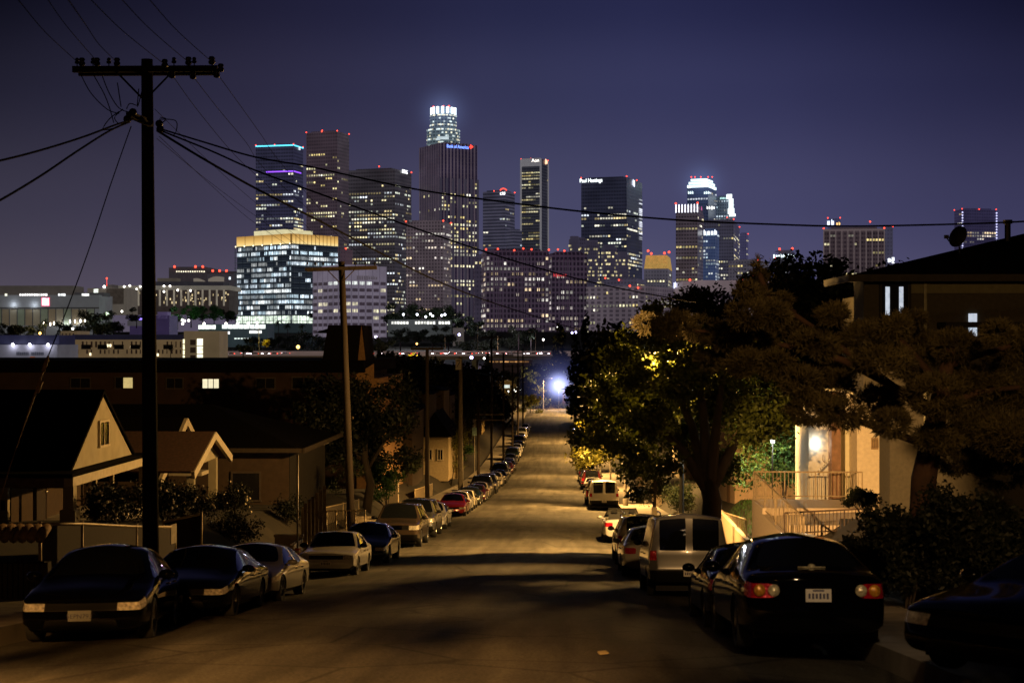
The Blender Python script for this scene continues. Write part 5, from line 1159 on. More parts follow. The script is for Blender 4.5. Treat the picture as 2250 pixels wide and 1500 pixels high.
cottR=thing('hillside_house','pale pink stucco house glimpsed behind the ficus','house',(10.2,74,H(10.2,74)-.5)); MB().b2(0,9,0,12,0,4.2).build('wall',mat('stucco_pink',(.5,.36,.27),.9,var=.12),cottR); q=MB(); q.add([(-.5,-.5,4.2),(9.5,-.5,4.2),(9.5,12.5,4.2),(-.5,12.5,4.2),(4.5,4,6.4),(4.5,8,6.4)],[(0,1,4),(1,2,5,4),(2,3,5),(3,0,4,5),(3,2,1,0)]); q.build('roof',ROOFD,cottR); window(cottR,(2.2,-.02,2.4),1.2,1.2,'y'); MB().b2(-.02,.0,2,3.4,0,2.2).build('door',mat('jamb_brown',(.2,.11,.06),.7),cottR)
cottR2=thing('hillside_house','cream stucco house behind the yellow hedges far down the right','house',(11.5,120,H(11.5,120)-.5)); MB().b2(0,10,0,14,0,4.6).build('wall',CREAM,cottR2); q=MB(); q.add([(-.5,-.5,4.6),(10.5,-.5,4.6),(10.5,14.5,4.6),(-.5,14.5,4.6),(5,4,6.6),(5,10,6.6)],[(0,1,4),(1,2,5,4),(2,3,5),(3,0,4,5),(3,2,1,0)]); q.build('roof',ROOFD,cottR2); window(cottR2,(3,-.02,2.4),1.3,1.2,'y')
# dark trees standing behind on the right and along the valley
GT='dark trees behind the right hand houses'
for px,top,D,h,kind,lb in [(1838,583,95,13,'round','tall dark tree crown left of the dark roof, biggest there'),(1880,600,100,12,'round','dark tree crown touching the dark roof'),(1770,612,92,12,'round','dark tree crown between the pine tip and the tall crown'),(1725,612,105,10,'round','small dark tree just right of the pine tip'),(1800,660,90,12,'round','dark tree below the tall crown'),(1580,640,140,13,'round','dark tree left of the pine tip'),(1545,645,150,14,'cypress','slim dark cypress left of the pine tip'),(1615,630,130,14,'cypress','slim dark cypress beside the pine tip'),
      (1290,700,300,22,'cypress','tall dark cypress where the lowest cable ends'),(1312,730,290,18,'cypress','dark cypress right of the tallest one'),(1268,735,310,16,'cypress','dark cypress left of the tallest one'),(1228,715,380,24,'cypress','dark tower like tree above the white glare'),(1240,760,360,16,'round','dark round tree behind the white glare'),(1205,775,380,15,'round','dark round tree left of the white glare'),(1330,696,280,19,'palm','palm with dark fronds among the cypresses'),(1345,705,270,17,'palm','second palm right of the cypresses'),(1400,690,240,18,'round','dark round tree above the ficus'),(1370,720,230,16,'round','dark round tree behind the ficus top'),(1275,850,345,8,'round','low dark tree beside the far street lamp'),(1180,850,355,8,'round','small dark tree at the far crossing'),(1232,862,362,8,'round','low dark tree under the white glare'),(1215,900,350,3.2,'round','dark shrub bank across the far crossing'),(1245,893,352,4,'round','dark shrub beside the crossing lamp'),(1165,868,340,6,'round','yellow green tree near the last poles')]:
    v=P(px,top,D); z=v.z-h; bg_tree(kind,v.x,D,h,lb,GT,z=z,m=LF_HEDGE if 'yellow' in lb else None)

tree('street_tree','street tree overhanging the photographer at the right kerb',7.2,-1.0,[(random.uniform(-9.0,1.5),random.uniform(-.5,5),random.uniform(5.7,8.2),1.0,1.0,.5) for _ in range(34)],9000,.13,LF_DARK,([(0,0,-.2),(0,.2,3),(-.6,1,6)],[.25,.2,.1]))

tree('street_tree','thin branched street tree at the left kerb beside the photographer',-7.2,1.0,[(random.uniform(1.0,9.5),random.uniform(-1.5,4),random.uniform(4.3,6.6),.8,1.3,.35) for _ in range(15)],800,.15,LF_DARK,([(0,0,-.2),(.2,.2,3),(3,1,5.6)],[.2,.15,.06]))

# dark houses and trees filling the left side of the valley
random.seed(41)
NIGHTW=[mat('night_wall_%d'%i,c,.9,var=.2) for i,c in enumerate(((.09,.06,.035),(.14,.1,.06),(.07,.055,.05)))]
_hl=['dark bungalow roof left of the short black pole','dark two storey house above the lit bushes','low dark house right of the tallest far pole','dark house with one lit window under the freeway','dark gabled house beside the long ochre building','small dark house near the lower double crossarm','dark flat fronted house behind the big black tree','dark house roof below the lavender block']
for i,(px,top,eave,D,w) in enumerate(((985,848,868,190,9),(905,838,858,180,10),(1090,880,893,240,9),(960,812,826,300,14),(1118,868,880,340,12),(1062,905,918,215,8),(845,845,866,160,10),(880,800,818,330,18))):
    pr=min(px+w/D*FPX,1235-FPX*(CX+11.5)/D-6); cottage(pr-w/D*FPX,pr,top,eave,D,9,_hl[i],NIGHTW[i%3],lit=(YG if i%2 else WG) if i in (1,3,6) else None)
for i,(px,top,D,h,kind) in enumerate(((815,790,150,10,'round'),(850,800,170,11,'round'),(885,815,200,11,'round'),(920,800,230,12,'round'),(950,830,210,9,'round'),(975,795,290,12,'round'),(1000,815,260,11,'round'),(1025,838,240,9,'round'),(1060,812,330,12,'round'),(1085,845,300,9,'round'),(1045,850,265,8,'round'),(1110,885,290,7,'round'),(1150,830,400,12,'round'),(1165,808,430,13,'round'),(1185,822,400,11,'round'),(900,775,380,14,'round'),(860,778,360,13,'round'),(940,782,420,13,'round'),(1128,812,440,12,'round'),(830,770,300,13,'cypress'),(1070,778,430,14,'cypress'))):
    v=P(px,top,D); bg_tree(kind,v.x,D,h,'dark tree in the black mass of trees left of the street','dark trees filling the left of the valley',z=v.z-h,m=LF_BLACK)

tree('ficus_tree','second ficus glowing yellow around its street lamp beyond the white van',7.6,112,[(random.uniform(-4.2,0),random.uniform(-3.2,1),random.uniform(3.2,8.2),1.1,1.1,.8) for _ in range(20)],9000,.13,leafmat('lit_ficus_leaf',(.12,.115,.015),.3),([(0,0,-.2),(0,0,2),(-1,0,5)],[.3,.25,.1]))
# ------------------------------------------------------------------ the city beyond; unlit parts carry emission in place of city light
PAL={'warm':[(1,.85,.42),(1,.9,.55),(.95,.75,.3),(.9,.85,.5),(1,.95,.75)],'mix':[(1,.88,.5),(1,.95,.75),(.85,.92,1),(1,.8,.4),(.8,.85,.7)],'cool':[(.75,.88,1),(.85,.95,1),(.6,.78,.9),(.95,1,1)],'rose':[(1,.85,.7),(1,.95,.85),(.9,.8,.75),(1,.75,.45)]}
def litset(nu,nv,prob,run=.55,pal='warm',smax=1.0,rows=None):
    """which windows of a face are lit: office-like, in runs along a floor"""
    out=[]
    for j in range(nv):
        pr=1.2*prob*math.exp(random.gauss(-.35,.95))
        if rows and j in rows: pr=rows[j]
        pr=min(.92,pr); on=random.random()<pr; c0=random.choice(PAL[pal]); s0=smax*random.choice((.25,.4,.6,.85,1))
        for i in range(nu):
            if random.random()>run: on=random.random()<pr; 
            if random.random()<.25: c0=random.choice(PAL[pal]); s0=smax*random.choice((.15,.25,.4,.6,.85,1.1))
            if on: s=s0*random.uniform(.55,1.15); out.append((i,j,tuple(c*s for c in c0)))
    return out
def put_windows(root, items, cap):
    """items: (four corners, colour).  The largest ones are parts of their own, the rest one mass"""
    random.shuffle(items)
    own=items[:cap] if len(items)>cap else items; rest=items[cap:] if len(items)>cap else []
    for q4,c in own:
        q=MB(); o=[sum(p[i] for p in q4)/4 for i in range(3)]
        q.quad(*[tuple(p[i]-o[i] for i in range(3)) for p in q4],0,c); w=q.build('window',WIN,root,glow=True); w.location=o
    if rest:
        q=MB(); [q.quad(*q4,0,c) for q4,c in rest]; w=q.build('windows',WIN,root,glow=True); w['kind']='stuff'
def frame(px0,pxc,px1,D):
    A_,B_=max(1,pxc-px0),max(1,px1-pxc); th=math.atan2(B_,A_); th=min(max(th,R(6)),R(84))
    c=P(pxc,750,D); 
    fw=Vector((FX,FY,0)); ri=Vector((RX,RY,0)); dl=ri*-cos(th)+fw*sin(th); dr=ri*sin(th)+fw*cos(th)
    # lengths so that the far ends land on px0 and px1 in perspective
    def ln(px,d):
        k=(px-1125)/FPX; X0=(pxc-1125)/FPX*D; dx,dz=d.dot(ri),d.dot(fw)
        den=(dx-k*dz); return (k*D-X0)/den if abs(den)>1e-6 else 10
    return c,dl,dr,max(3,ln(px0,dl)),max(3,ln(px1,dr))
def block(root,o,dl,dr,La,Lb,z0,z1,m,name='facade'):
    q=MB(); a=[o,o+dl*La,o+dl*La+dr*Lb,o+dr*Lb]
    lo=[(p.x,p.y,z0) for p in a]; hi=[(p.x,p.y,z1) for p in a]
    q.add(lo+hi,[(0,4,5,1),(3,7,4,0),(1,5,6,2),(2,6,7,3),(4,7,6,5)]); return q.build(name,m,root,uvf=True)
def grid_windows(o,d,n,L_,z0,z1,bw,fh,wf,hf,lit,off=.25):
    nu=max(1,int(L_/bw)); items=[]; b=L_/nu; n=n*off
    for i,j,c in lit(nu,max(1,int((z1-z0)/fh))):
        u0=(i+.5-wf/2)*b; u1=(i+.5+wf/2)*b; za=z1-(j+.5+hf/2)*fh; zb=z1-(j+.5-hf/2)*fh
        p0=o+d*u0+n; p1=o+d*u1+n; items.append(((tuple((p0.x,p0.y,za)),(p1.x,p1.y,za),(p1.x,p1.y,zb),(p0.x,p0.y,zb)),c))
    return items
def beacons(root,pts,r,m=RED):
    for p in pts: 
        q=MB(); q.ball(p,r,6); q.build('beacon_light',m,root)
def tower(label,px0,pxc,px1,top,D,fm,bw=3.2,fh=4,wf=.7,hf=.5,prob=.25,pal='warm',cap=40,run=.6,topgap=1,probR=None,smax=1.0,name='office_tower',cat='tower',rows=None,basepy=None,beac=(),br=.75,rowsR=None):
    c,dl,dr,La,Lb=frame(px0,pxc,px1,D); g=H(c.x,c.y)-2 if basepy is None else P2z(basepy,D)
    t=thing(name,label,cat,(c.x,c.y,g)); z1=P2z(top,D)-g; o=Vector((0,0,0))
    m=facade(*fm) if isinstance(fm,tuple) else fm
    block(t,o,dl,dr,La,Lb,0,z1,m)
    it=grid_windows(o,dl,-dr,La,0,z1-topgap*fh,bw,fh,wf,hf,lambda a,b:litset(a,b,prob,run,pal,smax,rows))
    it+=grid_windows(o,dr,-dl,Lb,0,z1-topgap*fh,bw,fh,wf,hf,lambda a,b:litset(a,b,prob if probR is None else probR,run,pal,smax,rowsR))
    put_windows(t,it,cap)
    q=MB(); ins=.12; a=[o+dl*La*ins+dr*Lb*ins,o+dl*La*(1-ins)+dr*Lb*ins,o+dl*La*(1-ins)+dr*Lb*(1-ins),o+dl*La*ins+dr*Lb*(1-ins)]; hh=min(5,z1*.06)
    q.add([(p.x,p.y,z1) for p in a]+[(p.x,p.y,z1+hh*.35) for p in a],[(4,5,6,7),(0,4,5,1),(1,5,6,2),(2,6,7,3),(3,7,4,0)]); q.build('roof_plant',m,t,uvf=True)
    bp=[]
    for b in beac:
        if isinstance(b,str):
            pp={'l':o+dl*La,'c':o,'r':o+dr*Lb,'m':o+dl*La*.5,'n':o+dr*Lb*.5}[b]; bp.append((pp.x,pp.y,z1+br))
        else: v=P(b[0],b[1],D); bp.append((v.x-c.x,v.y-c.y,v.z-g))
    if bp: beacons(t,bp,br)
    return t,c,dl,dr,La,Lb,g,z1
def face_sign(T,px,py,h,s,col,strength,face='l',blocks=None,name='sign',extr=.2,aspect=1.0):
    """illuminated lettering on a tower face, centred at photo pixel px,py; blocks = n for lettering the photo leaves unreadable"""
    t,c,dl,dr,La,Lb,g,z1=T; d,n=(dl,-dr) if face=='l' else (dr,-dl)
    fw=Vector((FX,FY,0)); ri=Vector((RX,RY,0)); D=(c-Vector((CX,0,CZ))).dot(fw); k=(px-1125)/FPX; X0=(c-Vector((CX,0,0))).dot(ri)
    dx,dz=d.dot(ri),d.dot(fw); u=(k*D-X0)/(dx-k*dz); Dp=D+u*dz
    loc=d*u+n*.9+Vector((0,0,P2z(py,Dp)-g)); right=d if d.dot(ri)>0 else -d; rz=math.atan2(right.y,right.x)
    m=glowmat('sign_%.2f_%.2f_%.2f_%.1f'%(*col,strength),col,strength)
    if blocks:
        q=MB(); w=h*.62
        for i in range(blocks):
            x=(i-(blocks-1)/2)*w; k2=random.choice((0,1,2)); q.box((x,0,0),(w*.66,.3,h*(.62 if k2 else .95))); 
            if k2==2: q.box((x-w*.22,0,h*.3),(w*.2,.3,h*.5))
        o=q.build(name,m,t); o.location=loc; o.rotation_euler=(0,0,rz); return o
    o=text(name,s,h*1.2,m,t,loc,(pi/2,0,rz),extr); o.scale=(aspect,1,1); return o
def faceloc(T,px,py,face,off):
    t,c,dl,dr,La,Lb,g,z1=T; d,n=(dl,-dr) if face=='l' else (dr,-dl)
    fw=Vector((FX,FY,0)); ri=Vector((RX,RY,0)); D=(c-Vector((CX,0,0))).dot(fw); k=(px-1125)/FPX; X0=(c-Vector((CX,0,0))).dot(ri)
    u=(k*D-X0)/(d.dot(ri)-k*d.dot(fw)); return d*u+n*off+Vector((0,0,P2z(py,D+u*d.dot(fw))-g))
def L3(a,b,c): return lin((a,b,c))
F=lambda n,w,g,bw,fh,wf,hf,es=.92: (n,L3(*w),L3(*g),bw,fh,wf,hf,es)
# teal crowned tower
T=tower('dark tower with a teal light line around its roof and a violet line lower down',562,645,666,318,1900,F('f_teal',(46,45,66),(30,30,44),3.4,4.2,.8,.55),3.4,4.2,prob=.16,pal='mix',rows={10:.5,11:.35,12:.3,17:.55,18:.5,19:.4,26:.75,27:.8,28:.75,29:.5},beac=('l','c','r','m'),topgap=4)
def edge_line(T,zoff,th,col,s,nm,f0=0,f1=1,g1=1):
    t,c,dl,dr,La,Lb,g,z1=T; m=glowmat('line_%.2f_%.2f_%.2f'%col,col,s); q=MB(); z=z1+zoff
    for d,n,L_,a,b in ((dl,-dr,La,f0,f1),(dr,-dl,Lb,0,g1)):
        p0=d*L_*a+n*.6; p1=d*L_*b+n*.6; q.add([(p0.x,p0.y,z-th),(p1.x,p1.y,z-th),(p1.x,p1.y,z),(p0.x,p0.y,z)],[(0,1,2,3)])
    return q.build(nm,m,t)
edge_line(T,0.2,1.7,(.12,.75,1),1.6,'teal_light_line'); edge_line(T,P2z(375,1900)-P2z(318,1900),1.5,(.3,.08,1),1.7,'violet_light_line',0,.72,.75)
face_sign(T,657,327,4.6,'EY',(.75,.9,1),1.5,'r')
# brown tower
tower('tall plain brown tower with red beacons on its roof',673,741,767,289,1750,F('f_brown',(60,50,58),(38,30,38),3,3.9,.6,.5),3,3.9,.6,.5,prob=.16,beac=('l','c','r','m',(708,287)),topgap=6,rows={7:.3,8:.28,25:.5},probR=.06,rowsR={})
# wide tower with KPMG sign
T=tower('wide dark tower with white KPMG sign',766,868,904,371,1650,F('f_wide',(52,48,54),(33,30,35),3.1,3.9,.72,.5),3.1,3.9,.6,.45,prob=.34,cap=60,pal='mix',run=.3,beac=('r',(833,366)),topgap=4,rows={7:.8,12:.9,13:.85,14:.8,16:.8,26:.7,27:.8,34:.75})
face_sign(T,888,378,4.6,'KPMG',(.95,1,1),2.2,'r')
# striped tower with bank sign
T=tower('striped dark tower with blue Bank of America sign and red emblem',921,968,1049,314,1600,F('f_stripe',(76,66,76),(28,22,42),4.0,3.9,.5,.97),3.5,3.9,.62,.55,prob=.05,probR=.45,pal='warm',cap=70,run=.3,beac=(),topgap=10,rowsR={0:.1,2:.12,4:.15,5:.7})
face_sign(T,1005,323,4.0,'Bank of America',(.16,.28,1),2.6,'r',aspect=.8)
t,c,dl,dr,La,Lb,g,z1=T
for k in range(12):
    nb_=max(1,int(Lb/7.0)); 
    if k>nb_: break
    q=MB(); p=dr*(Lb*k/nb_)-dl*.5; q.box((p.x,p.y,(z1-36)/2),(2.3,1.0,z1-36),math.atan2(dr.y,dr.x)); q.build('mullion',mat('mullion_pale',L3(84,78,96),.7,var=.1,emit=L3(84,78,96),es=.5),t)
v=faceloc(T,1034,323,'r',1.2); em=MB(); s_=4.6; rr_=math.atan2(dr.y,dr.x)
for k in range(4): em.box((k*.9-1.3,0,(k%2)*.4),(2.2-.2*k,.3,1.0),0,0,0,.78 if k%2 else -.78)
em.add([(2.6,-.1,0),(-.6,-.1,2.4),(-1.4,-.1,1.6),(.6,-.1,0),(-1.4,-.1,-1.6),(-.6,-.1,-2.4)],[(0,1,2,3),(0,3,4,5)])
e_=em.build('sign_emblem',glowmat('emblem_red',(1,.06,.04),2.2),t); e_.location=v; e_.rotation_euler=(0,0,rr_)
# round stepped tower with white crown
D=1900; c=P(974,750,D); g=H(c.x,c.y)-2; t=thing('crowned_tower','tallest round stepped tower with a glowing white crown','tower',(c.x,c.y,g)); w=lambda px: px/FPX*D
USB=facade(*F('f_usb',(92,108,116),(40,48,58),3.2,3.9,.45,.45,.75))
q=MB(); zt=P2z(254,D)-g; zs_=P2z(286,D)-g; z3=P2z(268,D)-g
q.lathe((0,0,0),[(w(36),0),(w(36),zs_),(w(29),zs_),(w(29),zt),(.01,zt)],24); q.build('shaft',USB,t,uvf=True)
q=MB(); q.lathe((0,0,0),[(w(26.5),zt),(w(26.5),P2z(238,D)-g),(.01,P2z(238,D)-g)],24); q.build('crown_core',mat('crown_core',(.2,.25,.3),.6,emit=(.5,.75,.9),es=.22),t)
CRW=glowmat('crown_white',(.8,.95,1),3.0)
for k in range(15):
    a=2*pi*(k+.3)/15; q=MB(); x,y=w(27.2)*cos(a),w(27.2)*sin(a); q.box((x,y,(zt+P2z(237,D)-g)/2),(1.2,3.0,P2z(237,D)-g-zt-random.uniform(0,2)),a); q.build('crown_fin',CRW,t)
it=[]
for ring,(r_,za,zb_) in enumerate(((w(29.2),zs_,zt),(w(36.2),zs_-40,zs_))):
    for j in range(int((zb_-za)/3.9)):
        for k in range(-14,15):
            a=-pi/2+YAW+k*.11; br_=.5 if j%4==0 else .12
            if random.random()<(.75 if j%3==0 else .3):
                u=Vector((-sin(a),cos(a),0))*1.1; p=Vector((cos(a),sin(a),0))*(r_+.25); zz=zb_-(j+.6)*3.9; s=random.uniform(.2,.9); cc=random.choice(((.85,1,1),(1,.95,.7)))
                it.append((((p-u).x,(p-u).y,zz),((p+u).x,(p+u).y,zz),((p+u).x,(p+u).y,zz+1.9),((p-u).x,(p-u).y,zz+1.9)))
                it[-1]=(it[-1],tuple(x*s for x in cc))
put_windows(t,it,40)
beacons(t,[(w(-20),-w(18),P2z(238,D)-g),(w(14),-w(22),P2z(237,D)-g),(0,0,P2z(234,D)-g)],1.2)
q=MB(); q.box((w(2),-w(36.5),P2z(308,D)-g),(w(26),.5,w(6))); q.box((w(-9),-w(36.6),P2z(311,D)-g),(w(10),.5,w(4))); q.build('flood_light',mat('flood',(.7,.8,.85),.6,var=.6,scale=.3,emit=(.8,.95,1),es=.9),t)
# others
T=tower('grey banded tower with white citi sign and red arc',1061,1110,1131,420,1850,F('f_citi',(66,64,80),(38,38,50),40,3.9,1,.5),3.3,3.9,.75,.45,prob=.07,pal='mix',beac=('m','r'),topgap=5)
face_sign(T,1105,425,5.0,'citi',(1,1,1),2.4,'l')
t,c,dl,dr,La,Lb,g,z1=T; v=faceloc(T,1107,419,'l',1.2); q=MB(); q.tube([(v.x+x,v.y-.8,v.z+2.2*sqrt_) for x,sqrt_ in ((-4,0),(-2.4,.75),(0,1.1),(2.4,.75),(4,0))],.8,5); q.build('sign_arc',glowmat('arc_red',(1,.08,.05),2),t)
tower('low banded annexe beside the grey citi tower',1112,1128,1147,506,1840,F('f_citi',(66,64,80),(38,38,50),40,3.9,1,.5),3.3,3.9,.75,.45,prob=.1,pal='cool',topgap=1)
T=tower('slim pale edged tower with a bright sign at its top',1145,1188,1204,349,1950,F('f_slim',(42,42,50),(26,26,34),3.2,3.8,.9,.45),3.2,3.8,.85,.42,prob=.4,probR=.03,pal='warm',smax=.55,cap=50,beac=('l','r','m'),topgap=3,run=.75)
t,c,dl,dr,La,Lb,g,z1=T; PALE=mat('pale_frame',L3(150,148,150),.6,var=.1,emit=L3(128,125,130),es=.85)
q=MB()
for p in (dl*La,Vector((0,0,0)),dr*Lb): q.box((p.x,p.y,z1/2),(2.0,2.0,z1),math.atan2(dl.y,dl.x))
p=dl*La*.5; q.box((p.x,p.y,z1-4),(La,2.0,10),math.atan2(dl.y,dl.x)); q.build('frame_column',PALE,t)
face_sign(T,1177,353,5,'Aon',(1,.9,.8),2.6,'l',aspect=1.0); face_sign(T,1199,356,7,'',(1,.5,.3),2.4,'r',blocks=2)
T=tower('black slab tower with white Paul Hastings sign',1277,1377,1411,389,1700,F('f_slab',(36,37,52),(24,25,38),3.0,3.9,.75,.5),3.0,3.9,.72,.48,prob=.36,pal='mix',cap=70,topgap=7,beac=('l','c',(1399,396)),rows={0:.12,1:.2,10:.75,11:.3,20:.85,21:.7,22:.5})
face_sign(T,1299,397,5.0,'Paul Hastings',(.9,1,1),2.6,'l',aspect=.82); face_sign(T,1391,403,7.5,'',(.8,.85,1),2.4,'r',blocks=2)
q=MB(); t,c,dl,dr,La,Lb,g,z1=T; it=[]
for k in range(22):
    if random.random()<.75:
        z=P2z(434+k*4.2,1720)-g; p0=dr*Lb*.78-dl*.4; p1=dr*Lb*.99-dl*.4; s=random.uniform(.2,.9); it.append((((p0.x,p0.y,z),(p1.x,p1.y,z),(p1.x,p1.y,z+1.5),(p0.x,p0.y,z+1.5)),(.85*s,.88*s,1*s)))
put_windows(t,it,30)
# tower with lit stepped crown
D=1900; T=tower('blue glass tower with a bright stepped white crown',1510,1556,1574,412,D,F('f_crown',(40,46,70),(28,33,50),3.0,3.9,.7,.5),3,3.9,.7,.5,prob=.17,pal='mix',topgap=1)
t,c,dl,dr,La,Lb,g,z1=T
for k,(i0,py0,py1) in enumerate(((.0,411,405.5),(.05,404,398.5),(.12,397,391.5))):
    za,zb_=P2z(py0,D)-g,P2z(py1,D)-g; o=dl*La*i0+dr*Lb*i0; o=o-dl*.4*0
    q=MB(); a=[o,o+dl*La*(1-2*i0),o+dl*La*(1-2*i0)+dr*Lb*(1-2*i0),o+dr*Lb*(1-2*i0)]
    q.add([(p.x,p.y,za) for p in a]+[(p.x,p.y,zb_) for p in a],[(0,4,5,1),(1,5,6,2),(2,6,7,3),(3,7,4,0),(4,7,6,5)]); q.build('crown_tier',glowmat('tier_white',(.78,.97,1),1.9),t)
    q=MB(); a2=[p+(Vector((0,0,0))) for p in a]; q.add([(p.x,p.y,zb_) for p in a2]+[(p.x,p.y,zb_+w(1.5)) for p in a2],[(0,4,5,1),(1,5,6,2),(2,6,7,3),(3,7,4,0),(4,7,6,5)]); q.build('crown_step',mat('crown_slot',(.2,.3,.34),.5,emit=(.2,.4,.45),es=.5),t)
for dpx in (1518,1562): face_sign(T,dpx if dpx<1556 else 1553,424,4,'',(.8,1,1),1.6,'l',blocks=3,name='flood_light')
beacons(t,[(P(x,389,D).x-c.x,P(x,389,D).y-c.y,P2z(389,D)-g) for x in (1519,1527,1540,1556,1565)],.8)
T=tower('office tower topped by eight white light fins',1485,1533,1547,466,1700,F('f_fins',(66,58,66),(34,29,36),3.1,4,.66,.5),3.1,4,.66,.5,prob=.3,pal='warm',cap=50,probR=.06)
t,c,dl,dr,La,Lb,g,z1=T
for k in range(8):
    p=dl*La*(k/7*.98+.01)-dr*.4; q=MB(); q.box((p.x,p.y,z1+4.3),(1.1,1.1,P2z(448,1700)-P2z(466,1700)),0); q.build('light_fin',glowmat('fin_white',(.85,.88,1),2.2),t)
block(t,dl*1+dr*1,dl,dr,La-2,Lb-2,z1,z1+8,facade(*F('f_fins',(66,58,66),(34,29,36),3.1,4,.66,.5)),'crown_wall')
beacons(t,[(p.x,p.y,z1+10) for p in (dl*La,Vector((0,0,0)))],1.1); face_sign(T,1540,459,5,'',(1,.2,.6),1.0,'r',blocks=1)
T=tower('stepped tower with a white flood lit right corner',1573,1606,1613,432,1950,F('f_step',(62,72,84),(38,44,54),2.8,3.8,.55,.5),2.8,3.8,.55,.5,prob=.22,pal='cool',smax=.8)
t,c,dl,dr,La,Lb,g,z1=T; q=MB()
for px0,px1,py0,py1 in ((1597,1608,427,437),(1602,1611,437,458),(1600,1613,458,470),(1603,1616,470,475)):
    a=P(px0,py1,1946); b=P(px1,py0,1946); q.b2(a.x-c.x,b.x-c.x,a.y-c.y-3,a.y-c.y+6,a.z-g,b.z-g)
q.build('flood_lit_corner',glowmat('corner_white',(.85,.97,1),1.6),t)
face_sign(T,1590,436,3,'',(.6,1,.95),1.2,'l',blocks=5,name='flood_light')
tower('lit office block in front of the stepped tower',1548,1612,1625,483,1760,F('f_front',(56,54,68),(34,33,44),2.8,3.8,.62,.5),2.8,3.8,.62,.5,prob=.3,pal='warm',cap=50,beac=('c','r',(1598,478)),rows={3:.3})
q=None
T=tower('slim block with white sign between the finned and stepped towers',1545,1572,1580,505,1730,F('f_blue',(54,66,96),(40,52,84),2.6,3.6,.7,.6),2.6,3.6,.7,.55,prob=.35,pal='cool',smax=.7); face_sign(T,1561,512,6.5,'',(.9,.95,1),2.0,'l',blocks=4); face_sign(T,1562,457,4,'',(1,1,.95),1.6,'l',blocks=4,name='flood_light')
tower('small distant tower with two red beacons right of the stepped one',1626,1640,1644,513,2150,F('f_far1',(58,56,84),(46,44,68),3,3.8,.5,.5),3,3.8,.5,.5,prob=.12,beac=('r',),topgap=2)
tower('low wide block below the small distant tower',1600,1666,1690,572,1700,F('f_low1',(70,66,76),(48,45,56),3.2,3.9,.5,.5),3.2,3.9,.55,.5,prob=.12,rows={0:.55},beac=('c',),name='office_block',cat='building')
T=tower('grey stepped building with white sign standing alone on the right',1703,1742,1752,567,1800,F('f_ub',(62,60,70),(44,43,52),2.8,3.8,.6,.5),2.8,3.8,.6,.5,prob=.14,pal='mix',beac=('l','c'),name='office_block',cat='building')
t,c,dl,dr,La,Lb,g,z1=T; block(t,dl*2+dr*.5,dl,dr,La*.72,Lb*.8,z1,P2z(549,1800)-g,facade(*F('f_ub2',(50,49,60),(44,43,52),2.8,3.8,.6,.5)),'upper_block')
face_sign(T,1723,563,4.6,'',(.8,.95,1),2.0,'l',blocks=9); beacons(t,[(P(x,y,1795).x-c.x,P(x,y,1795).y-c.y,P2z(y,1795)-g) for x,y in ((1713,547),(1741,546))],1.3)
# pale pier block on the right
T=tower('broad brown block with pale vertical piers on the right skyline',1810,1943,1954,503,1300,F('f_pier',(58,48,52),(36,28,34),2.4,3.6,.7,.5),2.4,3.6,.7,.5,prob=.12,pal='warm',cap=60,beac=('l','c',(1912,487)),rows={14:.55,15:.62,17:.75,18:.5,19:.55},smax=.8)
t,c,dl,dr,La,Lb,g,z1=T
for k in range(11):
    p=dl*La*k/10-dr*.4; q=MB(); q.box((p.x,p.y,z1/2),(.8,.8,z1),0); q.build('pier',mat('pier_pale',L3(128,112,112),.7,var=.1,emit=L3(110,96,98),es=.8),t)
p=dl*La*.5-dr*.5; q=MB(); q.box((p.x,p.y,z1-.6),(La,1.1,1.6),math.atan2(dl.y,dl.x)); q.build('roof_band',mat('pier_pale',L3(128,112,112)),t)
T=tower('dim tower edge behind the pale pier block',1935,1962,1968,499,1500,F('f_dim',(60,58,76),(50,48,64),3,3.8,.5,.5),3,3.8,.5,.5,prob=.1,pal='cool',beac=('c',))
face_sign(T,1958,572,6,'',(.85,.9,1),2,'l',blocks=2)
T=tower('small building under construction peeking above the pale pier block',1819,1846,1852,480,1700,F('f_con',(56,56,86),(46,46,70),3,3.8,.5,.5),3,3.8,.5,.5,prob=.05,beac=('l','c'),name='office_block',cat='building'); face_sign(T,1825,490,7,'',(.75,.85,1),1.8,'l',blocks=2,name='work_light'); face_sign(T,1842,492,4,'',(1,.6,.2),1.6,'l',blocks=2,name='work_light')
T=tower('violet tinted tower with light dots up its edges at the far right',2097,2114,2189,460,2000,F('f_violet',(46,42,68),(36,33,56),3.4,4,.7,.5),3.4,4,.7,.5,prob=.03,probR=.3,pal='rose',beac=('l','c','n','r'),rowsR={0:.02,1:.02,2:.08,3:.1,4:.06})
t,c,dl,dr,La,Lb,g,z1=T
for p in (Vector((0,0,0))-dl*.5,dr*Lb-dl*.5):
    for k in range(14): q=MB(); q.ball((p.x,p.y-1,z1-4-k*3.6),1.05,5); q.build('edge_light',glowmat('edge_violet',(.6,.6,1),1.6),t)
T=tower('small blue lit building with white sign low on the right',1756,1791,1796,598,1900,F('f_play',(52,52,110),(46,46,100),3,3.8,.5,.5),3,3.8,.5,.5,prob=.02,name='office_block',cat='building'); face_sign(T,1777,603,4.2,'',(.8,.75,1),2.4,'l',blocks=8)
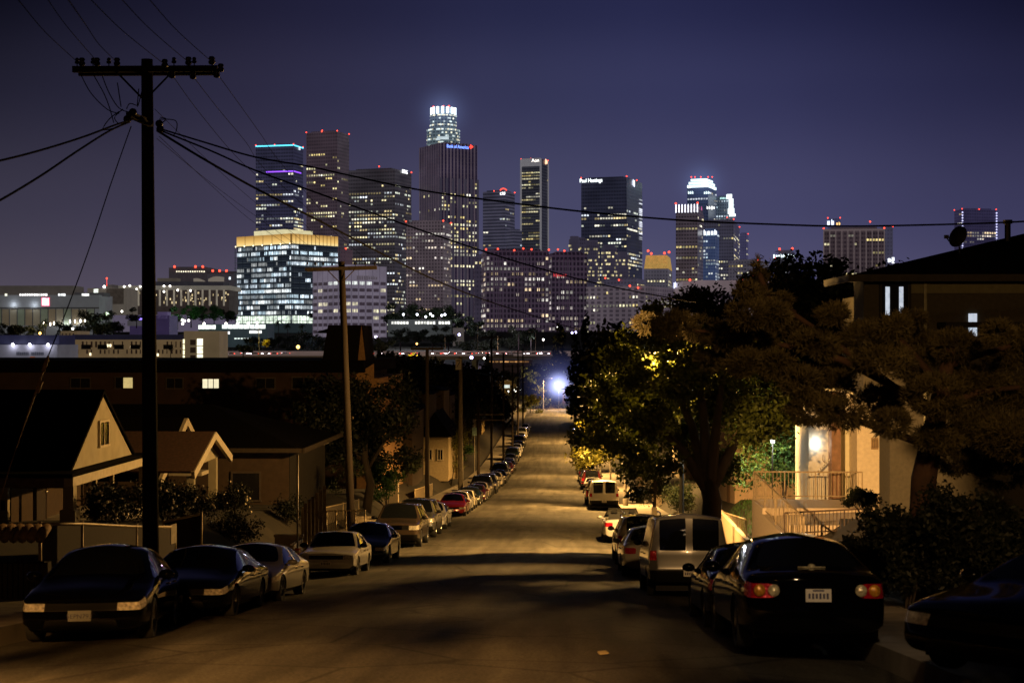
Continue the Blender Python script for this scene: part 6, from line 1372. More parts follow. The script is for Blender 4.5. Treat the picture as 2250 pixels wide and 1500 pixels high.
# courthouse-like purple blocks in the middle
T=tower('wide purple brown office block with red beacons in the middle',1058,1068,1206,550,1250,F('f_court',(54,42,56),(24,17,28),3.3,4.2,.72,.62),3.3,4.2,.62,.55,prob=.3,pal='rose',cap=100,smax=.8,run=.35,beac=('c','r',(1094,547),(1150,546),(1168,548),(1130,550)),br=.75,name='office_block',cat='building')
t,c,dl,dr,La,Lb,g,z1=T
for k in range(19):
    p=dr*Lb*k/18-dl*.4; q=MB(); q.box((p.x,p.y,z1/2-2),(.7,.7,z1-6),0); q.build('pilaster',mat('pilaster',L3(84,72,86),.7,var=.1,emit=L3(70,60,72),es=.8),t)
T=tower('right wing of the purple brown office block, slightly lower',1205,1212,1290,556,1245,F('f_court',(54,42,56),(24,17,28),3.3,4.2,.72,.62),3.3,4.2,.62,.55,prob=.33,pal='rose',cap=80,smax=.8,run=.35,beac=((1226,548),(1240,551)),br=.75,name='office_block',cat='building')
t,c,dl,dr,La,Lb,g,z1=T
for k in range(11):
    p=dr*Lb*k/10-dl*.4; q=MB(); q.box((p.x,p.y,z1/2-2),(.7,.7,z1-6),0); q.build('pilaster',mat('pilaster',L3(84,72,86)),t)
face_sign(T,1230,605,3,'',(1,.08,.1),.5,'r',blocks=6,name='red_sign')
tower('dim block left of the purple brown office block',1042,1060,1066,562,1350,F('f_dim2',(52,46,60),(38,34,46),3,4,.5,.5),3,4,.5,.5,prob=.1,name='office_block',cat='building')
tower('beige residential tower with dense window grid',892,974,991,487,1350,F('f_beige',(78,68,74),(46,38,44),2.7,3.0,.55,.6),2.7,3.0,.55,.55,prob=.2,pal='rose',cap=60,run=.4,smax=.85,beac=('l','c','r'),br=.75)
tower('small brown block beside the lit office building',728,760,775,548,1400,F('f_brn2',(62,48,56),(52,40,48),3,3.8,.5,.5),3,3.8,.5,.5,prob=.08,beac=('l','c'),br=.8,name='office_block',cat='building')
tower('dim tall block in the gap behind the purple brown blocks',1257,1272,1290,525,1500,F('f_bona',(50,46,60),(36,32,44),3,3.6,.6,.5),3,3.6,.6,.5,prob=.16,pal='warm',name='office_block',cat='building')
for i,(px,r_,top) in enumerate(((1262,12,526),(1300,17,535),(1338,17,545),(1368,14,560))):
    D=1500; c=P(px,750,D); g=H(c.x,c.y)-2; t=thing('round_tower','round dark hotel tower, %s of a cluster'%('leftmost','second','third','rightmost')[i],'tower',(c.x,c.y,g),0,'round hotel towers'); w=lambda p_: p_/FPX*D
    q=MB(); zt=P2z(top,D)-g; q.lathe((0,0,0),[(w(r_),0),(w(r_),zt),(w(r_*.8),zt),(w(r_*.8),zt+3),(.01,zt+3)],24); q.build('shaft',facade(*F('f_bona',(50,46,60),(36,32,44),3,3.6,.6,.5)),t,uvf=True)
    it=[]
    for j in range(int(zt/3.6)-1):
        for k in range(-9,10):
            if random.random()<.16:
                a=-pi/2+YAW+k*.16; u=Vector((-sin(a),cos(a),0))*1.0; p=Vector((cos(a),sin(a),0))*(w(r_)+.25); z=3.6*j+2; s=random.uniform(.15,.8); it.append((((p-u).x,(p-u).y,z),((p+u).x,(p+u).y,z),((p+u).x,(p+u).y,z+1.8),((p-u).x,(p-u).y,z+1.8)))
                it[-1]=(it[-1],(1*s,.85*s,.45*s))
    put_windows(t,it,30)
T=tower('old block with a gold flood lit mansard top',1415,1468,1477,590,1600,F('f_gold',(74,70,80),(50,47,56),3,3.7,.5,.5),3,3.7,.5,.5,prob=.12,pal='mix',name='office_block',cat='building')
t,c,dl,dr,La,Lb,g,z1=T; q=MB(); za=z1;zb_=P2z(560,1600)-g; a=[Vector((0,0,0)),dl*La,dl*La+dr*Lb,dr*Lb]; b=[p*.86+(dl*La+dr*Lb)*.07 for p in a]
q.add([(p.x,p.y,za) for p in a]+[(p.x,p.y,zb_) for p in b],[(0,4,5,1),(1,5,6,2),(2,6,7,3),(3,7,4,0),(4,7,6,5)]); q.build('mansard_roof',mat('gold_flood',(.7,.5,.2),.7,var=.85,scale=.3,emit=(1,.6,.16),es=.5),t)
beacons(t,[(P(x,y,1600).x-c.x,P(x,y,1600).y-c.y,P2z(y,1600)-g) for x,y in ((1424,551),(1431,557),(1460,556),(1470,554))],1.2)
tower('dim grey slab in front of the round towers',1330,1400,1420,612,1350,F('f_slab2',(60,56,70),(46,43,54),3,3.6,.6,.5),3,3.6,.6,.5,prob=.05,beac=('l',(1360,615)),name='office_block',cat='building')
tower('pale low apartment block with vertical ribs right of the purple blocks',1288,1418,1482,628,1150,F('f_rib',(84,74,82),(54,46,54),5,3.2,.55,.6),2.6,3.2,.5,.55,prob=.18,pal='warm',cap=60,rows={},beac=((1384,628),(1402,632)),name='office_block',cat='building',smax=.8)
T=tower('long low white building with dark window band behind the pine',1482,1500,1770,618,1000,F('f_white',(108,94,98),(100,88,92),6,20,.9,.4),3,3.6,.6,.5,prob=0,name='office_block',cat='building',beac=((1516,615),(1632,612),(1655,608)),br=.75)
t,c,dl,dr,La,Lb,g,z1=T; q=MB(); p=dr*Lb*.5-dl*.2; q.box((p.x,p.y,P2z(651,1000)-g),(Lb*.99,.7,2.2),math.atan2(dr.y,dr.x)); q.build('window_band',mat('band_dark',L3(54,44,54),.3,emit=L3(50,40,50),es=.7),t); face_sign(T,1486,627,4,'',(.7,.75,1),2,'l',blocks=3)
# lit office building with golden top (front left)
D=1200; T=tower('bright lit glass office building with a glowing gold top',521,640,742,536,D,F('f_dwp',(34,40,50),(20,25,33),1.7,4.25,.8,.7),1.75,4.25,.8,.6,prob=.85,probR=.6,pal='cool',cap=100,run=.45,topgap=0,smax=1.0,name='office_block',cat='building',basepy=712)
t,c,dl,dr,La,Lb,g,z1=T
nfl=int(z1/4.25)
for j in range(nfl+1):
    q=MB(); z=z1-j*4.25
    a=[-dr*1.8-dl*1.8,dl*(La+1.8)-dr*1.8,dl*(La+1.8)+dr*(Lb+1.8),dr*(Lb+1.8)-dl*1.8]
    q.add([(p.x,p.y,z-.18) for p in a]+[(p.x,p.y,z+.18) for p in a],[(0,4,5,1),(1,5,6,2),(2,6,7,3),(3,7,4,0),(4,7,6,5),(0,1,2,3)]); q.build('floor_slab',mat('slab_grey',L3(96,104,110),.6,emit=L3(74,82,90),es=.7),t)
for d,n,L_ in ((dl,-dr,La),(dr,-dl,Lb)):
    for k in range(8):
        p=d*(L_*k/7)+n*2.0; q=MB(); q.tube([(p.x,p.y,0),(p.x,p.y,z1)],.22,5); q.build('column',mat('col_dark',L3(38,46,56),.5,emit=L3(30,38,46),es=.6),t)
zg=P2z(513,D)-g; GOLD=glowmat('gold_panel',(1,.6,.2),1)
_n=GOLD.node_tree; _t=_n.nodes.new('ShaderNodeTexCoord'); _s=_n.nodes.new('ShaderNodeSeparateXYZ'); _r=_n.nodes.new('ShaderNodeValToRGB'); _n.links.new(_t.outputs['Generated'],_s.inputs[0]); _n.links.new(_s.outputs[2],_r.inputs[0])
_r.color_ramp.elements[0].color=(1,.78,.34,1); _r.color_ramp.elements[1].color=(.42,.22,.05,1); _e=_r.color_ramp.elements.new(.35); _e.color=(.9,.56,.17,1); _n.links.new(_r.outputs[0],[x for x in _n.nodes if x.type=='EMISSION'][0].inputs[0])  # uplight painted into the panel emission, brightest at the bottom
it=0
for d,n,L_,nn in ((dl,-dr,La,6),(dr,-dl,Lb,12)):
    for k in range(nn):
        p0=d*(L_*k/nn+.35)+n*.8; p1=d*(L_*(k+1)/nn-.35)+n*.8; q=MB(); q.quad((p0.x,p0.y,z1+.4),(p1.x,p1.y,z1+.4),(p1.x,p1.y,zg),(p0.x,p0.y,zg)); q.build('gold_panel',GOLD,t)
block(t,Vector((0,0,0)),dl,dr,La,Lb,z1,zg,mat('crown_brown',(.2,.13,.05),.7,emit=(.3,.18,.05),es=.5),'top_storey')
block(t,dl*La*.22+dr*Lb*.1,dl,dr,La*.55,Lb*.62,zg,P2z(501,D)-g,mat('penthouse_cream',(.8,.75,.5),.7,var=.2,scale=.2,emit=(1,.92,.55),es=.85),'penthouse')
for k in range(7): p=dl*La*k/6-dr*1.5; beacons(t,[(p.x,p.y,z1+.2)],.55,glowmat('string_bulb',(1,.85,.5),4))
it=[]
for d,n,L_ in ((dl,-dr,La),(dr,-dl,Lb)):
    nn=int(L_/5)
    for k in range(nn):
        s=random.uniform(.6,1.0); p0=d*(L_*k/nn+.3)+n*.9; p1=d*(L_*(k+1)/nn-.3)+n*.9; it.append((((p0.x,p0.y,.8),(p1.x,p1.y,.8),(p1.x,p1.y,6.6),(p0.x,p0.y,6.6)),(.85*s,1*s,.82*s)))
for q4,cc in it:
    q=MB(); q.quad(*q4,0,cc); q.build('lobby_window',WIN,t,glow=True)
gz=MB(); a=P(500,716,D-25); b=P(690,716,D-25); gz.b2(a.x,b.x,a.y-15,a.y+10,P2z(735,D),P2z(714,D)); o=gz.build('plaza_deck',mat('plaza_grey',L3(70,84,88),.8,emit=L3(46,56,60),es=.6)); tag(o,'raised plaza deck below the lit glass office building','plaza')
# white office block, nearer
D=1050; T=tower('pale lavender office block with bands of dark windows',688,756,849,583,D,F('f_lav',(106,98,112),(98,90,104),3,4.1,.2,.2),2.2,4.1,.62,.5,prob=0,name='office_block',cat='building',basepy=748)
t,c,dl,dr,La,Lb,g,z1=T; z0_=P2z(621,D)-g
for j in range(9):
    z=z0_-j*(P2z(621,D)-P2z(636.3,D))
    for d,n,L_,ff in ((dl,-dr,La,'l'),(dr,-dl,Lb,'r')):
        for k in range(6):
            lit=(j==0 and ((ff=='l' and k<3) or (ff=='r' and k<4))) or (j==3 and ((ff=='l' and 2<k<5) or (ff=='r' and k<2))) or (j==4 and ((ff=='l' and k in(1,4)) or (ff=='r' and k in (0,1,4,5)))) or random.random()<.02
            p0=d*(L_*(k+.12)/6)+n*.3; p1=d*(L_*(k+.88)/6)+n*.3
            if lit:
                nn=6; s0=random.uniform(.7,1.0)
                for e in range(nn):
                    a=p0+(p1-p0)*(e/nn+.03); b=p0+(p1-p0)*((e+1)/nn-.03); s=s0*random.uniform(.35,1.05)
                    q=MB(); q.quad((a.x,a.y,z-1.1),(b.x,b.y,z-1.1),(b.x,b.y,z+1.1),(a.x,a.y,z+1.1),0,(1*s,.92*s,.6*s) if j else (.9*s,.97*s,.9*s)); q.build('window',WIN,t,glow=True)
            else:
                q=MB(); q.quad((p0.x,p0.y,z-1.1),(p1.x,p1.y,z-1.1),(p1.x,p1.y,z+1.1),(p0.x,p0.y,z+1.1)); q.build('window_band',mat('band_dim',L3(70,60,70),.3,var=.4,scale=1.2,emit=L3(66,56,66),es=.75),t)
for d,n,L_ in ((dl,-dr,La),(dr,-dl,Lb)):
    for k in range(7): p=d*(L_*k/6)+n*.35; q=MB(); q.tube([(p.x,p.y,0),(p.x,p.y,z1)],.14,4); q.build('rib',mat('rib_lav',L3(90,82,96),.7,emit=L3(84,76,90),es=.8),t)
face_sign(T,805,611,3.0,'',(.085,.07,.085),1,'r',blocks=9,name='faint_lettering'); q=MB(); v=P(826,740,D-5); q.ball((v.x-c.x,v.y-c.y,v.z-g),.9,8); q.build('wall_light',glowmat('wall_violet',(.8,.7,1),6),t)
# ------------------------------------------------------------------ left middle distance
def slab(label,px0,px1,py0,py1,D,depth,m,name='public_building',cat='building'):
    a=P(px0,py1,D); b=P(px1,py0,D); t=thing(name,label,cat,(a.x,a.y,a.z-6)); ang=YAW; wd=(px1-px0)/FPX*D; hh=(py1-py0)/FPX*D
    t.rotation_euler=(0,0,YAW); q=MB(); q.b2(0,wd,0,depth,0,hh+6); q.build('wall',m,t,uvf=True)
    def loc(px,py,off=-.15): return ((px-px0)/FPX*D,off,6+(py1-py)/FPX*D)
    return t,loc,D
def pane(S_,px0,px1,py0,py1,col,name='window',off=-.15,mt=None):
    t,loc,D=S_; a=loc(px0,py1,off); b=loc(px1,py0,off); q=MB()
    q.quad((a[0],a[1],a[2]),(b[0],a[1],a[2]),(b[0],a[1],b[2]),(a[0],a[1],b[2]),0,col); return q.build(name,mt or WIN,t,glow=mt is None)
def sbox(S_,px0,px1,py0,py1,d0,d1,m,name):
    t,loc,D=S_; a=loc(px0,py1); b=loc(px1,py0); q=MB(); q.b2(a[0],b[0],d0,d1,a[2],b[2]); return q.build(name,m,t)
def dull(n,c,es=.75,var=.12,scale=.15): return mat(n,L3(*c),.8,var=var,scale=scale,emit=L3(*c),es=es)  # plain surface with its own emission, replacing ambient light on far walls
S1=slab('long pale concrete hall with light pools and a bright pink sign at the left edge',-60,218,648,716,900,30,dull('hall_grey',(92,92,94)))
sbox(S1,-60,157,627,648,4,26,dull('hall_top',(72,66,62)),'upper_block'); sbox(S1,157,222,642,650,6,20,dull('hall_top2',(58,56,58)),'upper_block')
sbox(S1,-60,218,675,678,-.6,0,dull('hall_line',(48,46,44)),'ledge')
for k in range(16):
    x=-48+k*17; sbox(S1,x,x+1.6,678,716,-.35,0,dull('hall_line',(48,46,44)),'fin')
for k in range(15):
    x=-46+k*17; pane(S1,x,x+15,679,715,None,'panel',-.1,mt=dull('hall_panel%d'%(k%3),((96,84,66),(102,94,78),(88,92,76))[k%3],.75,.3,.1))
def pool(S_,px,py,w,h,m,name='light_pool'): 
    t,loc,D=S_; a=loc(px,py,-.25); q=MB(); W_,H_=w/FPX*D,h/FPX*D; q.add([(a[0]-W_*.5,a[1],a[2]),(a[0]+W_*.5,a[1],a[2]),(a[0]+W_*.15,a[1],a[2]+H_),(a[0]-W_*.15,a[1],a[2]+H_)],[(0,1,2,3)]); return q.build(name,m,t)
for px in (30,76): 
    a=S1[1](px,670,-2.2); l=light('wall_flood',tuple(S1[0].matrix_basis@Vector(a)),1100,(.8,.9,1),.5)
for px in (140,150,173): a=S1[1](px,713,-1.4); light('wall_flood',tuple(S1[0].matrix_basis@Vector(a)),900,(.85,.95,1),.2)
q=pane(S1,93,108,655,671,(1.6,1.3,1.5),'sign',-.5); pane(S1,91.5,109.5,653.5,672.5,(1,.1,.2),'sign_border',-.4)
for x0,x1,c in ((11,17,(.9,.9,.7)),(43,105,(1,.97,.95)),(128,145,(.95,1,1))):
    n=max(1,int((x1-x0)/5)); [pane(S1,x0+(x1-x0)*i/n,x0+(x1-x0)*(i+.85)/n,645,650,tuple(v*kk for kk in (random.uniform(.7,1.2),) for v in c),'skylight',-.3) for i in range(n)]
pane(S1,180,196,645,650,(1,1,.95),'skylight',-.3)
for px,py in ((100,711),(114,712),(122,710),(157,706),(168,706),(180,705),(190,704)):
    t,loc,D=S1; a=loc(px,py,-3); q=MB(); q.ball(a,(.4,.4,1.0),6); q.build('flood_lamp',glowmat('flood_lamp',(1,.9,.75),7),t)
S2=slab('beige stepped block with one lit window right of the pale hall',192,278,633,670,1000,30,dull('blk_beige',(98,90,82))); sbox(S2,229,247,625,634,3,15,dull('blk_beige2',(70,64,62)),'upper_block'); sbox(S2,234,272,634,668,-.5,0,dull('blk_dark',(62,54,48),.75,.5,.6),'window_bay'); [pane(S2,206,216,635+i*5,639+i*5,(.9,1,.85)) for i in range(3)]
beacons(S2[0],[S2[1](230,630,-1)],.9,glowmat('white_bulb',(1,.95,.85),6)); q=MB(); a=S2[1](232,611,3); q.ball(a,.6,6); q.tube([(a[0],a[1],a[2]-5),a],.08,4); q.build('beacon_mast',RED,S2[0])
S3=slab('white columned concert pavilion with glowing glass behind the columns',268,503,628,672,1150,40,dull('pav_glass',(52,44,42),.75,.4,.3))
sbox(S3,262,508,628,637,-5,42,dull('pav_roof',(122,116,106)),'roof'); sbox(S3,330,488,618,628,5,30,dull('pav_dark',(46,44,50)),'roof_block'); sbox(S3,340,384,610,619,8,20,dull('pav_tan',(84,76,68)),'roof_block')
for k in range(15):
    x=274+k*15.6; sbox(S3,x,x+3.4,637,672,-4.4,-3.2,dull('pav_col',(150,140,124),.85),'column')
for k in range(46):
    x=random.uniform(272,500); y=random.uniform(640,668); s=random.uniform(.15,.8); pane(S3,x,x+random.uniform(1.5,4),y,y+random.uniform(2,7),(1*s,.78*s,.42*s))
for px,py in ((277,630),(289,628),(312,630),(364,629),(377,629),(304,636),(394,638),(422,639),(364,641)): beacons(S3[0],[S3[1](px,py,-5.5)],.75,glowmat('white_bulb',(1,.95,.85),6))
S4=slab('dark office block with lit top row and red beacons above the pavilion',371,462,588,630,1400,40,dull('ofc_dark',(60,54,58),.75,.4,.4)); sbox(S4,385,450,586,594,2,30,dull('ofc_dark2',(52,46,50)),'upper_block'); [pane(S4,387+i*5,390+i*5,595,598,(1,.9,.65)) for i in range(13)]; beacons(S4[0],[S4[1](x,586,-1) for x in (384,430,446)],1.1)
S5=slab('long dark slab roof left of the lit glass office building',455,524,597,628,1300,30,dull('ofc_dark3',(64,60,66))); sbox(S5,455,524,596,602,-.5,4,dull('ofc_dark2',(52,46,50)),'roof_band'); beacons(S5[0],[S5[1](x,595,-1) for x in (468,483,498)],1.0); pane(S5,503,507,608,614,(.8,.9,1))
SW=mat('curved_panel',L3(150,140,128),.6,emit=L3(140,130,118),es=.8)
t=thing('curved_hall','pale curved metal panels of a hall behind the pavilion roof','building',tuple(P(425,628,1250)))
for x0,x1,h0,h1 in ((0,11,6,3),(12,25,5.5,7)):
    q=MB(); n=8
    for i in range(n):
        u0,u1=i/n,(i+1)/n; f=lambda u:(x0+(x1-x0)*u, -3*sin(u*pi), h0+(h1-h0)*u+1.2*sin(u*pi)); a,b=f(u0),f(u1); q.quad((a[0],a[1],0),(b[0],b[1],0),(b[0],b[1],b[2]),(a[0],a[1],a[2]))
    q.build('curved_panel',SW,t,True)
S6=slab('low building with violet sign strip below the pavilion',285,372,693,712,800,20,dull('low_violet',(56,46,78))); pane(S6,285,314,698.5,702.5,(.45,.3,1.6),'sign',-.4); sbox(S6,283,330,704,716,-3,0,dull('low_pale',(82,78,84)),'porch'); sbox(S6,346,368,685,700,0,8,dull('low_lilac',(84,72,108)),'upper_block')
# white store wall with three lamps
S7=slab('white store wall lit by three lamps with dark lettering',-60,126,757,795,520,25,dull('store_white',(104,102,112),.55),'store'); sbox(S7,-60,128,736,757,1,20,dull('store_roof',(34,34,58)),'roof'); 
for px in (30,67,107):
    t,loc,D=S7; a=loc(px,757,-.9); q=MB(); q.ball(a,(.45,.3,.5),8); q.build('wall_lamp',glowmat('store_lamp',(.85,.85,1),14),t,True); light('store_lamp_light',tuple(t.matrix_basis@Vector((a[0],-1.4,a[2]-.6))),420,(.85,.88,1),.15)
for x0,x1 in ((36,64),(69,97)):
    n=int((x1-x0)/4)
    for i in range(n): pane(S7,x0+(x1-x0)*i/n,x0+(x1-x0)*(i+.82)/n,773+random.uniform(-.6,.6),780,None,'letter',-.1,mt=dull('ltr_dark',(46,46,56)))
pane(S7,66,77,783,787.5,None,'small_sign',-.1,mt=dull('ltr_orange',(120,66,40)))
# cream flats
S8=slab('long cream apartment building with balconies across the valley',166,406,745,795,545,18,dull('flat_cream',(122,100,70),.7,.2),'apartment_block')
q=sbox(S8,160,412,735,746,-.6,18,dull('flat_roof',(30,28,42)),'roof')
for r_ in range(3):
    for k in range(24):
        x=170+k*9.8; y=(750,768,785)[r_]; 
        if random.random()<.8: pane(S8,x,x+random.uniform(2,4.5),y,y+(13 if r_==0 else 9),None,'balcony_opening',-.12,mt=dull('flat_dark',(46,32,24),.6,.4,1))
for x,y in ((197,775),(235,756),(241,756),(287,759),(299,758),(176,788),(215,790),(222,789),(254,786),(345,776)): pane(S8,x,x+4,y,y+6,(1.1,.95,.6),'window',-.3)
for k in range(6): a=S8[1](190+k*36,757,-.9); q=MB(); q.b2(a[0]-1.6,a[0]+1.6,-.9,0,a[2]-1.6,a[2]); q.build('balcony',mat('balcony_dark',(.06,.045,.035),.8),S8[0])
S9=slab('cream stair tower block with tall lit windows at the end of the flats',404,482,727,795,535,16,dull('flat_cream2',(116,98,72),.7,.15),'apartment_block')
for y in (746,763,780): pane(S9,433,446,y-2,y+13,(1.1,1.05,.75)); pane(S9,418,430,y,y+12,None,'dark_window',-.12,mt=dull('flat_dark',(46,32,24)))
for y in (745,757,769,781): pane(S9,402,406,y,y+10,(1,.95,.6))
S10=slab('cream corner wing of the flats with dark stair slot beside the store',133,170,727,795,550,16,dull('flat_cream3',(108,90,66),.7,.2),'apartment_block'); pane(S10,147,153,752,795,None,'dark_window',-.12,mt=dull('slot_dark',(24,20,44))); [pane(S10,136+i*8,139+i*8,732,744,None,'dark_window',-.12,mt=dull('flat_dark',(46,32,24))) for i in range(4)]; pane(S10,126.5,131,771,778,(1,.9,.7))
# bright decks left of the lit building
S11=slab('bright lit parking deck below the glass office building',436,588,712,740,900,25,dull('deck_dark',(40,48,54)),'parking_deck'); pane(S11,436,474,714,723,(1,1.05,.95),'lit_strip'); [pane(S11,488+i*12,499+i*12,713,722,(.95,1.05,1.0),'lit_strip') for i in range(8)]; pane(S11,490,505,728,734,(1,1,1),'lit_strip'); pane(S11,548,575,726,732,(1,1,.95),'lit_strip'); [pane(S11,515+i*7,520+i*7,742,745,(.7,.8,.75),'lit_strip') for i in range(6)]
beacons(S11[0],[S11[1](x,y,-2) for x,y in ((450,711),(498,711),(523,712),(547,711),(566,709),(402,703),(407,705),(416,704),(403,711))],.75,glowmat('white_bulb',(1,.95,.85),6))
S12=slab('low lit garage strip right of the lavender block',852,992,702,718,950,20,dull('gar_dark',(44,46,44)),'parking_deck'); [pane(S12,860+i*6.5,865+i*6.5,706,712,tuple(v*kk for kk in (random.uniform(.5,1.3),) for v in (1,1,.9)),'lit_strip') for i in range(20) if i not in (6,7,15)]; beacons(S12[0],[S12[1](x,y,-2) for x,y in ((887,691),(917,691),(946,690),(951,694),(971,693),(978,691),(936,696),(1008,733))],.7,glowmat('cool_bulb',(.85,.88,1),6))
S13=slab('pale shed with a round window left of the freeway trees',995,1018,720,736,850,12,dull('shed_pale',(86,80,76)),'shed')
S14=slab('long ochre flat roofed building in the valley under the freeway',1090,1180,838,872,430,20,dull('val_ochre',(96,70,30),.6,.25,.3),'warehouse'); pane(S14,1105,1120,845,852,(.5,.55,.5),'lit_strip'); pane(S14,1136,1152,846,851,(.55,.6,.55),'lit_strip')
S15=slab('ochre lot wall beside the last poles in the valley',1030,1110,868,905,390,10,dull('val_ochre2',(84,60,26),.6,.3,.3),'warehouse')
S16=slab('dark apartment block with orange lit floors below the freeway',1075,1170,790,806,560,20,dull('val_dark',(34,24,22)),'apartment_block'); [pane(S16,1076+i*11,1085+i*11,793,796,(.4*s,.18*s,.06*s)) for i,s in enumerate((.6,.2,.5,.8,.3,.7,.5,.2))]
S17=slab('pale house front right of the white glare',1258,1270,858,880,370,10,dull('val_pale',(74,62,36),.6),'house')
# distant street lights, car lights and small lamps scattered through the valley
WB=glowmat('white_bulb',(1,.95,.85),6); CB=glowmat('cool_bulb',(.85,.88,1),6); OB=glowmat('orange_bulb',(1,.5,.12),6); GB=glowmat('green_bulb',(.2,1,.35),2.5); VB=glowmat('violet_bulb',(.55,.5,1),8)
def small_lamp(px,py,D,m,r,label,h=5):
    v=P(px,py,D); t=thing('street_lamp',label,'lamp',(v.x,v.y,v.z-h),0,'small far lamps across the valley'); MB().tube([(0,0,0),(0,0,h)],.05,4).build('post',GREYP,t); q=MB(); q.ball((0,-.1,h),r,6); q.build('lamp_glass',m,t)
for px,py,D,m,r,lb in [(1036,785,560,VB,.6,'violet white lamp below the freeway, left of the tallest far pole'),(1064,787,560,WB,.4,'small white lamp below the freeway beside the tallest far pole'),(1131,857,420,WB,.45,'white lamp on the long ochre building'),(1145,855,415,WB,.4,'white lamp right of the long ochre building'),(1118,860,425,WB,.3,'small lamp on the left of the long ochre building'),(1226,720,600,WB,.5,'lamp hanging high on the tower like tree'),(1257,731,700,VB,.5,'blue lamp left of the cypresses'),(1265,730,700,VB,.5,'second blue lamp by the cypresses'),(1194,746,720,WB,.5,'pair of white lamps above the freeway end'),(916,755,690,OB,.45,'orange lamp above the freeway'),(1009,735,800,VB,.7,'violet lamp above the freeway on the pale shed'),(1402,741,160,GB,.06,'tiny green light in the ficus tree'),(655,762,690,OB,.8,'orange lamp over the freeway left of the stair tower'),(95,745,600,glowmat('tail_red',(1,.05,.03),5),.6,'red traffic light above the store roof'),(88,732,640,OB,.55,'orange lamp among the trees above the store'),(160,722,640,WB,.5,'white lamp beside the round tree above the flats'),(268,684,850,WB,.6,'white lamp on the slope under the pavilion'),(468,505,1900,GB,1.2,'lone green light hanging in the sky left of the lit building') ][:-1]:
    small_lamp(px,py,D,m,r,lb,4)
# the bright white flood light at the bottom of the street, with glowing spheres for its glare and haze
GLR=P(1228,847,350); zz=H(GLR.x,350); t=thing('flood_light','dazzling white blue flood light at the bottom of the street','lamp',(GLR.x,350,zz)); h=GLR.z-zz
MB().tube([(0,0,0),(0,0,h)],.07,6).build('post',GREYP,t); q=MB(); q.ball((0,-.15,h),.5,10); q.build('lamp_glass',glowmat('glare_white',(.82,.85,1),120),t,True); MB().box((0,.2,h),(.9,.3,.6)).build('lamp_head',GREYP,t)
light('flood_glare',(GLR.x,349.2,GLR.z),1500,(.75,.8,1),.3)
def haze(name,loc,r,col,s,pw=3.0):  # emissive sphere standing in for lens glare and lit air
    m=bpy.data.materials.new(name); m.use_nodes=True; nt=m.node_tree; N=nt.nodes; N.clear(); L=nt.links
    tc=N.new('ShaderNodeTexCoord'); ln=N.new('ShaderNodeVectorMath'); ln.operation='LENGTH'; L.new(tc.outputs['Object'],ln.inputs[0])
    a=N.new('ShaderNodeMath'); a.operation='SUBTRACT'; a.inputs[0].default_value=1; a.use_clamp=True; L.new(ln.outputs['Value'],a.inputs[1])
    b=N.new('ShaderNodeMath'); b.operation='POWER'; b.inputs[1].default_value=pw; L.new(a.outputs[0],b.inputs[0])
    c=N.new('ShaderNodeMath'); c.operation='MULTIPLY'; c.inputs[1].default_value=s/r; L.new(b.outputs[0],c.inputs[0])
    e=N.new('ShaderNodeEmission'); e.inputs[0].default_value=(*col,1); L.new(c.outputs[0],e.inputs[1]); o=N.new('ShaderNodeOutputMaterial'); L.new(e.outputs[0],o.inputs['Volume'])
    m.cycles.emission_sampling='NONE'
    q=MB(); q.ball((0,0,0),1,14); ob=q.build('haze',m,None,True); ob.location=loc; ob.scale=(r,r,r); return tag(ob,kind='stuff')
tag(haze('glare_haze',(GLR.x,349,GLR.z),11,(.2,.22,.62),.8,2.6),'glowing sphere for bluish glare and haze around the white flood light','haze')
cz=P(974,246,1880); tag(haze('glare_haze_core',(GLR.x,348.8,GLR.z),4.5,(.45,.5,.95),5.0,2.6),'brighter inner sphere for the glare and haze around the white flood light','haze')
tag(haze('crown_haze',tuple(cz),60,(.3,.42,.85),.55,4),'faint blue glow around the tallest tower crown','haze')
cz=P(1542,402,1880); tag(haze('crown_haze2',tuple(cz),55,(.25,.4,.85),.45,4),'faint blue glow around the stepped white crown','haze')
# ------------------------------------------------------------------ freeway on its viaduct
FD=700; fa=P(-700,770,FD); fb=P(1420,776,FD); fd=(fb-fa); fd.z=0; fdn=fd.normalized(); fn=Vector((-fdn.y,fdn.x,0))
FRAIL=mat('freeway_rail',L3(92,78,76),.8,emit=L3(104,88,84),es=.9,var=.3,scale=.05); FDECK=mat('freeway_deck',L3(70,58,46),.85,emit=L3(52,42,34),es=.5,var=.25,scale=.1)  # rail and deck emission stands in for light on the freeway
z0=fa.z-2.4
q=MB()
def fp(s,w,z): p=fa+fdn*s+fn*w; return (p.x,p.y,z0+z)
Lf=fd.length
q.add([fp(0,0,0),fp(Lf,0,0),fp(Lf,24,0),fp(0,24,0),fp(0,0,-1.7),fp(Lf,0,-1.7),fp(Lf,24,-1.7),fp(0,24,-1.7)],[(0,1,2,3),(7,6,5,4),(0,4,5,1),(1,5,6,2),(2,6,7,3),(3,7,4,0)])
o=q.build('freeway',FDECK); tag(o,kind='structure')
t=thing('freeway_barrier','pale barrier along the near edge of the elevated freeway','barrier',fp(0,0,0)); B0=t.location
for w,h,nm in ((0,.95,'barrier'),(12,1.1,'barrier'),(23.8,2.0,'barrier')):
    q=MB(); a=[fp(0,w,0),fp(Lf,w,0),fp(Lf,w+.25,0),fp(0,w+.25,0)]; q.add([Vector(p)-B0 for p in a]+[Vector(p)-B0+Vector((0,0,h)) for p in a],[(0,4,5,1),(1,5,6,2),(2,6,7,3),(3,7,4,0),(4,7,6,5)]); q.build(nm,FRAIL,t)
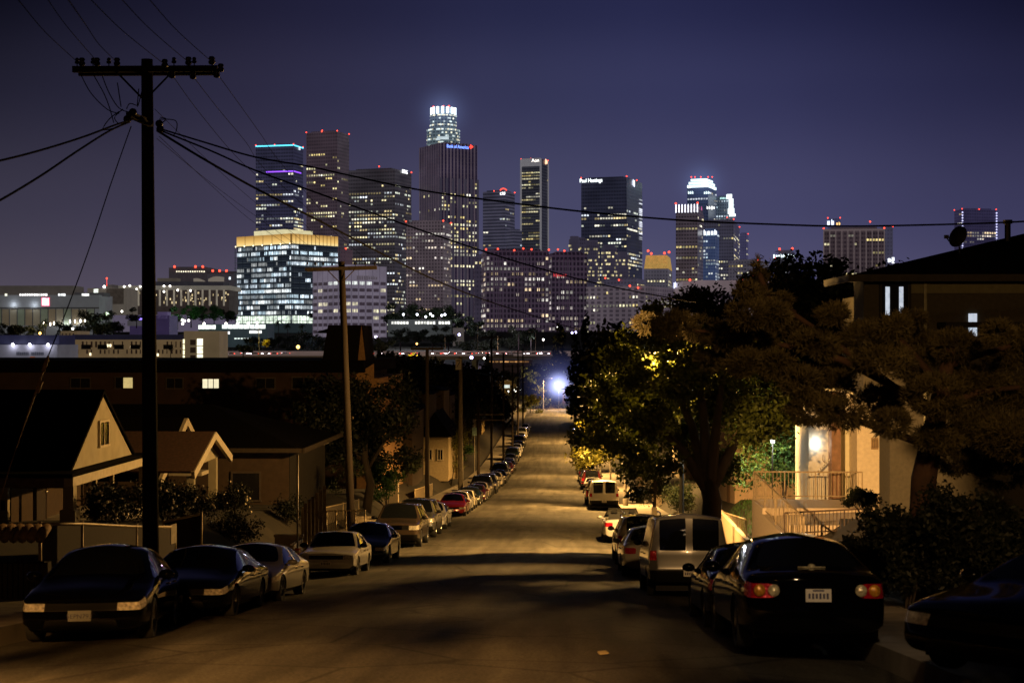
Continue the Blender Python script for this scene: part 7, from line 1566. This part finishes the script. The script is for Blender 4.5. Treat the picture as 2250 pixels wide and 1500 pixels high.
for k in range(16):
    s=Lf*(.42+.0365*k); p=fp(s,2,-1.7); g=H(p[0],p[1])-1; 
    q=MB(); q.box((0,0,(p[2]-g)/2),(1.9,1.9,p[2]-g)); q.box((0,9,(p[2]-g)-.4),(2.2,20,1.2)); q.box((0,18,(p[2]-g)/2),(1.9,1.9,p[2]-g)); o=q.build('freeway_pier',CONC); o.location=(p[0],p[1],g); tag(o,'concrete pier under the elevated freeway','pier','piers of the elevated freeway')
HW=glowmat('headlight_glow',(1,.93,1),9); TW=glowmat('taillight_glow',(1,.06,.03),6)
fcar=FAR.get(('sedan',))
def fwcar(px,lane,red,label):
    w=3+lane*3.6 if not red else 14+lane*3.4
    # find s along the deck seen at px
    s=None; lo,hi=0,Lf
    for _ in range(40):
        m_=(lo+hi)/2; p=fa+fdn*m_+fn*w
        if pxof(p.x,p.y)<px: lo=m_
        else: hi=m_
    p=fp(lo,w,.02); t=thing('freeway_car',label.replace('freeway car showing its ','car with '),'car',p,math.atan2(fdn.y,fdn.x)+(pi/2 if not red else -pi/2),'cars driving on the freeway')
    b=bpy.data.objects.new('body',fcar); link(b,t); b.material_slots[0].link='OBJECT'; b.material_slots[0].material=PAINTS[random.choice(('grey','dark_grey','silver','dark_blue'))]
    for sg in (-1,1):
        q=MB(); q.ball((sg*.62+(-.1 if not red else .1),2.3 if not red else -2.35,.72),[random.uniform(.6,1.15)*v_ for v_ in (.5,.36,.45)],6); q.build('headlight' if not red else 'tail_light',HW if not red else TW,t)
        q=MB(); q.ball((-.98,sg*.9*0+ (1.7 if sg>0 else -1.9),.75),.4,6); q.build('side_marker',HW if (sg>0)!=red else TW,t)
for i,(px,lane,red) in enumerate([(507,0,0),(553,1,0),(560,0,0),(586,1,0),(601,0,0),(628,2,1),(540,1,1),(812,0,0),(850,1,0),(870,0,0),(886,1,1),(895,0,0),(908,1,1),(960,0,0),(985,2,1),(990,0,0),(1012,1,1),(1028,0,0),(1038,2,1),(1060,1,1),(1085,2,1),(1103,0,0),(1121,0,1),(1128,2,1),(1170,0,0),(1176,1,1),(1190,1,1),(1205,0,1),(1160,2,0),(1180,2,0),(1198,2,0),(1215,2,0)]):
    fwcar(px,lane,red,'freeway car showing its %s, passing %s'%('red tail lights' if red else 'white headlights', ('left of the stair tower' if px<700 else 'between the stair tower and the grey lamp post' if px<1000 else 'above the far poles' if px<1150 else 'near the cypresses')))
for px,top,D,lb in ((1050,716,715,'tall grey freeway lamp post left of the tallest far pole'),(978,738,720,'thin freeway lamp post behind the grey lamp post'),(1177,730,720,'freeway lamp post near the palm'),(569,712,690,'brown freeway lamp post below the bright deck'),(1094,738,730,'short bent freeway lamp post')):
    v=P(px,top,D); h=v.z-(z0+0); b=street_lamp(v.x,v.y,max(5,h),-2.5,lb,'freeway lamp posts',GREYP if px!=569 else GREYP,r=.16,z=z0)
# dark trees and palms across the valley
GV='dark trees around the freeway'
for px,top,D,h,kind in [(870,668,1000,18,'round'),(905,662,1010,19,'round'),(935,670,1000,16,'round'),(965,665,1005,17,'round'),(990,672,1010,16,'round'),(1015,690,960,16,'round'),(1045,700,950,15,'round'),(880,715,850,14,'round'),(915,712,850,14,'round'),(950,716,840,14,'round'),(985,718,850,13,'round'),(1020,735,800,13,'round'),(1060,728,790,15,'round'),(1090,725,800,15,'round'),(1120,718,800,16,'round'),(1150,705,820,18,'round'),(1140,720,780,15,'palm'),(1167,728,760,14,'palm'),
     (612,693,820,17,'palm'),(632,702,830,16,'palm'),(664,704,850,15,'palm'),(600,728,780,12,'round'),(640,730,780,13,'round'),(675,722,790,15,'round'),(560,735,800,10,'round'),(700,735,740,11,'round'),(735,745,720,9,'round'),(845,735,760,12,'round'),(825,742,730,10,'round'),
     (20,706,640,10,'round'),(45,702,650,11,'round'),(75,706,660,11,'round'),(100,694,670,14,'palm'),(145,702,640,11,'round'),(170,708,650,11,'round'),(205,675,700,17,'round'),(225,690,690,14,'round'),(250,685,700,14,'round'),(300,676,760,10,'round'),(390,675,900,13,'round'),(420,668,920,14,'round'),(445,670,930,14,'round'),(470,668,940,15,'round'),(500,668,950,15,'round'),(375,752,500,8,'palm'),(535,742,700,10,'round'),(690,680,1090,12,'round')]:
    v=P(px,top,D); lb='dark palm standing across the valley' if kind=='palm' else 'dark round tree standing across the valley'
    green=px in (420,445,470); bg_tree(kind,v.x,v.y,h,'green lit round tree below the pavilion' if green else lb,GV+(' palms' if kind=='palm' else (' lit' if green else '')),z=v.z-h,m=LF_GREEN if green else None)
for px,py,D,r in ((583,752,690,2.6),(905,785,680,3),(922,786,680,2.6)):
    v=P(px,py,D); bush('street_bush','yellow lit bush by the freeway, %s'%('under the bright deck' if px<600 else 'left one of a pair under the viaduct' if px<910 else 'right one of a pair under the viaduct'),v.x,v.y,[(random.uniform(-.4,.4)*r,random.uniform(-.4,.4)*r,random.uniform(.4,1.1)*r,r*.5,r*.5,r*.5) for _ in range(6)],1200,.22,leafmat('sodium_leaf',(.5,.42,.03),.3),z=v.z-r*.8)
    light('freeway_glow',(v.x-1,v.y-4,v.z+3),1500,(1,.75,.15),.2)
for px,py,D,W_,c in ((420,692,900,9000,(.4,1,.5)),(640,745,740,5000,(.4,.45,1)),(560,725,860,16000,(.85,1,.95))):
    v=P(px,py,D); light('plaza_light',(v.x,v.y-8,v.z+3),W_,c,.4)

for px,py,D,W_,c in ((900,690,930,26000,(.85,.88,1)),(965,690,960,26000,(.85,.88,1)),(1010,735,770,12000,(.6,.55,1)),(1120,740,770,14000,(.8,.6,1)),(1190,740,760,14000,(.8,.8,1)),(930,760,740,9000,(1,.6,.25)),(1060,760,735,9000,(1,.6,.3)),(780,745,800,12000,(.6,.5,1)),(120,705,660,9000,(1,.7,.4)),(240,705,700,9000,(.8,.8,1)),(1100,830,470,4500,(1,.6,.2)),(1060,850,400,3500,(1,.6,.2)),(1150,880,380,4000,(1,.62,.22)),(1010,800,600,4000,(.7,.7,1))):
    v=P(px,py,D); light('valley_fill',(v.x,v.y-4,v.z+3),W_,c,.4)  # added point lights, some beside visible bulbs, to lift the dark valley

# lettering becomes plain mesh
_dg=bpy.context.evaluated_depsgraph_get(); _dg.update()
for o in [o for o in S.objects if o.type=='FONT']:
    me=bpy.data.meshes.new_from_object(o.evaluated_get(_dg),depsgraph=_dg); nm=o.name
    n_=bpy.data.objects.new(nm,me); COL.objects.link(n_); n_.parent=o.parent; n_.location=o.location; n_.rotation_euler=o.rotation_euler; n_.scale=o.scale
    for k in ('label','group'):
        if k in o: n_[k]=o[k]
    bpy.data.objects.remove(o); n_.name=nm
